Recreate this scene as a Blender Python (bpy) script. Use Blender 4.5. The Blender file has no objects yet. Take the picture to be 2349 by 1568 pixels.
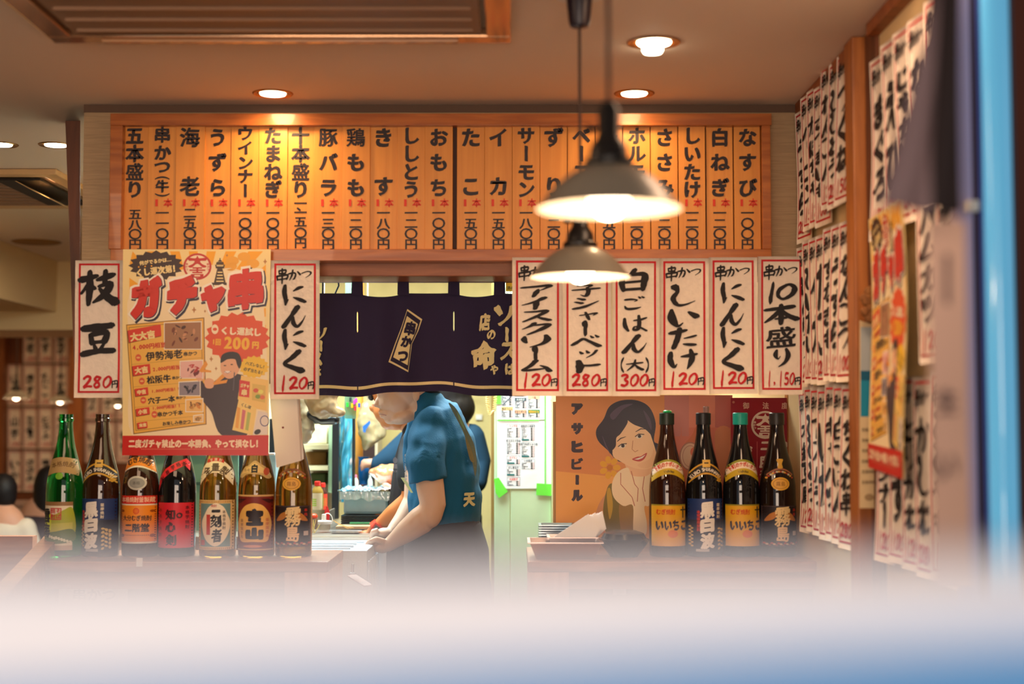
import bpy, bmesh, math, random
from math import sin, cos, pi, sqrt, atan2, exp
from mathutils import Vector, Matrix, noise
from mathutils.geometry import tessellate_polygon
random.seed(7)
sc = bpy.context.scene
COL = sc.collection
F, CX, CY, CAMZ = 3262.5, 1174.5, 784.0, 1.5
TH = math.atan(187 / F)

# ---------------------------------------------------------------- camera, world, exposure
cam = bpy.data.cameras.new('camera'); camo = bpy.data.objects.new('camera', cam); COL.objects.link(camo)
camo.location = (0, 0, CAMZ); camo.rotation_euler = (pi / 2 + TH, 0, 0)
cam.lens = 50; cam.sensor_width = 36; cam.clip_start = 0.05; cam.clip_end = 60
cam.dof.use_dof = True; cam.dof.focus_distance = 4.45; cam.dof.aperture_fstop = 1.9
sc.camera = camo
sc.view_settings.view_transform = 'Standard'; sc.view_settings.look = 'None'
sc.view_settings.gamma = 1; sc.view_settings.use_curve_mapping = False
sc.view_settings.exposure = 0.22
w = bpy.data.worlds.new('evening_sky'); sc.world = w; w.use_nodes = True
nt = w.node_tree; bg = nt.nodes['Background']
tc = nt.nodes.new('ShaderNodeTexCoord'); sep = nt.nodes.new('ShaderNodeSeparateXYZ'); rmp = nt.nodes.new('ShaderNodeValToRGB')
nt.links.new(tc.outputs['Generated'], sep.inputs[0]); nt.links.new(sep.outputs['Z'], rmp.inputs[0]); nt.links.new(rmp.outputs[0], bg.inputs[0])
rmp.color_ramp.elements[0].color = (.80, .84, .92, 1); rmp.color_ramp.elements[1].color = (.93, .93, .98, 1)
bg.inputs[1].default_value = 0.42
cy = sc.cycles
cy.max_bounces = 7; cy.diffuse_bounces = 3; cy.glossy_bounces = 3; cy.transmission_bounces = 6; cy.transparent_max_bounces = 8
cy.caustics_reflective = False; cy.caustics_refractive = False; cy.sample_clamp_indirect = 4

def lin(c):
    return tuple(((v / 255) / 12.92 if v / 255 <= .04045 else (((v / 255) + .055) / 1.055) ** 2.4) for v in c)

def light(name, kind, loc, power, color, rot=None, size=.1, sizey=None, spot=None, blend=.5, soft=.03):
    d = bpy.data.lights.new(name, kind); o = bpy.data.objects.new(name, d); COL.objects.link(o)
    o.location = loc; d.energy = power; d.color = color
    if rot: o.rotation_euler = rot
    if kind == 'AREA':
        d.shape = 'RECTANGLE' if sizey else 'DISK'; d.size = size
        if sizey: d.size_y = sizey
    else:
        d.shadow_soft_size = soft
    if kind == 'SPOT': d.spot_size = spot; d.spot_blend = blend
    return o

def P(px, py, Y):
    a = (px - CX) / F; b = -(py - CY) / F
    dy = cos(TH) - b * sin(TH); dz = sin(TH) + b * cos(TH)
    t = Y / dy
    return Vector((a * t, Y, CAMZ + dz * t))
def Q(px, py, z):
    'point on the horizontal plane z'
    a = (px - CX) / F; b = -(py - CY) / F
    dy = cos(TH) - b * sin(TH); dz = sin(TH) + b * cos(TH)
    t = (z - CAMZ) / dz
    return Vector((a * t, dy * t, z))
def zof(py, Y): return P(CX, py, Y).z
def xof(px, Y, py=784): return P(px, py, Y).x
WARM = (1.0, .60, .30); COOL = (.86, 1.0, .92)

# ---------------------------------------------------------------- lights of the place, plus an added front fill
CEIL = zof(240, 3.95)
light('kitchen_tube_light', 'AREA', (-.45, 5.1, 2.36), 95, (.80, .98, 1.0), (0, 0, 0), 1.6, .5)
light('kitchen_tube_light', 'AREA', (.2, 5.3, 2.36), 40, (1.0, .93, .70), (0, 0, 0), .8, .3)
light('front_fill_light', 'AREA', (-.3, -2.2, 1.5), 98, (1, .76, .58), (math.radians(93), 0, 0), 2.6, 1.4)  # added fill from the street side, brightens ceiling and banners evenly
light('dining_room_light', 'AREA', (-3.0, 9.4, 2.3), 17, (1.0, .60, .28), (0, 0, 0), 2.2, 2.6)
light('dining_room_light', 'AREA', (-1.9, 5.9, 2.32), 9, (1.0, .62, .30), (0, 0, 0), .8, 1.4)
light('room_light', 'AREA', (-1.15, 2.1, 2.34), 15, (1.0, .64, .40), (math.radians(24), 0, math.radians(-12)), .9, 1.0)
light('room_light', 'AREA', (.62, 2.45, 2.34), 6, (1.0, .64, .40), (math.radians(16), 0, 0), .3, .5)

# ---------------------------------------------------------------- materials
MC = {}
def mat(c, rough=.6, metal=0, emit=None, es=0, trans=0, ior=1.45, spec=.5, coat=0, alpha=1, name=None, bump=None, wear=0):
    key = (c, rough, metal, emit, es, trans, ior, spec, coat, alpha, bump, wear)
    if key in MC: return MC[key]
    m = bpy.data.materials.new(name or 'paint'); m.use_nodes = True; nt = m.node_tree
    b = nt.nodes['Principled BSDF']; L = lin(c)
    b.inputs['Base Color'].default_value = (*L, 1); b.inputs['Roughness'].default_value = rough
    b.inputs['Metallic'].default_value = metal; b.inputs['Transmission Weight'].default_value = trans
    b.inputs['IOR'].default_value = ior; b.inputs['Specular IOR Level'].default_value = spec
    b.inputs['Coat Weight'].default_value = coat; b.inputs['Alpha'].default_value = alpha
    if emit:
        b.inputs['Emission Color'].default_value = (*lin(emit), 1); b.inputs['Emission Strength'].default_value = es
    if bump or wear:
        tc = nt.nodes.new('ShaderNodeTexCoord'); mp = nt.nodes.new('ShaderNodeMapping'); nz = nt.nodes.new('ShaderNodeTexNoise')
        nt.links.new(tc.outputs['Object'], mp.inputs[0]); nt.links.new(mp.outputs[0], nz.inputs[0])
        sx, sy, sz, st = bump or (14, 14, 14, 0)
        mp.inputs['Scale'].default_value = (sx, sy, sz); nz.inputs['Scale'].default_value = 1; nz.inputs['Detail'].default_value = 4
        if st:
            bp = nt.nodes.new('ShaderNodeBump'); bp.inputs['Strength'].default_value = st; bp.inputs['Distance'].default_value = .01
            nt.links.new(nz.outputs[0], bp.inputs['Height']); nt.links.new(bp.outputs[0], b.inputs['Normal'])
        if wear:
            r = nt.nodes.new('ShaderNodeValToRGB'); nt.links.new(nz.outputs[0], r.inputs[0])
            r.color_ramp.elements[0].position = .3; r.color_ramp.elements[1].position = .7
            r.color_ramp.elements[0].color = (*[v * (1 - wear) for v in L], 1); r.color_ramp.elements[1].color = (*[min(1, v * (1 + wear * .4)) for v in L], 1)
            nt.links.new(r.outputs[0], b.inputs['Base Color'])
    MC[key] = m
    return m

def wood(c1, c2, scale=(30, 30, 2), rough=.45, name='wood', coat=0):
    key = ('w', c1, c2, scale, rough, coat)
    if key in MC: return MC[key]
    m = bpy.data.materials.new(name); m.use_nodes = True; nt = m.node_tree; b = nt.nodes['Principled BSDF']
    tc = nt.nodes.new('ShaderNodeTexCoord'); mp = nt.nodes.new('ShaderNodeMapping'); nz = nt.nodes.new('ShaderNodeTexNoise'); r = nt.nodes.new('ShaderNodeValToRGB')
    nt.links.new(tc.outputs['Object'], mp.inputs[0]); nt.links.new(mp.outputs[0], nz.inputs[0]); nt.links.new(nz.outputs[0], r.inputs[0]); nt.links.new(r.outputs[0], b.inputs['Base Color'])
    mp.inputs['Scale'].default_value = scale; nz.inputs['Scale'].default_value = 1.5; nz.inputs['Detail'].default_value = 6; nz.inputs['Distortion'].default_value = .6
    r.color_ramp.elements[0].position = .32; r.color_ramp.elements[1].position = .68
    r.color_ramp.elements[0].color = (*lin(c1), 1); r.color_ramp.elements[1].color = (*lin(c2), 1)
    bp = nt.nodes.new('ShaderNodeBump'); bp.inputs['Strength'].default_value = .08; bp.inputs['Distance'].default_value = .005
    nt.links.new(nz.outputs[0], bp.inputs['Height']); nt.links.new(bp.outputs[0], b.inputs['Normal'])
    b.inputs['Roughness'].default_value = rough; b.inputs['Coat Weight'].default_value = coat
    MC[key] = m
    return m

# ---------------------------------------------------------------- mesh builder
class MB:
    def __init__(s): s.v = []; s.f = []; s.m = []; s.mi = 0
    def add(s, vs, fs, M=None):
        n = len(s.v)
        for v in vs:
            v = Vector(v); s.v.append(M @ v if M else v)
        for f in fs: s.f.append([i + n for i in f]); s.m.append(s.mi)
        return s
    def box(s, a, b, M=None, bev=0):
        x0, y0, z0 = [min(a[i], b[i]) for i in range(3)]; x1, y1, z1 = [max(a[i], b[i]) for i in range(3)]
        if bev:
            bm = bmesh.new(); bmesh.ops.create_cube(bm, size=1)
            for v in bm.verts: v.co = Vector(((v.co.x + .5) * (x1 - x0) + x0, (v.co.y + .5) * (y1 - y0) + y0, (v.co.z + .5) * (z1 - z0) + z0))
            bmesh.ops.bevel(bm, geom=bm.edges[:], offset=bev, segments=2, affect='EDGES', profile=.6)
            bm.verts.index_update(); s.add([v.co.copy() for v in bm.verts], [[v.index for v in f.verts] for f in bm.faces], M); bm.free(); return s
        vs = [(x, y, z) for x in (x0, x1) for y in (y0, y1) for z in (z0, z1)]
        return s.add(vs, [(0, 1, 3, 2), (4, 6, 7, 5), (0, 4, 5, 1), (2, 3, 7, 6), (0, 2, 6, 4), (1, 5, 7, 3)], M)
    def hexa(s, pts):  # 8 points: bottom 4 then top 4 (ccw)
        return s.add(pts, [(3, 2, 1, 0), (4, 5, 6, 7), (0, 1, 5, 4), (1, 2, 6, 5), (2, 3, 7, 6), (3, 0, 4, 7)])
    def slab(s, pts, t):
        'polygon pts extruded by vector t'
        n = len(pts); t = Vector(t); vs = [Vector(p) for p in pts] + [Vector(p) + t for p in pts]
        tri = tessellate_polygon([[Vector(p) for p in pts]])
        fs = [tuple(x) for x in tri] + [tuple(i + n for i in reversed(x)) for x in tri]
        fs += [(i, (i + 1) % n, (i + 1) % n + n, i + n) for i in range(n)]
        return s.add(vs, fs)
    def lathe(s, prof, c=(0, 0, 0), n=32, M=None):
        c = Vector(c); vs = []; fs = []
        for r, z in prof:
            for k in range(n): vs.append(c + Vector((r * cos(2 * pi * k / n), r * sin(2 * pi * k / n), z)))
        for i in range(len(prof) - 1):
            for k in range(n):
                a = i * n + k; b = i * n + (k + 1) % n; fs.append((a, b, b + n, a + n))
        if prof[0][0] > 1e-6: fs.append(tuple(range(n - 1, -1, -1)))
        if prof[-1][0] > 1e-6: fs.append(tuple((len(prof) - 1) * n + k for k in range(n)))
        return s.add(vs, fs, M)
    def open_lathe(s, prof, c=(0, 0, 0), n=32, M=None):
        c = Vector(c); vs = []; fs = []
        for r, z in prof:
            for k in range(n): vs.append(c + Vector((r * cos(2 * pi * k / n), r * sin(2 * pi * k / n), z)))
        for i in range(len(prof) - 1):
            for k in range(n):
                a = i * n + k; b = i * n + (k + 1) % n; fs.append((a, b, b + n, a + n))
        return s.add(vs, fs, M)
    def tube(s, pts, r, n=8, cap=True):
        pts = [Vector(p) for p in pts]; R = r if isinstance(r, (list, tuple)) else [r] * len(pts)
        vs = []; fs = []; up = None
        for i, p in enumerate(pts):
            d = (pts[min(i + 1, len(pts) - 1)] - pts[max(i - 1, 0)]).normalized()
            if up is None:
                up = Vector((0, 0, 1)) if abs(d.z) < .9 else Vector((1, 0, 0))
            a = d.cross(up).normalized(); b = a.cross(d).normalized(); up = b
            for k in range(n): vs.append(p + (a * cos(2 * pi * k / n) + b * sin(2 * pi * k / n)) * R[i])
        for i in range(len(pts) - 1):
            for k in range(n):
                q = i * n + k; w_ = i * n + (k + 1) % n; fs.append((q, w_, w_ + n, q + n))
        if cap: fs.append(tuple(range(n - 1, -1, -1))); fs.append(tuple((len(pts) - 1) * n + k for k in range(n)))
        return s.add(vs, fs)
    def ell(s, c, r, M=None, nu=16, nv=10):
        c = Vector(c); vs = []; fs = []
        if not isinstance(r, (list, tuple, Vector)): r = (r, r, r)
        R = M or Matrix.Identity(3)
        for j in range(1, nv):
            t = pi * j / nv
            for k in range(nu):
                p = 2 * pi * k / nu; vs.append(c + R @ Vector((r[0] * sin(t) * cos(p), r[1] * sin(t) * sin(p), r[2] * cos(t))))
        top = len(vs); vs.append(c + R @ Vector((0, 0, r[2]))); vs.append(c + R @ Vector((0, 0, -r[2])))
        for j in range(nv - 2):
            for k in range(nu):
                a = j * nu + k; b = j * nu + (k + 1) % nu; fs.append((a, a + nu, b + nu, b))
        for k in range(nu):
            fs.append((top, k, (k + 1) % nu)); a = (nv - 2) * nu; fs.append((top + 1, a + (k + 1) % nu, a + k))
        return s.add(vs, fs)
    def etube(s, pts, n=18, dome=(1, 1)):
        'pts (x,y,z,ra,rb): elliptical sections, ra in the xz plane, rb along y, closed with domes'
        vs = []; fs = []; m = len(pts)
        for i, p in enumerate(pts):
            a = Vector(pts[max(i - 1, 0)][:3]); b = Vector(pts[min(i + 1, m - 1)][:3]); d = b - a
            d.y *= .3; d.normalize(); u = d.cross(Vector((0, 1, 0))); u.normalize()
            for k in range(n):
                t = 2 * pi * k / n; vs.append(Vector(p[:3]) + u * (p[3] * cos(t)) + Vector((0, 1, 0)) * (p[4] * sin(t)))
        for i in range(m - 1):
            for k in range(n): q = i * n + k; w_ = i * n + (k + 1) % n; fs.append((q, w_, w_ + n, q + n))
        fs.append(tuple(range(n - 1, -1, -1))); fs.append(tuple((m - 1) * n + k for k in range(n)))
        s.add(vs, fs)
        for p in ([pts[0]] if dome[0] else []) + ([pts[-1]] if dome[1] else []): s.ell(p[:3], (p[3] * .97, p[4] * .97, p[3] * .97))
        return s
    def grid(s, fn, nu, nv, thick=None):
        vs = [fn(i / nu, j / nv) for j in range(nv + 1) for i in range(nu + 1)]
        fs = [(j * (nu + 1) + i, j * (nu + 1) + i + 1, (j + 1) * (nu + 1) + i + 1, (j + 1) * (nu + 1) + i) for j in range(nv) for i in range(nu)]
        return s.add(vs, fs)
    def build(s, name, mats, parent=None, smooth=False, fix=False):
        if not isinstance(mats, (list, tuple)): mats = [mats]
        off = ORG.get(parent.name, Vector()) if parent else Vector()
        me = bpy.data.meshes.new(name); me.from_pydata([tuple(v - off) for v in s.v], [], s.f)
        for m in mats: me.materials.append(m)
        if len(mats) > 1: me.polygons.foreach_set('material_index', s.m)
        if fix:
            bm = bmesh.new(); bm.from_mesh(me); bmesh.ops.recalc_face_normals(bm, faces=bm.faces); bm.to_mesh(me); bm.free()
        if smooth:
            me.polygons.foreach_set('use_smooth', [True] * len(me.polygons))
            if smooth != 'all': me.set_sharp_from_angle(angle=math.radians(40))
        me.update()
        o = bpy.data.objects.new(name, me); COL.objects.link(o)
        if parent: o.parent = parent
        ORG[o.name] = off
        return o
ORG = {}
def tag(o, label=None, cat=None, group=None, kind=None):
    if label: o['label'] = label
    if cat: o['category'] = cat
    if group: o['group'] = group
    if kind: o['kind'] = kind
    return o
def thing(name, label, cat, loc, group=None):
    o = bpy.data.objects.new(name, None); COL.objects.link(o); o.location = loc; o.empty_display_size = .05
    ORG[o.name] = Vector(loc); return tag(o, label, cat, group)
def struct(o): o['kind'] = 'structure'; return o
def dup(root, loc, label=None):
    r = root.copy(); COL.objects.link(r); r.location = loc
    if label: r['label'] = label
    for ch in list(root.children):
        c = ch.copy(); COL.objects.link(c); c.parent = r
        for g in ch.children:
            d = g.copy(); COL.objects.link(d); d.parent = c
    return r

def subdiv(vs, tris, L):
    'conforming longest-edge splitting of 2D triangles'
    vs = list(vs); mid = {}; out = []; st = [tuple(t) for t in tris]
    while st:
        a, b, c = st.pop()
        e = [((vs[a][0] - vs[b][0]) ** 2 + (vs[a][1] - vs[b][1]) ** 2, a, b, c), ((vs[b][0] - vs[c][0]) ** 2 + (vs[b][1] - vs[c][1]) ** 2, b, c, a), ((vs[c][0] - vs[a][0]) ** 2 + (vs[c][1] - vs[a][1]) ** 2, c, a, b)]
        m = max(e, key=lambda x: (x[0], min(x[1], x[2])))
        if m[0] <= L * L or len(out) > 60000: out.append((a, b, c)); continue
        _, p, q, r = m; k = (min(p, q), max(p, q))
        if k not in mid:
            vs.append(((vs[p][0] + vs[q][0]) / 2, (vs[p][1] + vs[q][1]) / 2)); mid[k] = len(vs) - 1
        h = mid[k]; st.append((p, h, r)); st.append((h, q, r))
    return vs, out

# ---------------------------------------------------------------- glyphs: outlines of the built-in font, inked with a brush nib
GC = {}
_tc = bpy.data.curves.new('glyph', 'FONT'); _to = bpy.data.objects.new('glyph', _tc); COL.objects.link(_to); _tc.size = 1; _tc.resolution_u = 3
def raw_glyph(ch):
    if ch in GC: return GC[ch]
    _tc.body = ch; dg = bpy.context.evaluated_depsgraph_get(); dg.update(); ev = _to.evaluated_get(dg); me = ev.to_mesh()
    idx = {}; vs = []; mp = []
    for v in me.vertices:
        k = (round(v.co.x, 4), round(v.co.y, 4))
        if k not in idx: idx[k] = len(vs); vs.append(k)
        mp.append(idx[k])
    me.calc_loop_triangles()
    tris = []
    for t in me.loop_triangles:
        a, b, c = [mp[i] for i in t.vertices]
        if len({a, b, c}) < 3: continue
        ar = (vs[b][0] - vs[a][0]) * (vs[c][1] - vs[a][1]) - (vs[b][1] - vs[a][1]) * (vs[c][0] - vs[a][0])
        if abs(ar) < 1e-9: continue
        tris.append((a, b, c) if ar > 0 else (a, c, b))
    ev.to_mesh_clear()
    GC[ch] = (vs, tris); return GC[ch]
IC = {}
def ink(ch, style):
    'style: (weight, nib contrast, wobble, sub length)'
    k = (ch, style)
    if k in IC: return IC[k]
    w_, con, wob, L = style
    vs, tris = raw_glyph(ch)
    if L: vs, tris = subdiv(vs, tris, L)
    cnt = {}
    for t in tris:
        for i in range(3):
            a, b = t[i], t[(i + 1) % 3]; cnt[(a, b)] = cnt.get((a, b), 0) + 1
    nrm = [[0., 0.] for _ in vs]
    for (a, b) in cnt:
        if (b, a) in cnt: continue
        dx, dy = vs[b][0] - vs[a][0], vs[b][1] - vs[a][1]; l = math.hypot(dx, dy) or 1
        nx, ny = dy / l, -dx / l
        for q in (a, b): nrm[q][0] += nx; nrm[q][1] += ny
    sd = sum(map(ord, ch)) % 97
    per = sum(math.hypot(vs[a][0] - vs[b][0], vs[a][1] - vs[b][1]) for (a, b) in cnt if (b, a) not in cnt)
    w_ *= min(1, 7.2 / per) ** .95 if ord(ch) > 127 else 1
    out = []
    for i, (x, y) in enumerate(vs):
        nx, ny = nrm[i]; l = math.hypot(nx, ny)
        if l > 1e-6:
            nx /= l; ny /= l
            th = .5 + .5 * noise.noise(Vector((x * 3.1, y * 3.1, sd)))
            h = w_ * (1 - con + con * 2 * abs(nx * .80 + ny * .60)) * (1 + wob * 3.2 * (th - .5))
            x += nx * h; y += ny * h
        if wob:
            x += wob * .10 * noise.noise(Vector((x * 2.3, y * 2.3, sd + 9))); y += wob * .10 * noise.noise(Vector((x * 2.3, y * 2.3, sd + 19)))
        out.append((x, y))
    IC[k] = (out, tris); return IC[k]
BOLD = (.040, .45, .12, .10); BRUSH = (.046, .72, .42, .08); HEAVY = (.060, .25, .12, .12); THIN = (.012, 0, 0, 0); MID = (.032, .2, 0, 0); PEN = (.035, .5, .5, .12); FAT = (.10, .1, .1, .12)

class Print:
    'flat print collected in 2D (u right, v down) and laid on a surface S(u, v, off)'
    def __init__(s, S, eps=.0004, L=None): s.S = S; s.eps = eps; s.L = L; s.items = []
    def tri(s, vs, tris, col, layer):
        if s.L: vs, tris = subdiv(vs, tris, s.L)
        s.items.append((vs, tris, col, layer))
    def poly(s, pts, col, layer=1):
        t = tessellate_polygon([[Vector((p[0], p[1], 0)) for p in pts]])
        s.tri([tuple(p[:2]) for p in pts], t, col, layer)
    def rect(s, x0, y0, x1, y1, col, layer=1): s.poly([(x0, y0), (x1, y0), (x1, y1), (x0, y1)], col, layer)
    def frame(s, x0, y0, x1, y1, t, col, layer=1):
        for r in ((x0, y0, x1, y0 + t), (x0, y1 - t, x1, y1), (x0, y0 + t, x0 + t, y1 - t), (x1 - t, y0 + t, x1, y1 - t)): s.rect(*r, col, layer)
    def ell(s, cx, cy, rx, ry, col, layer=1, n=28, rot=0):
        c, q = cos(rot), sin(rot)
        s.poly([(cx + rx * cos(2 * pi * k / n) * c - ry * sin(2 * pi * k / n) * q, cy + rx * cos(2 * pi * k / n) * q + ry * sin(2 * pi * k / n) * c) for k in range(n)], col, layer)
    def ring(s, cx, cy, rx, ry, t, col, layer=1, n=32):
        for k in range(n):
            a, b = 2 * pi * k / n, 2 * pi * (k + 1) / n
            s.poly([(cx + rx * cos(a), cy + ry * sin(a)), (cx + rx * cos(b), cy + ry * sin(b)), (cx + (rx - t) * cos(b), cy + (ry - t) * sin(b)), (cx + (rx - t) * cos(a), cy + (ry - t) * sin(a))], col, layer)
    def burst(s, cx, cy, rx, ry, n, inr, col, layer=1, rot=0):
        s.poly([(cx + rx * (1 if k % 2 == 0 else inr) * cos(pi * k / n + rot), cy + ry * (1 if k % 2 == 0 else inr) * sin(pi * k / n + rot)) for k in range(2 * n)], col, layer)
    def curve(s, pts, col, layer=1, closed=True, k=5):
        'closed smooth shape through points'
        n = len(pts); out = []
        for i in range(n):
            p0, p1, p2, p3 = [pts[(i + j) % n] for j in (-1, 0, 1, 2)]
            for q in range(k):
                t = q / k
                out.append(tuple(.5 * ((2 * p1[a]) + (-p0[a] + p2[a]) * t + (2 * p0[a] - 5 * p1[a] + 4 * p2[a] - p3[a]) * t * t + (-p0[a] + 3 * p1[a] - 3 * p2[a] + p3[a]) * t ** 3) for a in (0, 1)))
        s.poly(out, col, layer)
    def stroke(s, pts, wd, col, layer=1):
        L_, R_ = [], []
        for i, p in enumerate(pts):
            a = pts[max(i - 1, 0)]; b = pts[min(i + 1, len(pts) - 1)]; dx, dy = b[0] - a[0], b[1] - a[1]; l = math.hypot(dx, dy) or 1
            ww = (wd[i] if isinstance(wd, (list, tuple)) else wd) / 2
            L_.append((p[0] - dy / l * ww, p[1] + dx / l * ww)); R_.append((p[0] + dy / l * ww, p[1] - dx / l * ww))
        for i in range(len(pts) - 1): s.poly([L_[i], L_[i + 1], R_[i + 1], R_[i]], col, layer)
    def glyph(s, ch, cx, cy, wd, ht, col, style=BOLD, layer=4, rot=0, shear=0, bbox=False, vert=False):
        vs, tris = ink(ch, style)
        if bbox:
            x0 = min(v[0] for v in vs); x1 = max(v[0] for v in vs); y0 = min(v[1] for v in vs); y1 = max(v[1] for v in vs)
            mx, my, sw, sh = (x0 + x1) / 2, (y0 + y1) / 2, wd / (x1 - x0), ht / (y1 - y0)
        else:
            mx, my, sw, sh = .5, .38, wd, ht
            if ord(ch) < 128: mx = (min(v[0] for v in vs) + max(v[0] for v in vs)) / 2; my = .34
        out = []; c, q = cos(rot), sin(rot)
        for (x, y) in vs:
            x, y = x - mx, y - my
            if vert: x, y = y, -x
            if vert and bbox: x, y = x * wd / (y1 - y0), -y * ht / (x1 - x0)
            else: x, y = x * sw, -y * sh
            y -= shear * x
            out.append((cx + x * c - y * q, cy + x * q + y * c))
        s.tri(out, tris, col, layer)
    def line(s, txt, x, y, size, col, style=MID, layer=4, rot=0, wd=None, adv=1.0):
        'horizontal text starting at x, centred on y'
        wd = wd or size; c, q = cos(rot), sin(rot); d = 0
        for ch in txt:
            a = .58 if ord(ch) < 128 else 1
            if ch not in ' 　': s.glyph(ch, x + (d + a * wd * adv / 2) * c, y + (d + a * wd * adv / 2) * q, wd, size, col, style, layer, rot)
            d += a * wd * adv
    def column(s, txt, x, y0, y1, wd, ht, col, style=BOLD, layer=4, bbox=False, shear=0):
        n = len(txt)
        for i, ch in enumerate(txt):
            if ch in ' 　': continue
            y = y0 + (y1 - y0) * (i + .5) / n
            s.glyph(ch, x, y, wd * (.4 if ch == 'ー' and bbox else 1), ht, col, style, layer, shear=shear, bbox=bbox, vert=ch in 'ー()（）')
    def build(s, name, parent, rough=.6, cols=None, metal=0):
        its = [i for i in s.items if cols is None or i[2] in cols]
        cl = []
        for i in its:
            if i[2] not in cl: cl.append(i[2])
        mb = MB()
        for vs, tris, col, layer in its:
            mb.mi = cl.index(col); mb.add([s.S(x, y, s.eps * layer) for x, y in vs], [t[::-1] for t in tris])
        return mb.build(name, [c if isinstance(c, bpy.types.Material) else mat(c, rough, metal) for c in cl], parent)

def flat_surface(Y, tilt=0, curl=None, yoff=0):
    'pixel coordinates on the plane at distance Y, facing the camera'
    def S(u, v, off=0):
        p = P(u, v, Y); d = curl(u, v) if curl else 0
        return Vector((p.x, Y - off - d, p.z))
    return S
BLACK = (26, 22, 26); RED = (196, 22, 34); PAPER = (243, 230, 214)
# ================================================================ SETTING
YH = 3.95                        # face of the header over the kitchen counter
XR = xof(1850, YH)               # right wall plane
XL = -4.6; YB = 11.4
M_CEIL = mat((242, 226, 208), .7, name='ceiling_paint', bump=(60, 60, 60, .05))
M_WALLP = mat((186, 160, 126), .8, name='woven_wallpaper', bump=(14, 14, 420, .5), wear=.18)
M_CREAM = mat((226, 200, 150), .8, name='cream_plaster', bump=(50, 50, 50, .06))
M_DWOOD = wood((70, 34, 16), (110, 58, 28), (20, 20, 3), name='dark_wood')
M_RWOOD = wood((128, 66, 30), (168, 96, 48), (3, 30, 30), name='lintel_wood')
M_PINE = wood((212, 136, 50), (224, 150, 60), (40, 20, 1.6), .42, name='pine_board')
M_FRAME = wood((150, 78, 26), (186, 108, 44), (3, 30, 34), .3, name='frame_wood', coat=.3)
M_CWOOD = wood((150, 96, 66), (190, 132, 96), (4, 30, 30), .35, name='counter_wood', coat=.2)
M_DCNT = wood((52, 30, 24), (84, 52, 40), (4, 30, 30), .4, name='dark_counter_panel')
M_BLACKP = mat((22, 20, 20), .35, name='black_plastic'); M_STEEL = mat((190, 190, 190), .25, 1, name='steel'); M_BRASS = mat((170, 130, 90), .35, 1, name='warm_metal')
M_WHITE = mat((235, 232, 225), .4, name='white_plastic')

struct(MB().box((XL - .1, .55, -.1), (XR + 1.2, YB + .3, 0)).build('floor', mat((96, 74, 60), .6, name='floor_tile', bump=(20, 20, 20, .1), wear=.2)))
struct(MB().box((XL - .1, -4, -.22), (4, .55, -.12)).build('floor', mat((120, 120, 122), .8, name='pavement', bump=(40, 40, 40, .3), wear=.15)))
struct(MB().box((XL - .1, .55, CEIL), (XR + 1.2, YB + .3, CEIL + .12)).build('ceiling', M_CEIL))
struct(MB().box((XR, 2.22, 0), (XR + .1, YB, CEIL)).build('wall_right', M_CREAM))
struct(MB().box((XL - .1, .6, 0), (XL, YB, CEIL)).build('wall_left', M_CREAM))
struct(MB().box((XL, YB, 0), (XR, YB + .1, CEIL)).build('wall_back', mat((120, 66, 34), .6, name='brown_wall', wear=.15)))
# street front of the shop: an opening with the camera outside it
struct(MB().box((-4.6, .9, 0), (-1.5, 1.02, CEIL)).box((-1.5, .9, 0), (.52, 1.02, 1.02)).box((-1.5, .9, 2.16), (.52, 1.02, CEIL)).box((.52, .9, 0), (2.0, 1.02, CEIL)).build('wall_front', mat((110, 78, 58), .7, name='front_wall')))
# header above the counters
lin_z = zof(597, YH)
xh0, xh1 = xof(184, YH), xof(1848, YH)
struct(MB().box((xh0, YH, lin_z), (XR, YH + .22, CEIL - .0005)).build('wall_header', M_WALLP))
struct(MB().box((xh0, YH + .0, zof(640, YH)), (xof(236, YH), YH + .22, lin_z)).build('wall_header', M_WALLP))
o = struct(MB().box((xof(240, YH), YH + .02, zof(633, YH + .02)), (XR, YH + .2, lin_z), bev=.002).build('trim_lintel', M_RWOOD))
o = struct(MB().box((xh0, YH - .004, zof(258, YH)), (xh1, YH, CEIL - .001)).build('trim_ceiling_shadow', mat((96, 74, 60), .7)))  # dark strip: the shadow line under the ceiling is put into its colour
# side board on the left end of the header, wider at the top
p = lambda x, y, Y: P(x, y, Y)
b = MB().hexa([p(172, 900, 4.0), p(184, 900, 4.0), p(184, 900, 4.2), p(172, 900, 4.2), p(150, 277, 4.0), p(184, 277, 4.0), p(184, 277, 4.2), p(150, 277, 4.2)])
struct(b.build('trim_side', M_DWOOD))
# top beam and posts on the right wall
struct(MB().hexa([Vector((XR - .026, 3.94, zof(266, 3.94))), Vector((XR, 3.94, zof(266, 3.94))), Vector((XR, 3.3, zof(266, 3.94))), Vector((XR - .026, 3.3, zof(266, 3.94))),
                  Vector((XR - .026, 3.94, CEIL - .001)), Vector((XR, 3.94, CEIL - .001)), Vector((XR, 3.3, CEIL - .001)), Vector((XR - .026, 3.3, CEIL - .001))]).build('trim_beam', M_RWOOD))
struct(MB().box((XR - .026, 2.25, zof(262, 3.94)), (XR, 3.14, CEIL - .001)).build('trim_beam', M_RWOOD))
yp1 = XR * F / (1973 - CX) * .985; yp0 = 3.13
struct(MB().box((XR - .035, yp1 - .06, 0), (XR, yp1 + .02, CEIL - .002), bev=.003).build('trim_post', wood((150, 84, 30), (184, 112, 50), (30, 30, 3), name='post_wood')))
struct(MB().box((XR - .008, yp0, 0), (XR, yp1 - .07, CEIL - .002)).build('trim_recess', M_DWOOD))
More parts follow.
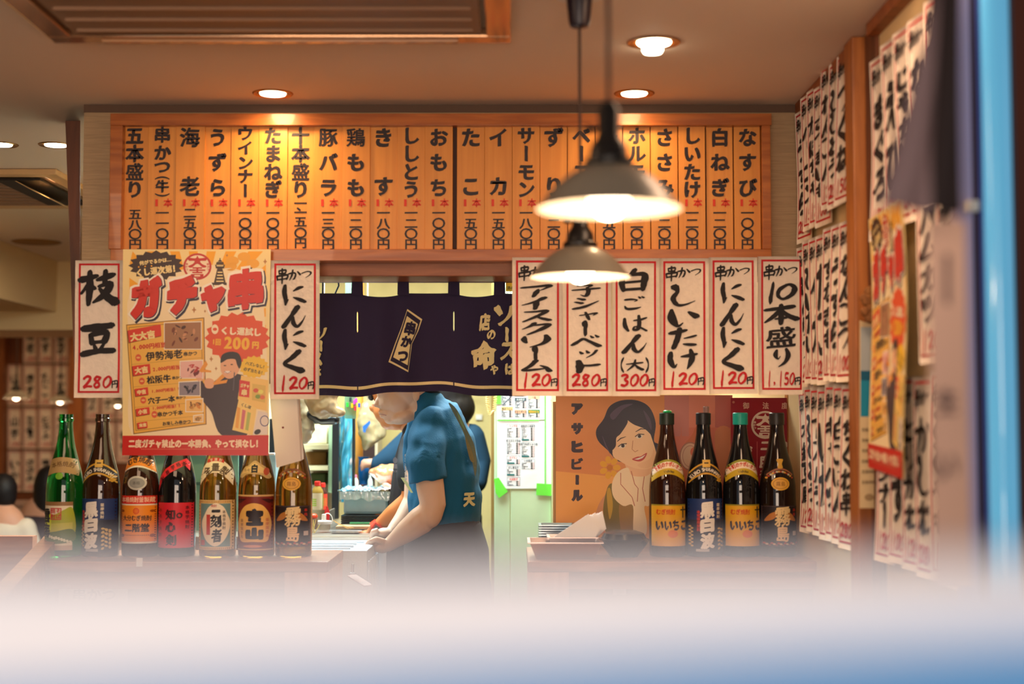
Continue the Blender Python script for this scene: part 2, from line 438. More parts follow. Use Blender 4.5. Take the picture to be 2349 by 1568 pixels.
# left bulkhead beams further in
zb = zof(620, 7.8)
struct(MB().box((-3.6, 5.4, zof(712, 7.7)), (xof(115, 7.7), 7.8, CEIL - .001)).build('trim_bulkhead', M_CREAM))
struct(MB().box((-3.9, 7.8, zof(756, 7.8)), (xof(330, 7.8), 8.5, CEIL - .001)).build('trim_crossbeam', M_CREAM))
# partition between dining room and kitchen: wall behind the header on the left
struct(MB().box((xof(600, 4.9) - .25, 6.6, 0), (xof(600, 4.9) - .15, YB, CEIL)).build('wall_partition', mat((150, 94, 52), .6, name='brown_partition')))
# kitchen walls
struct(MB().box((xof(600, 4.9) - .15, 6.6, 0), (XR, 6.7, CEIL)).build('wall_kitchen', mat((226, 206, 140), .7, name='kitchen_wall', wear=.08)))
struct(MB().box((xof(1268, 5.3) + .06, 4.32, 0), (xof(1268, 5.3) + .09, 6.6, CEIL)).build('wall_kitchen_side', mat((150, 100, 60), .7)))

# ---------------------------------------------------------------- menu board with 23 planks
board = thing('menu_board', 'long framed wooden menu board of vertical price planks under the ceiling', 'menu board', (0, YH - .03, lin_z))
SB = flat_surface(YH - .03)
fr = MB()
for (x0, y0, x1, y1, yf) in ((253, 260, 1770, 287, .05), (253, 571, 1770, 598, .05), (253, 287, 277, 571, .05), (1748, 287, 1770, 571, .05)):
    a = P(x0, y0, YH - yf); c = P(x1, y1, YH - yf); fr.box((a.x, YH - yf, c.z), (c.x, YH, a.z), bev=.0015)
fr.build('board_frame', M_FRAME, board)
MB().box((xof(277, YH), YH - .012, zof(571, YH)), (xof(1748, YH), YH - .002, zof(287, YH))).build('back_panel', mat((60, 28, 12), .6), board)
PL = [('五本盛り', '五八〇円', 0), ('串かつ(牛)', '一一〇円', 1), ('海老', '二五〇円', 1), ('うずら', '一一〇円', 1), ('ウインナー', '一〇〇円', 1), ('たまねぎ', '一〇〇円', 1), ('十本盛り', '一、一五〇円', 0), ('豚バラ', '一三〇円', 1), ('鶏もも', '一二〇円', 1), ('きす', '一八〇円', 1), ('ししとう', '一二〇円', 1), ('おもち', '一〇〇円', 1), ('たこ', '一五〇円', 1), ('イカ', '一五〇円', 1), ('サーモン', '一八〇円', 1), ('ずり', '一二〇円', 1), ('ベーコン', '一五〇円', 1), ('チーズ', '一五〇円', 1), ('ホルモン', '一二〇円', 1), ('ささみ', '一二〇円', 1), ('しいたけ', '一二〇円', 1), ('白ねぎ', '一二〇円', 1), ('なすび', '一〇〇円', 1)]
INKB = (30, 18, 26); INKR = (214, 52, 26)
for i, (nm, pr, r) in enumerate(PL):
    x0 = 277.5 + i * 63.4 if i < 12 else 1048.5 + (i - 12) * 63.45
    x1 = x0 + 63.0; cx_ = (x0 + x1) / 2
    Yp = YH - .022 - .003 * ((i * 7) % 3)
    a = P(x0, 286, Yp); c = P(x1, 572, Yp)
    pk = MB().box((a.x, Yp, c.z), (c.x, YH - .012, a.z), bev=.001).build('menu_plank', M_PINE, board)
    pk.data.materials[0] = M_PINE
    S = flat_surface(Yp - .0003); pr_ = Print(S, .0002)
    n = len(nm)
    ys = {2: [315, 427], 3: [315, 372, 430], 4: [311, 352, 394, 434], 5: [306, 339, 373, 404, 437]}.get(n)
    if nm == '串かつ(牛)':
        for ch, y, h in (('串', 309, 38), ('か', 350, 38), ('つ', 382, 34), ('牛', 427, 30)): pr_.glyph(ch, cx_, y, 40 if ch != '牛' else 32, h, INKB, BOLD)
        pr_.glyph('(', cx_, 408, 34, 8, INKB, (.02, 0, 0, 0), vert=True, bbox=True); pr_.glyph(')', cx_, 447, 34, 8, INKB, (.02, 0, 0, 0), vert=True, bbox=True)
    else:
        sz = {2: 47, 3: 44, 4: 42, 5: 38}[n]
        for ch, y in zip(nm, ys): pr_.glyph(ch, cx_, y, sz, sz * (1 if n < 5 else .92), INKB, BOLD, vert=ch == 'ー')
    if nm == '十本盛り':
        for ch, y in (('一', 466), ('、', 472), ('一', 487), ('五', 508), ('〇', 534), ('円', 557)): pr_.glyph(ch, cx_ + (5 if ch == '、' else 0), y, 30, 26, INKB, MID)
    elif i == 0:
        for ch, y in zip(pr, (491, 515, 537, 560)): pr_.glyph(ch, cx_ + 1, y, 31, 26, INKB, MID)
    else:
        for ch, y in zip(pr, (488, 512, 536, 560)): pr_.glyph(ch, cx_, y, 31, 27, INKB, MID)
    if r:
        pr_.glyph('1', cx_ - 13, 465, 6, 16, INKR, (.03, 0, 0, 0), bbox=True); pr_.glyph('本', cx_ + 13, 465, 20, 20, INKR, (.05, .2, 0, 0))
    al = pr_.items
    for nm_, f_ in (('name_lettering', lambda v, c: v < 460 and c == INKB), ('count_lettering', lambda v, c: c == INKR), ('price_lettering', lambda v, c: v >= 460 and c == INKB)):
        pr_.items = [q for q in al if f_(sum(v[1] for v in q[0]) / len(q[0]), q[2])]
        if pr_.items: pr_.build(nm_, pk, .5)

# ---------------------------------------------------------------- hand lettered paper banners
# brush strokes (x, y, width in hundredths of the glyph box) for the hand lettered banners
BR_ = {
'に': '16,0,9 13,35,13 18,70,11 17,100,3 28,72,4|50,30,4 72,16,11 86,12,8|50,62,4 75,74,13 96,86,11',
'ん': '66,0,17 40,45,12 10,96,15|10,96,12 30,60,5 46,48,8 50,80,12 66,97,11 86,72,5 98,45,2',
'く': '72,0,17 45,30,14 15,58,12 45,78,15 85,98,20', 'し': '20,0,22 30,25,11 14,60,14 30,95,11 60,95,6 95,78,2',
'い': '8,10,10 10,55,22 30,95,11 50,80,3|72,25,8 98,48,20', 'た': '2,20,10 30,16,15 62,8,9|38,0,14 30,50,15 16,98,13|55,50,4 80,44,7 98,38,6|52,80,5 75,84,11 96,86,8',
'け': '6,10,10 4,50,15 18,88,9 28,72,3|45,34,6 75,30,13 100,24,8|78,0,8 84,40,15 76,75,11 66,100,3',
'は': '6,15,8 8,60,13 22,95,7|45,30,5 75,26,10 98,16,6|66,0,8 68,50,12 62,85,12 45,88,8 48,70,6 72,76,7 98,98,8',
'ご': '10,22,9 40,20,11 68,28,5 55,38,4|8,72,4 20,95,13 55,96,12 85,86,4|75,2,6 82,12,10|90,0,5 98,10,10', 'こ': '10,12,9 40,10,11 80,18,5 60,28,4|8,72,4 20,95,13 55,96,12 95,86,4',
'ア': '0,14,10 45,10,13 98,6,15 82,30,8 60,48,3|58,34,6 50,65,15 40,100,8', 'イ': '80,0,16 45,35,13 2,58,5|52,30,13 50,65,15 46,100,9',
'ス': '12,10,8 50,10,11 88,6,14 60,45,14 5,95,7|52,55,6 75,75,13 98,90,14', 'ク': '45,0,13 30,25,11 2,50,4|40,20,8 95,16,14 70,55,15 20,100,7',
'リ': '10,5,8 8,35,15 16,62,7|85,0,11 90,40,17 72,75,13 30,100,5', 'ー': '15,4,40 60,10,48 50,50,42 52,98,44',
'ム': '50,0,15 30,45,13 5,82,11 45,80,13 90,72,5|66,45,6 85,65,13 98,98,16', '子': '20,5,8 70,5,11 55,25,6|0,42,8 50,38,11 100,34,11|55,22,8 60,60,13 50,98,10 30,85,3',
'シ': '20,5,8 42,18,14|10,36,8 34,48,14|5,95,13 45,80,13 98,35,4', 'ャ': '5,40,9 50,30,11 95,18,14 78,45,6|35,2,10 45,50,15 55,100,11',
'ベ': '0,80,13 30,40,13 42,30,11 65,55,13 100,98,18|68,5,5 76,22,10|86,0,5 96,18,10', 'ッ': '5,20,8 16,45,16|40,10,8 50,38,16|95,10,13 75,60,11 40,100,5',
'ト': '22,0,15 28,50,22 24,100,15|30,40,11 65,45,13 98,40,14', '大': '0,38,6 50,34,11 100,30,9|55,0,8 45,50,13 5,100,5|52,45,7 75,78,14 100,98,16',
'り': '22,5,10 15,32,17 28,55,5 40,40,3|72,0,11 82,35,18 65,75,12 30,100,3', '本': '2,24,10 50,18,13 90,12,14|52,0,9 52,50,14 50,100,9|48,26,8 28,58,12 0,88,5|54,28,8 75,58,13 100,76,18|34,72,6 68,68,8',
'1': '70,0,32 45,55,36 25,100,44', '0': '55,5,12 15,35,16 8,75,13 35,97,11 80,70,18 95,30,20 75,6,13 50,6,10',
'白': '55,0,13 42,22,13|12,30,11 8,65,15 14,98,11|12,30,9 55,22,11 90,26,17 88,65,16 84,98,11|16,60,7 82,56,8|14,94,9 86,92,9',
'豆': '2,12,16 45,10,18 98,4,13|26,34,11 30,62,13|26,34,11 78,28,13 70,60,14|30,60,8 72,58,9|36,66,6 42,82,10|70,64,6 58,84,10|0,98,15 50,90,12 100,90,14',
'枝': '4,24,13 25,20,13 50,14,8|30,0,9 30,50,15 26,100,8|28,35,8 6,66,5|32,40,7 44,52,8|52,26,8 78,18,13 98,12,8|74,0,9 72,40,11|56,46,7 88,40,13 70,72,14 40,94,5|58,54,7 80,80,15 102,96,18',
'串': '22,12,8 80,10,9 76,32,9|22,12,8 26,34,8|24,32,7 76,30,7|6,48,9 94,44,10 88,72,10|6,48,9 10,74,9|10,72,7 88,68,7|50,0,10 50,50,11 48,100,7',
'か': '0,34,11 45,28,11 60,45,10 50,80,11 36,92,4|36,0,10 28,50,11 8,95,5|76,18,8 98,48,14', 'つ': '0,35,10 50,15,11 90,25,13 85,60,10 40,100,4',
'2': '10,22,17 50,2,15 85,18,20 55,58,18 10,95,17 50,88,13 98,90,15', '8': '85,14,15 45,6,15 20,28,17 62,56,17 72,84,17 35,97,15 15,76,15 50,46,14 88,14,15',
'3': '12,12,15 55,4,15 85,20,17 45,44,13 85,68,18 50,96,15 6,90,15', '5': '90,4,13 35,6,15 25,44,13 65,45,16 85,70,18 50,96,15 8,90,13',
'円': '10,10,13 8,100,10|10,12,11 90,10,13 86,95,13 70,98,5|12,50,10 85,48,10|50,12,10 50,50,10', '(': '80,0,12 20,30,22 20,70,22 80,100,12', ')': '20,0,12 80,30,22 80,70,22 20,100,12'}
BC = {}
def brush(ch):
    if ch in BC: return BC[ch]
    vs, tris = [], []
    for st in BR_[ch].split('|'):
        p = [tuple(float(q) / 100 for q in a.split(',')) for a in st.split()]
        if len(p) == 2: p = [p[0], tuple((p[0][k] + p[1][k]) / 2 for k in range(3)), p[1]]
        pts = []; n = len(p)
        for i in range(n - 1):
            p0, p1, p2, p3 = p[max(i - 1, 0)], p[i], p[i + 1], p[min(i + 2, n - 1)]
            for q in range(6):
                t = q / 6; pts.append(tuple(.5 * (2 * p1[k] + (p2[k] - p0[k]) * t + (2 * p0[k] - 5 * p1[k] + 4 * p2[k] - p3[k]) * t * t + (3 * p1[k] - p0[k] - 3 * p2[k] + p3[k]) * t ** 3) for k in range(3)))
        pts.append(p[-1]); b0 = len(vs)
        for i, a in enumerate(pts):
            u, v = pts[max(i - 1, 0)], pts[min(i + 1, len(pts) - 1)]; dx, dy = v[0] - u[0], v[1] - u[1]; l = math.hypot(dx, dy) or 1
            w_ = max(.02, a[2]) * .76 * (1 + .18 * noise.noise(Vector((a[0] * 6, a[1] * 6, ord(ch) % 50))))
            vs += [(a[0] - dy / l * w_, a[1] + dx / l * w_), (a[0] + dy / l * w_, a[1] - dx / l * w_)]
            if i: q = b0 + 2 * i; tris += [(q - 2, q, q - 1), (q - 1, q, q + 1)]
        for a in (pts[0], pts[-1]):
            c = len(vs); r = max(.02, a[2]) * .74; vs += [(a[0] + r * cos(k * pi / 4 + .3), a[1] + r * (1.0 - .25 * (k % 2)) * sin(k * pi / 4 + .3)) for k in range(8)]; tris += [(c, c + k, c + k + 1) for k in range(1, 7)]
    tris = [t if (vs[t[1]][0] - vs[t[0]][0]) * (vs[t[2]][1] - vs[t[0]][1]) - (vs[t[1]][1] - vs[t[0]][1]) * (vs[t[2]][0] - vs[t[0]][0]) < 0 else t[::-1] for t in tris]
    BC[ch] = (vs, tris); return BC[ch]
def inked(pr, ch, cx_, cy_, wd, ht, col, st, bbox=True, shear=0, rot=0, vert=False):
    if ch in BR_:
        vs, tris = brush(ch); pr.tri([(cx_ + (x - .5) * wd, cy_ + (y - .5) * ht - shear * (x - .5) * wd * .5) for x, y in vs], tris, col, 4)
    else: pr.glyph(ch, cx_, cy_, wd, ht, col, st, bbox=bbox, shear=shear, rot=rot, vert=vert)
def paper_banner(name, label, group, S, box, rows, price=None, top=None, curl=None, thick=.0006, style=BRUSH, sub=.5, lod=1):
    'box = (u0, v0, u1, v1) in the units of S'
    u0, v0, u1, v1 = box; W = u1 - u0; H = v1 - v0
    o3 = S((u0 + u1) / 2, v0)
    t = thing(name, label, 'banner', o3, group)
    mb = MB(); nu, nv = (6, 14) if lod else (3, 8)
    mb.grid(lambda a, b: S(u0 + W * a, v0 + H * b, 0), nu, nv)
    g = MB(); n0 = (nu + 1) * (nv + 1)
    mb.grid(lambda a, b: S(u0 + W * a, v0 + H * b, -thick), nu, nv)
    rim = [i for i in range(nu + 1)] + [(j + 1) * (nu + 1) - 1 for j in range(1, nv + 1)] + [nv * (nu + 1) + i for i in range(nu - 1, -1, -1)] + [j * (nu + 1) for j in range(nv - 1, 0, -1)]
    for q in range(len(rim)):
        a, b_ = rim[q], rim[(q + 1) % len(rim)]; mb.f.append([a, b_, b_ + n0, a + n0]); mb.m.append(0)
    sh = mb.build('paper', M_PAPER, t, smooth='all')
    pr = Print(S, .0007, L=W / 5 if lod else W / 3)
    m = W * .075
    pr.frame(u0 + m, v0 + H * .022, u1 - m, v1 - H * .035, W * .042, RED, 1)
    pr.build('red_border', t, .7)
    pr = Print(S, .0007, L=W / 5 if lod else W / 2.5)
    for (ch, cu, cv, wd, ht, st) in rows: inked(pr, ch, u0 + W * cu, v0 + H * cv, W * wd, H * ht, BLACK, st, shear=.10, vert=ch in 'ー()')
    if top:
        for k, ch in enumerate(top): inked(pr, ch, u0 + W * (.24 + .25 * k), v0 + H * (.115 - .008 * k), W * (.24 if k < 2 else .20), H * (.105 if k == 0 else .075 if k == 1 else .05), BLACK, (.03, .6, .4, .1), shear=.15)
    if price: inked(pr, '円', u0 + W * .83, v0 + H * .90, W * .13, H * .052, BLACK, (.03, .5, .5, .1), bbox=True, shear=.25)
    pr.build('lettering', t, .7)
    if price:
        pr = Print(S, .0007, L=W / 5 if lod else W / 2.5)
        n = len(price); wch = .60 / max(3, n)
        for k, ch in enumerate(price):
            if ch == ',': pr.glyph(',', u0 + W * (.20 + wch * (k + .1)), v0 + H * .92, W * .04, H * .03, RED, MID, bbox=True); continue
            hh = .085
            inked(pr, ch, u0 + W * (.17 + wch * (k + .5)), v0 + H * .885, W * (wch * .86 if ch != '1' else wch * .34), H * hh, RED, (.030, .6, .3, .1), bbox=True, shear=.05, rot=.06)
        pr.build('price', t, .7)
    return t
M_PAPER = mat(PAPER, .75, name='paper', bump=(70, 70, 70, .25), wear=.05)
M_PAPER.node_tree.nodes['Principled BSDF'].inputs['Subsurface Weight'].default_value = 0.0
B = BRUSH; BF = (.058, .6, .35, .08)
def kana(txt, v0=.20, v1=.80, wd=.52, ws=None, st=BRUSH):
    n = len(txt); out = []; h = (v1 - v0) / n
    for i, ch in enumerate(txt):
        w2 = ws[i] if ws else wd
        if ch == 'ー': out.append((ch, .46, v0 + h * (i + .5), .12, h * .82, st)); continue
        small = ch in 'ャッ'
        out.append((ch, .47 + (.05 if small else 0), v0 + h * (i + .5), w2 * (.7 if small else 1), h * (.62 if small else .90), st))
    return out
def curl_fn(x0, x1, y1, amp, ph=0, hook=0):
    def c(u, v):
        a = (u - x0) / (x1 - x0); b = max(0, (v - 600) / (y1 - 600))
        return amp * (.5 + .5 * sin(3.2 * a + 2.2 * b + ph)) * b + .004 * sin(7 * b + ph * 2) * b + hook * max(0, b - .8) ** 2 * 25 * (1 - .5 * a)
    return c
YBN = YH - .062
def front(name, label, box, rows, price, top, ph, hook=0):
    return paper_banner(name, label, None, flat_surface(YBN, curl=curl_fn(box[0], box[2], box[3], .012, ph, hook)), box, rows, price, top)
front('paper_banner', 'leftmost hanging white paper banner with two large black characters, price 280', (173, 597, 283, 912), [('枝', .46, .20, .74, .24, BF), ('豆', .48, .575, .62, .215, BF)], '280', None, .3)
front('paper_banner', 'white paper banner with red border between the yellow poster and the curtain', (621, 597, 733, 915), kana('にんにく', .17, .81, .5), '120', '串かつ', 1.2)
RB = [((1175, 590, 1291, 908), kana('アイスクリーム', .20, .83, .56), '120', '串かつ', 'first banner right of the curtain, half under the smaller lamp, price 120', .016),
      ((1291, 592, 1403, 908), [('柚', .45, .13, .6, .1, B)] + kana('子シャーベット', .19, .83, .54), '280', None, 'second banner right of the curtain, below the smaller lamp, price 280', .004),
      ((1404, 592, 1513, 908), [('白', .45, .16, .58, .150, (.030, .6, .3, .08)), ('ご', .45, .325, .44, .09, B), ('は', .48, .475, .50, .115, B), ('ん', .46, .625, .54, .12, B), ('大', .47, .775, .34, .075, B), ('(', .22, .775, .08, .10, MID), (')', .73, .775, .08, .10, MID)], '300', None, 'third banner right of the curtain, with the bracketed character, price 300', .003),
      ((1513, 592, 1626, 905), kana('しいたけ', .20, .82, .55), '120', '串かつ', 'fourth banner right of the curtain, plain kana lettering, price 120', .006),
      ((1626, 590, 1737, 903), kana('にんにく', .18, .83, .5), '120', '串かつ', 'fifth banner right of the curtain, second from the side wall, price 120', .003),
      ((1738, 588, 1846, 905), [('1', .30, .26, .13, .11, BF), ('0', .60, .255, .40, .11, BF), ('本', .48, .42, .66, .14, BF), ('盛', .48, .585, .64, .15, (.030, .5, .2, .1)), ('り', .50, .735, .40, .125, BF)], '1,150', '串かつ', 'sixth banner right of the curtain, beside the side wall, price 1,150', .01)]
for i, (bx, rows, pr, tp, lb, hk) in enumerate(RB):
    if i == 2: rows = [(r[0].replace('(', '(').replace(')', ')'),) + r[1:] for r in rows]
    front('paper_banner', 'white paper ' + lb, bx, rows, pr, tp, .9 * i, hk)

# ---------------------------------------------------------------- banners along the right wall (three rows, two bays)
def wall_surface(y_near_left, ztop, ang, x_off):
    'u metres towards the street, v metres down'
    def S(u, v, off=0):
        lift = .008 + (.125 - u) * sin(ang) + .004 * sin(9 * v + y_near_left * 7) + .006 * (v / .4) ** 2
        return Vector((XR - x_off - lift - off, y_near_left - u * cos(ang), ztop - v))
    return S
WN = ['うずら', 'ベーコン', 'かぼちゃ', 'さつまいも', 'れんこん', 'ししとう', 'つくね', 'とんかつ', 'しいたけ', 'イカ', 'たこ', 'すなぎも', 'うずら', 'なんこつ', '木綿豆腐', 'ししとう', 'アスパラ', 'いか', 'キャベツ', '白ごはん', 'ちくわ串', 'まぐろ', 'えび', 'じゃがいも', 'なすび', 'たまねぎ', 'ほたて', 'ウインナー', 'きす', 'とりかわ', 'かしわ', 'ししゃも', 'こんにゃく', 'ハムカツ', 'もち', 'たけのこ']
row_name = ['top', 'middle', 'bottom']; ordn = ['first', 'second', 'third', 'fourth', 'fifth', 'sixth', 'seventh']
k = 0
for r, (pt, hh) in enumerate(((258, .365), (570, .385), (893, .385))):
    zt = zof(pt, YH)
    for j in range(7):
        y0 = YH - .03 - j * (YH - .05 - yp1) / 7.25
        S = wall_surface(y0, zt + (.012 if r == 0 else .004) * ((j * 5) % 3 - 1) + (.03 * (j // 2) / 3 if r == 0 else 0), .13, .004 + .0005 * j)
        nm = WN[k % len(WN)]; k += 1
        paper_banner('wall_banner', 'narrow paper banner, %s from the corner in the %s row on the side wall' % (ordn[j], row_name[r]), 'paper banners on the side wall', S, (0, 0, .125, hh), kana(nm, .20, .80, .62), ['120', '280', '150', '120', '100'][k % 5], '串かつ', lod=0)
for r, (pt, hh) in enumerate(((120, .40), (893, .385))):
    zt = zof(pt, YH) if r else CEIL - .09
    for j in range(6):
        y0 = yp0 - .01 - j * .105
        S = wall_surface(y0, (zt if r else zt) + .004 * ((j * 5) % 3 - 1), .10, .004 + .0005 * j)
        nm = WN[k % len(WN)]; k += 1
        paper_banner('wall_banner', 'paper banner, %s from the wooden post in the %s row of the nearer side wall' % (ordn[j], ['top', 'bottom'][r]), 'paper banners on the side wall', S, (0, 0, .125, hh), kana(nm, .20, .80, .62), ['120', '280', '150', '120', '100'][k % 5], '串かつ', lod=0)
for j in range(4):
    S = wall_surface(2.765 - j * .12, zof(560, YH) , .10, .003)
    nm = WN[k % len(WN)]; k += 1
    paper_banner('wall_banner', 'pale paper banner hanging %s beyond the yellow poster on the nearer side wall' % ordn[j], 'paper banners on the side wall', S, (0, 0, .125, .385), kana(nm, .20, .80, .62), '120', '串かつ', lod=0)
# slim orange poster in the corner of the side wall
S = wall_surface(YH - .004, zof(345, YH), .05, .002)
t = thing('corner_poster', 'slim yellow and orange poster in the corner beside the top row of banners', 'poster', S(0, 0))
MB().grid(lambda a, b: S(a * .10, b * .245, 0), 3, 6).grid(lambda a, b: S(a * .10, b * .245, -.0006), 3, 6).build('sheet', mat((232, 160, 40), .5), t)
pr = Print(S, .0008); pr.curve([(.01, .03), (.05, .02), (.08, .06), (.04, .09)], (206, 50, 24)); pr.ell(.04, .15, .03, .02, (206, 50, 24)); pr.frame(.004, .004, .096, .24, .003, (206, 50, 24)); pr.build('printed_artwork', t)
# things hanging at the post
def hang_surface(Y, off=0, curl=None): return flat_surface(Y, curl=curl)
Yk = 3.2
S = flat_surface(Yk)
t = thing('notice_sheet', 'pale notice sheet with a blue band hanging by the wooden post', 'notice', P(2010, 740, Yk))
def sheet_px(parent, name, Y, pts, m, th=.002): return MB().slab([P(x, y, Y) for x, y in pts], (0, th, 0)).build(name, m, parent)
sheet_px(t, 'sheet', Yk, [(1972, 735), (2010, 745), (2012, 1165), (1972, 1165)], mat((222, 196, 150), .7))
pr = Print(S, .0006); pr.rect(1974, 750, 2009, 860, (170, 178, 178)); pr.rect(1974, 850, 2010, 955, (20, 140, 170)); pr.rect(1974, 850, 2010, 872, (10, 90, 120), 2)
for k2 in range(6): pr.line('営業時間', 1976, 985 + k2 * 24, 8, (90, 70, 50), THIN)
pr.ell(1994, 1140, 11, 8, (170, 140, 100)); pr.build('printed_artwork', t)
Yk = 3.165
t = thing('straw_ornament', 'brown straw charm of twisted rope hanging beside the post', 'ornament', P(1998, 650, Yk))
m_ = wood((96, 54, 22), (160, 106, 54), (40, 40, 10), .8, name='straw')
b = MB()
for k2 in range(9):
    a = k2 / 8; b.ell(P(1995 + 10 * sin(k2 * 1.9), 668 + 62 * a, Yk), (.013 + .004 * sin(k2), .01, .012))
b.build('rope_knot', m_, t, smooth=True)
b = MB()
b.tube([P(1996, 730, Yk), P(2016, 762, Yk), P(2020, 790, Yk), P(2002, 840, Yk)], [.003, .003, .003, .003])
b.tube([P(2018, 730, Yk), P(2002, 770, Yk), P(2000, 800, Yk), P(2020, 845, Yk)], [.003] * 4)
b.build('cord', mat((190, 140, 80), .8), t, smooth=True)
b = MB(); b.slab([P(x, y, Yk + .01) for x, y in ((2004, 780), (2024, 800), (2028, 1010), (2020, 1110), (2012, 1110), (2008, 1040), (2010, 900))], (0, .012, 0)); b.build('tassel', mat((110, 48, 24), .8, wear=.3), t)
b = MB(); b.tube([P(2022, 790, Yk), P(2028, 900, Yk), P(2026, 1010, Yk)], .003); b.build('cord', mat((196, 150, 96), .8), t)
# ================================================================ the yellow poster
def draw_poster(pr, T):
    'T maps poster pixels (390..1478, 5..1518) into the units of the surface; layers are stacked by eps'
    def q(pts): return [T(*p) for p in pts]
    sx = abs(T(1000, 0)[0] - T(0, 0)[0]) / 1000; sy = abs(T(0, 1000)[1] - T(0, 0)[1]) / 1000
    Y_, CR, RD, DK, NV = (252, 176, 20), (252, 228, 160), (214, 36, 18), (44, 22, 26), (24, 24, 60)
    pr.poly(q([(392, 5), (1476, 5), (1456, 1516), (384, 1516)]), CR, 0)
    for k in range(26):
        a0 = 2 * pi * k / 26; a1 = a0 + pi / 26; c = (940, 560)
        pts = []
        for a in (a0, a1):
            dx, dy = cos(a), sin(a); t = min((500 / abs(dx)) if abs(dx) > 1e-6 else 9e9, ((540 if dy < 0 else 800) / abs(dy)) if abs(dy) > 1e-6 else 9e9); pts.append((c[0] + dx * t, c[1] + dy * t))
        pr.poly(q([c, pts[0], pts[1]]), Y_, 1)
    pr.curve(q([(440, 330), (700, 200), (1000, 120), (1300, 180), (1420, 360), (1400, 1360), (900, 1400), (460, 1380), (450, 800)]), (254, 234, 190), 2)
    for x, y in ((1195, 90), (1280, 60), (1345, 110), (1180, 130)): pr.ell(*T(x, y), 48 * sx, 34 * sy, (244, 176, 56), 2, 14)
    for x, y, s_ in ((1435, 95, 22), (915, 450, 26), (1155, 50, 14), (1040, 810, 22), (1075, 880, 16), (995, 460, 14)):
        pr.poly(q([(x, y - s_), (x + s_ * .25, y - s_ * .25), (x + s_ * .7, y), (x + s_ * .25, y + s_ * .25), (x, y + s_), (x - s_ * .25, y + s_ * .25), (x - s_ * .7, y), (x - s_ * .25, y - s_ * .25)]), (190, 130, 70), 3)
    cx0, cy0 = T(635, 125); pr.burst(cx0, cy0, 205 * sx, 112 * sy, 16, .84, DK, 3)
    pr.line('何がでるかは…', *T(512, 108), 34 * sy, CR, BOLD, 5, -.13, wd=34 * sx)
    pr.line('くし運次第！', *T(486, 180), 58 * sy, CR, HEAVY, 5, -.12, wd=54 * sx)
    for x in (508, 555, 602): pr.ell(*T(x, 135 - (x - 508) * .08), 6 * sx, 6 * sy, Y_, 5, 10)
    # round shop seal
    seal(pr, *T(938, 132), 104 * sx, 98 * sy, (200, 40, 40), (252, 232, 200), 3)
    # tower silhouette
    tw = (60, 40, 30)
    for pts in ([(1088, 96), (1096, 84), (1112, 84), (1120, 96)], [(1100, 70), (1108, 70), (1107, 84), (1101, 84)], [(1068, 118), (1140, 118), (1134, 146), (1074, 146)], [(1080, 98), (1128, 98), (1134, 116), (1074, 116)],
                [(1084, 146), (1122, 146), (1146, 250), (1060, 250)], [(1036, 250), (1166, 250), (1176, 268), (1030, 268)]): pr.poly(q(pts), tw, 4)
    for y in (170, 192, 214, 236): pr.rect(*T(1088 - (y - 160) * .15, y), *T(1120 + (y - 160) * .15, y + 8), CR, 5)
    pr.poly(q([(1078, 122), (1130, 122), (1128, 130), (1080, 130)]), CR, 5)
    # title
    boxes = [('ガ', 445, 205, 680, 512), ('チ', 715, 200, 940, 485), ('ャ', 962, 262, 1146, 468), ('串', 1160, 145, 1425, 448)]
    for lay, st, col, dx, dy, gr in ((5, (.135, .05, 0, .12), NV, 12, 14, 34), (6, (.135, .05, 0, .12), (255, 248, 230), 0, 0, 34), (7, FAT, NV, 4, 5, 4), (8, FAT, RD, 0, 0, 0)):
        for ch, x0, y0, x1, y1 in boxes:
            if ch == '串' and lay > 6: st = (.072, .1, .1, .12)
            c = T((x0 + x1) / 2 + dx, (y0 + y1) / 2 + dy); pr.glyph(ch, c[0], c[1], (x1 - x0 + gr) * sx, (y1 - y0 + gr) * sy, col, st, lay, bbox=True, shear=.12)
    # menu panel
    pr.poly(q([(416, 558), (990, 505), (1004, 1290), (466, 1362)]), (150, 104, 40), 3)
    pr.poly(q([(423, 564), (983, 512), (997, 1284), (472, 1354)]), (244, 188, 76), 4)
    pr.poly(q([(436, 578), (970, 528), (984, 1270), (484, 1338)]), (150, 104, 40), 5)
    pr.poly(q([(440, 582), (966, 532), (980, 1266), (488, 1334)]), (246, 192, 84), 6)
    for (y0, y1, x0) in ((850, 800, 455), (1015, 975, 460), (1165, 1125, 470), (1270, 1225, 480)): pr.stroke(q([(x0, y0), (978, y1)]), 2.5 * sy, (190, 140, 60), 7)
    for pts, tx, sz, p0 in (([(428, 600), (670, 556), (676, 640), (438, 690)], '大大吉', 62, (446, 652)), ([(460, 862), (590, 845), (596, 914), (468, 934)], '大吉', 50, (478, 898)), ([(476, 1030), (574, 1016), (580, 1070), (484, 1084)], '中吉', 34, (494, 1056)), ([(484, 1176), (584, 1162), (590, 1212), (490, 1230)], '小吉', 34, (502, 1200)), ([(494, 1278), (568, 1268), (572, 1312), (500, 1322)], '末吉', 28, (508, 1298))):
        pr.poly(q([(x - 4, y + 5) for x, y in pts]), (110, 30, 20), 7); pr.poly(q(pts), (222, 62, 40), 8); pr.line(tx, *T(*p0), sz * sy, CR, HEAVY, 10, -.14, wd=sz * sx)
    for tx, x, y, sz in (('4,000円相当！！', 462, 728, 42), ('2,000円相当！！', 610, 888, 34), ('1,000円相当！！', 600, 1048, 28), ('1,000円相当！！', 606, 1172, 28)): pr.line(tx, *T(x, y), sz * sy, (206, 40, 30), BOLD, 8, -.10, wd=sz * sx)
